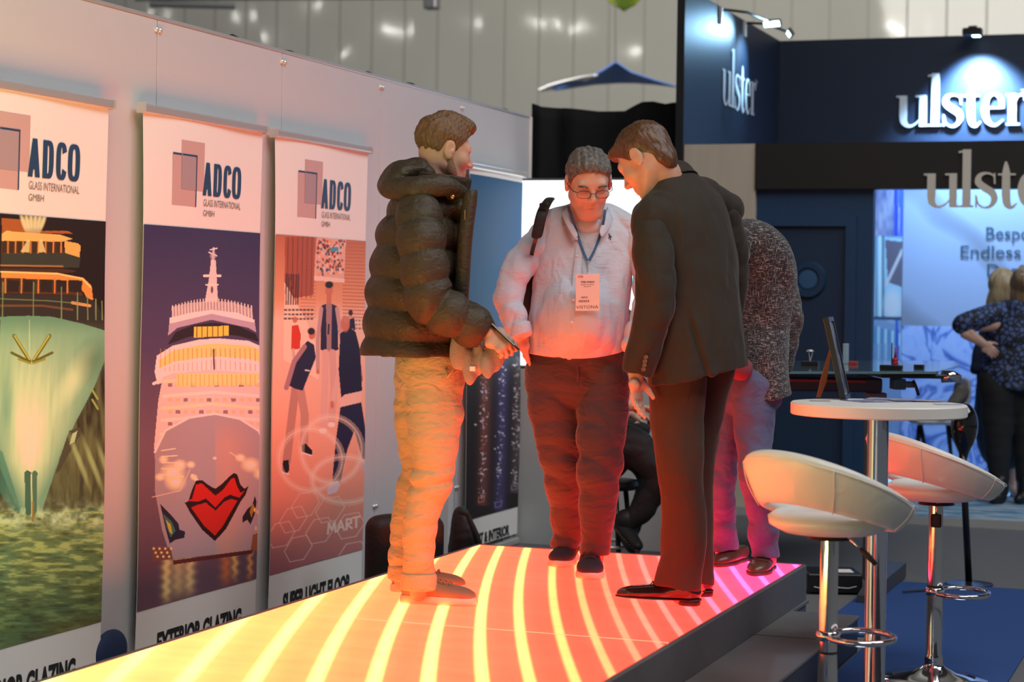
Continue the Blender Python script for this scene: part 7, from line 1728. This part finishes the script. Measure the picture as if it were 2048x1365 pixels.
def glass_desk():
    # large dark display table with a glass top behind the man in tweed
    z = 1.085
    A0 = W(1925, 748, 9.75); f0 = G(1925, 745, z)
    e = empty('display_table', G(1760, 1190, 0)); tag(e, 'dark display table with a greenish glass top, between the tweed jacket and the bar table', 'table')
    mg = mat('tinted_glass', (.10, .20, .22), .05, coat=.8)
    mk = mat('maroon_black', (.020, .008, .010), .25, coat=.4)
    a = G(1462, 752, z); b_ = G(1872, 752, z); c = G(1920, 738, z); d = G(1905, 729, z); g = G(1500, 729, z)
    b = MB(); b.prism([a, b_, c, d, g], (0, 0, .012)); b.build('glass_top', mg, e)
    def fbox(x0, y0, x1, y1, dep, th, name, m, bev=.004):
        p0, p1 = W(x0, y0, dep), W(x1, y1, dep); b = MB()
        w_ = (p1 - p0).dot(HH); hgt = p0.z - p1.z; R = Matrix((HH, FW, ZZ)).transposed()
        b.box((0, 0, 0), (w_, th, hgt), bev, 2)
        o_ = p0.copy(); o_.z = p1.z
        for v in b.bm.verts: v.co = o_ + R @ v.co
        return b.build(name, m, e)
    fbox(1462, 756, 1765, 790, 9.8, .9, 'drawer_body', mk, .01)
    fbox(1462, 764, 1730, 767, 9.79, .012, 'red_trim_strip', mat('red_strip', (.20, .01, .02), .3))
    fbox(1762, 752, 1888, 762, 9.82, .7, 'rail', M['black_plastic'])
    fbox(1788, 762, 1812, 784, 9.85, .12, 'clamp_block', mat('steel_blue', (.05, .13, .18), .35, .5))
    fbox(1812, 768, 1830, 780, 9.85, .12, 'clamp_block', mat('steel_blue2', (.07, .17, .22), .35, .5))
    b = MB(); b.tube([W(1826, 765, 9.83), W(1832, 778, 9.83), W(1837, 795, 9.83)], .008, 8); b.build('release_lever', M['black_plastic'], e, True)
    b = MB(); b.tube([W(1884, 757, 9.9), W(1905, 757, 9.9), W(1921, 761, 9.9)], [.032, .030, .018], 20); b.build('chrome_end_cap', M['chrome'], e, True)
    # column + foot
    fbox(1736, 790, 1768, 1168, 9.95, .09, 'column', M['alu_dark'])
    p0 = G(1752, 1212, 0); p1 = G(1812, 1158, 0); 
    b = MB(); dr = (p1 - p0).normalized(); sd_ = dr.cross(ZZ)
    b.prism([p0 - sd_ * .0 , p0 + ZZ * .035, p0.lerp(p1, .3) + ZZ * .075, p1 + ZZ * .075, p1], sd_ * -.09); b.build('foot', mat('foot_grey', (.05, .055, .06), .5), e)
    # things on the glass
    def small(name, label, cat, px, py, fn):
        o = G(px, py, z + .012); ee = empty(name, o); tag(ee, label, cat); fn(ee, o)
    def clip(ee, o):
        b = MB(); b.box(o - Vector((.045, .02, 0)), o + Vector((.045, .03, .022)), .003, 2); b.build('clip_base', M['black_plastic'], ee)
        b = MB(); b.tube([o + ZZ * .02, o + HH * .014 + ZZ * .075], .0018, 6); b.tube([o + ZZ * .02, o - HH * .008 + ZZ * .075], .0018, 6); b.build('wire', M['alu'], ee)
        b = MB(); b.lathe(o + ZZ * .072, [(0, .012), (.012, .010), (.020, .002), (.018, 0), (0, 0)], 20); b.build('cap', M['alu'], ee, True)
    small('clip_stand', 'tiny wire clip stand with a round cap on the glass table top', 'stand', 1620, 735, clip)
    def red(ee, o):
        mr = mat('red_plastic', (.35, .01, .03), .35); b = MB(); b.tube([o, o + ZZ * .04], [.022, .012], 12); b.tube([o + ZZ * .035, o + ZZ * .10 + HH * .002], [.008, .004], 8); b.lathe(o + ZZ * .03, [(0, .02), (.018, .01), (.014, -.01), (0, -.01)], 12); b.build('red_body', mr, ee, True)
        b = MB(); b.tube([o - HH * .018 + ZZ * .01, o - HH * .018 + ZZ * .125], .003, 6); b.build('black_pin', M['black_plastic'], ee)
    small('red_figure', 'small red upright object with a black pin on the glass table top', 'ornament', 1790, 737, red)
    def blk(w_, h_, m):
        def f(ee, o): b = MB(); b.box(o - Vector((w_ / 2, .02, 0)), o + Vector((w_ / 2, .03, h_)), .003, 2); b.build('block', m, ee)
        return f
    small('black_case', 'flat black case beside the red upright object on the glass table top', 'case', 1782, 743, blk(.11, .022, M['black_plastic']))
    small('black_case', 'small black case near the tip of the glass table top', 'case', 1838, 741, blk(.05, .020, M['black_plastic']))
    small('pale_blue_pack', 'narrow pale blue upright pack behind the picture frame', 'pack', 1691, 732, blk(.024, .11, mat('pale_blue_plastic', (.30, .42, .52), .4)))
    small('red_box', 'flat red box behind the picture frame on the glass table', 'box', 1706, 733, blk(.045, .018, mat('red_box', (.35, .04, .03), .5)))
glass_desk()
def misc():
    # glossy black lamp
    e = empty('floor_lamp', G(1938, 1172, 0)); tag(e, 'glossy black oval head on a thin black floor stand behind the bar table', 'floor lamp')
    c = W(1929, 852, 10.05); s = Sdf(); s.ell(c, [.068, .075, .115], None, .01); s.seg(c + ZZ * -.09, c + ZZ * -.16, .035, .018, .03); V, Q = s.mesh(.005, 2); link_mesh('lamp_head', V, Q, M['black_gloss'], e, True)
    b = MB(); b.tube([W(1924, 885, 10.05), W(1931, 1030, 10.05), G(1938, 1170, 0)], [.019, .017, .018], 12); b.build('pole', M['black_plastic'], e, True)
    g = G(1938, 1170, 0); b = MB(); b.lathe(g, [(0, .02), (.05, .018), (.12, .008), (.125, 0)], 32); b.build('base', M['black_plastic'], e, True, auto=40)
    # black equipment case on the carpet beside the stage
    p0 = G(1615, 1190, 0); e = empty('equipment_case', p0); tag(e, 'low black equipment case on the floor behind the stage corner', 'case')
    R = Matrix((HH, FW, ZZ)).transposed()
    def local(b, name, m, o, smooth=False):
        for v in b.bm.verts: v.co = o + R @ v.co
        return b.build(name, m, e, smooth)
    b = MB(); b.box((0, 0, 0), (.27, .26, .095), .008, 2); local(b, 'case_body', M['black_plastic'], p0)
    b = MB(); b.box((.16, .05, .0955), (.235, .16, .0975)); local(b, 'paper_label', M['paper'], p0)
    b = MB(); b.tube([(.03, -.004, .03), (.08, -.006, .02), (.12, -.004, .03), (.2, -.005, .025), (.24, -.004, .035)], .003, 6); local(b, 'cable', M['alu'], p0)
    b = MB(); pts = [G(1806, 1188, .01), G(1830, 1186, .008), G(1870, 1184, .006), G(1900, 1180, .006), G(1935, 1176, .008)]; b.tube(pts, .005, 6); tag(b.build('power_cable', M['rubber'], smooth=True), 'thin black cable across the blue carpet behind the far stool', 'cable')
    # padded bag behind the puffer man's legs
    e = empty('travel_case', W(808, 1150, 9.0)); e.location.z = 0; e['_w'] = (e.location.x, e.location.y, 0); tag(e, 'black rounded travel case between the white wall and the stage', 'luggage')
    Rw = Matrix(((1, 0, 0), (0, 1, 0), (0, 0, 1)))
    s = Sdf(); mbg = mat('bag_black', (.014, .010, .010), .6, bump=[(30, .003, ONE)])
    q0, q1 = W(757, 1058, 8.95), W(862, 1056, 9.1); 
    for zz in (q0.z, .10): s.limb([Vector((q0.x, q0.y, zz)), Vector((q1.x, q1.y, zz))], [.056, .056], .01)
    b = MB()
    s = Sdf(); dirv = (q1 - q0).normalized(); dirv.z = 0; nrm = dirv.cross(ZZ)
    s.seg((q0.x, q0.y, q0.z), (q0.x, q0.y, .06), .06, .06, .01); s.seg((q1.x, q1.y, q1.z), (q1.x, q1.y, .06), .06, .06, .01)
    for k in range(1, 6): 
        f = k / 6; m_ = q0.lerp(q1, f); s.seg((m_.x, m_.y, m_.z + .004), (m_.x, m_.y, .06), .062, .062, .02)
    s.cut((0, 0, .001), (0, 0, -1)); V, Q = s.mesh(.007, 2); link_mesh('case_shell', V, Q, mbg, e, True)
    b = MB(); m_ = q0.lerp(q1, .5); b.tube([m_ - dirv * .06 + ZZ * .05, m_ - dirv * .05 + ZZ * .085, m_ + dirv * .05 + ZZ * .085, m_ + dirv * .06 + ZZ * .05], .008, 8); b.build('handle', M['rubber'], e, True)
    # folded black bag with a strap
    g = W(935, 1110, 9.62); e = empty('shoulder_bag', (g.x, g.y, 0)); tag(e, 'black fabric bag with a strap slumped beside the blue banner', 'bag')
    s = Sdf(); s.limb([W(922, 1035, 9.6), W(928, 1075, 9.58), Vector((g.x, g.y, .03))], [(.040, .05), (.075, .07), (.09, .08)], .03, HH); s.cut((0, 0, .002), (0, 0, -1)); s.disp(lambda P, D: .008 * n3(P, 26, 4)); V, Q = s.mesh(.006, 1); link_mesh('bag_body', V, Q, mbg, e, True)
    b = MB(); b.tube([W(918, 1025, 9.52), W(935, 1030, 9.5), W(947, 1062, 9.5), W(962, 1110, 9.5)], .012, 8, rx=.4); b.build('strap', M['rubber'], e, True)
    # slim white upright
    p = PX(903, 1000, -3.80); b = MB(); b.box((-3.86, p.y - .03, 0), (-3.80, p.y + .03, .98), .006, 2); o = b.build('white_post', M['white_panel'], origin=(-3.83, p.y, 0)); tag(o, 'slim white upright post behind the khaki trousers', 'post')
    # dark blue round bag at the lower left
    p = PX(228, 1300, -3.93); s = Sdf(); s.ell((-3.945, p.y - .0, .09), [.030, .11, .085], None, .01); s.cut((0, 0, .004), (0, 0, -1)); V, Q = s.mesh(.006, 1)
    o = link_mesh('round_bag', V, Q, mat('round_bag_blue', (.012, .03, .09), .8), None, True, origin=(-3.952, p.y, 0)); tag(o, 'dark blue rounded bag behind the yacht banner at the lower left', 'bag')
    # shell chair in the navy stand
    zf = .05; D = 14.2
    e = empty('shell_chair', G(1885, 985, zf)); tag(e, 'chair with a grey padded shell and black legs in the navy stand', 'chair')
    mp = mat('chair_pad', (.22, .21, .19), .9, var=(20, (.12, .115, .105), .2)); mw = mat('chair_shell', (.55, .58, .62), .4)
    sc = W(1868, 842, D)
    s = Sdf(); s.limb([sc - HH * .14, sc + HH * .10], [(.17, .030), (.20, .030)], .03, FW); s.limb([sc + HH * .12 + ZZ * .02, sc + HH * .20 + ZZ * .16, sc + HH * .21 + ZZ * .29], [(.19, .03), (.20, .028), (.17, .024)], .04, FW); V, Q = s.mesh(.008, 2); link_mesh('shell', V, Q, mw, e, True)
    s = Sdf(); s.limb([sc - FW * .01 + HH * .165 + ZZ * .08, sc + HH * .18 + ZZ * .26 - FW * .01], [(.17, .03), (.155, .025)], .03, FW); s.limb([sc + HH * .02 - FW * .20 + ZZ * .05, sc + HH * .15 - FW * .21 + ZZ * .22], [.03, .05], .04); V, Q = s.mesh(.008, 2); link_mesh('padding', V, Q, mp, e, True)
    for (x, y) in ((1822, 992), (1872, 1004), (1960, 994), (1908, 984)):
        b = MB(); t = sc + (HH * (.1 if x > 1890 else -.1)); ft = G(x, y, zf); b.tube([Vector((t.x, t.y, sc.z - .02)), ft], [.018, .010], 8); b.build('leg', M['black_plastic'], e, True)
misc()

for o in list(COL.objects):
    if o.parent is None and o.name.split('.')[0] in ('bar_table', 'bar_stool', 'display_table', 'equipment_case', 'picture_frame', 'leaflet', 'business_card', 'power_cable', 'clip_stand', 'red_figure', 'black_case', 'pale_blue_pack', 'red_box'): o.location.z += .009
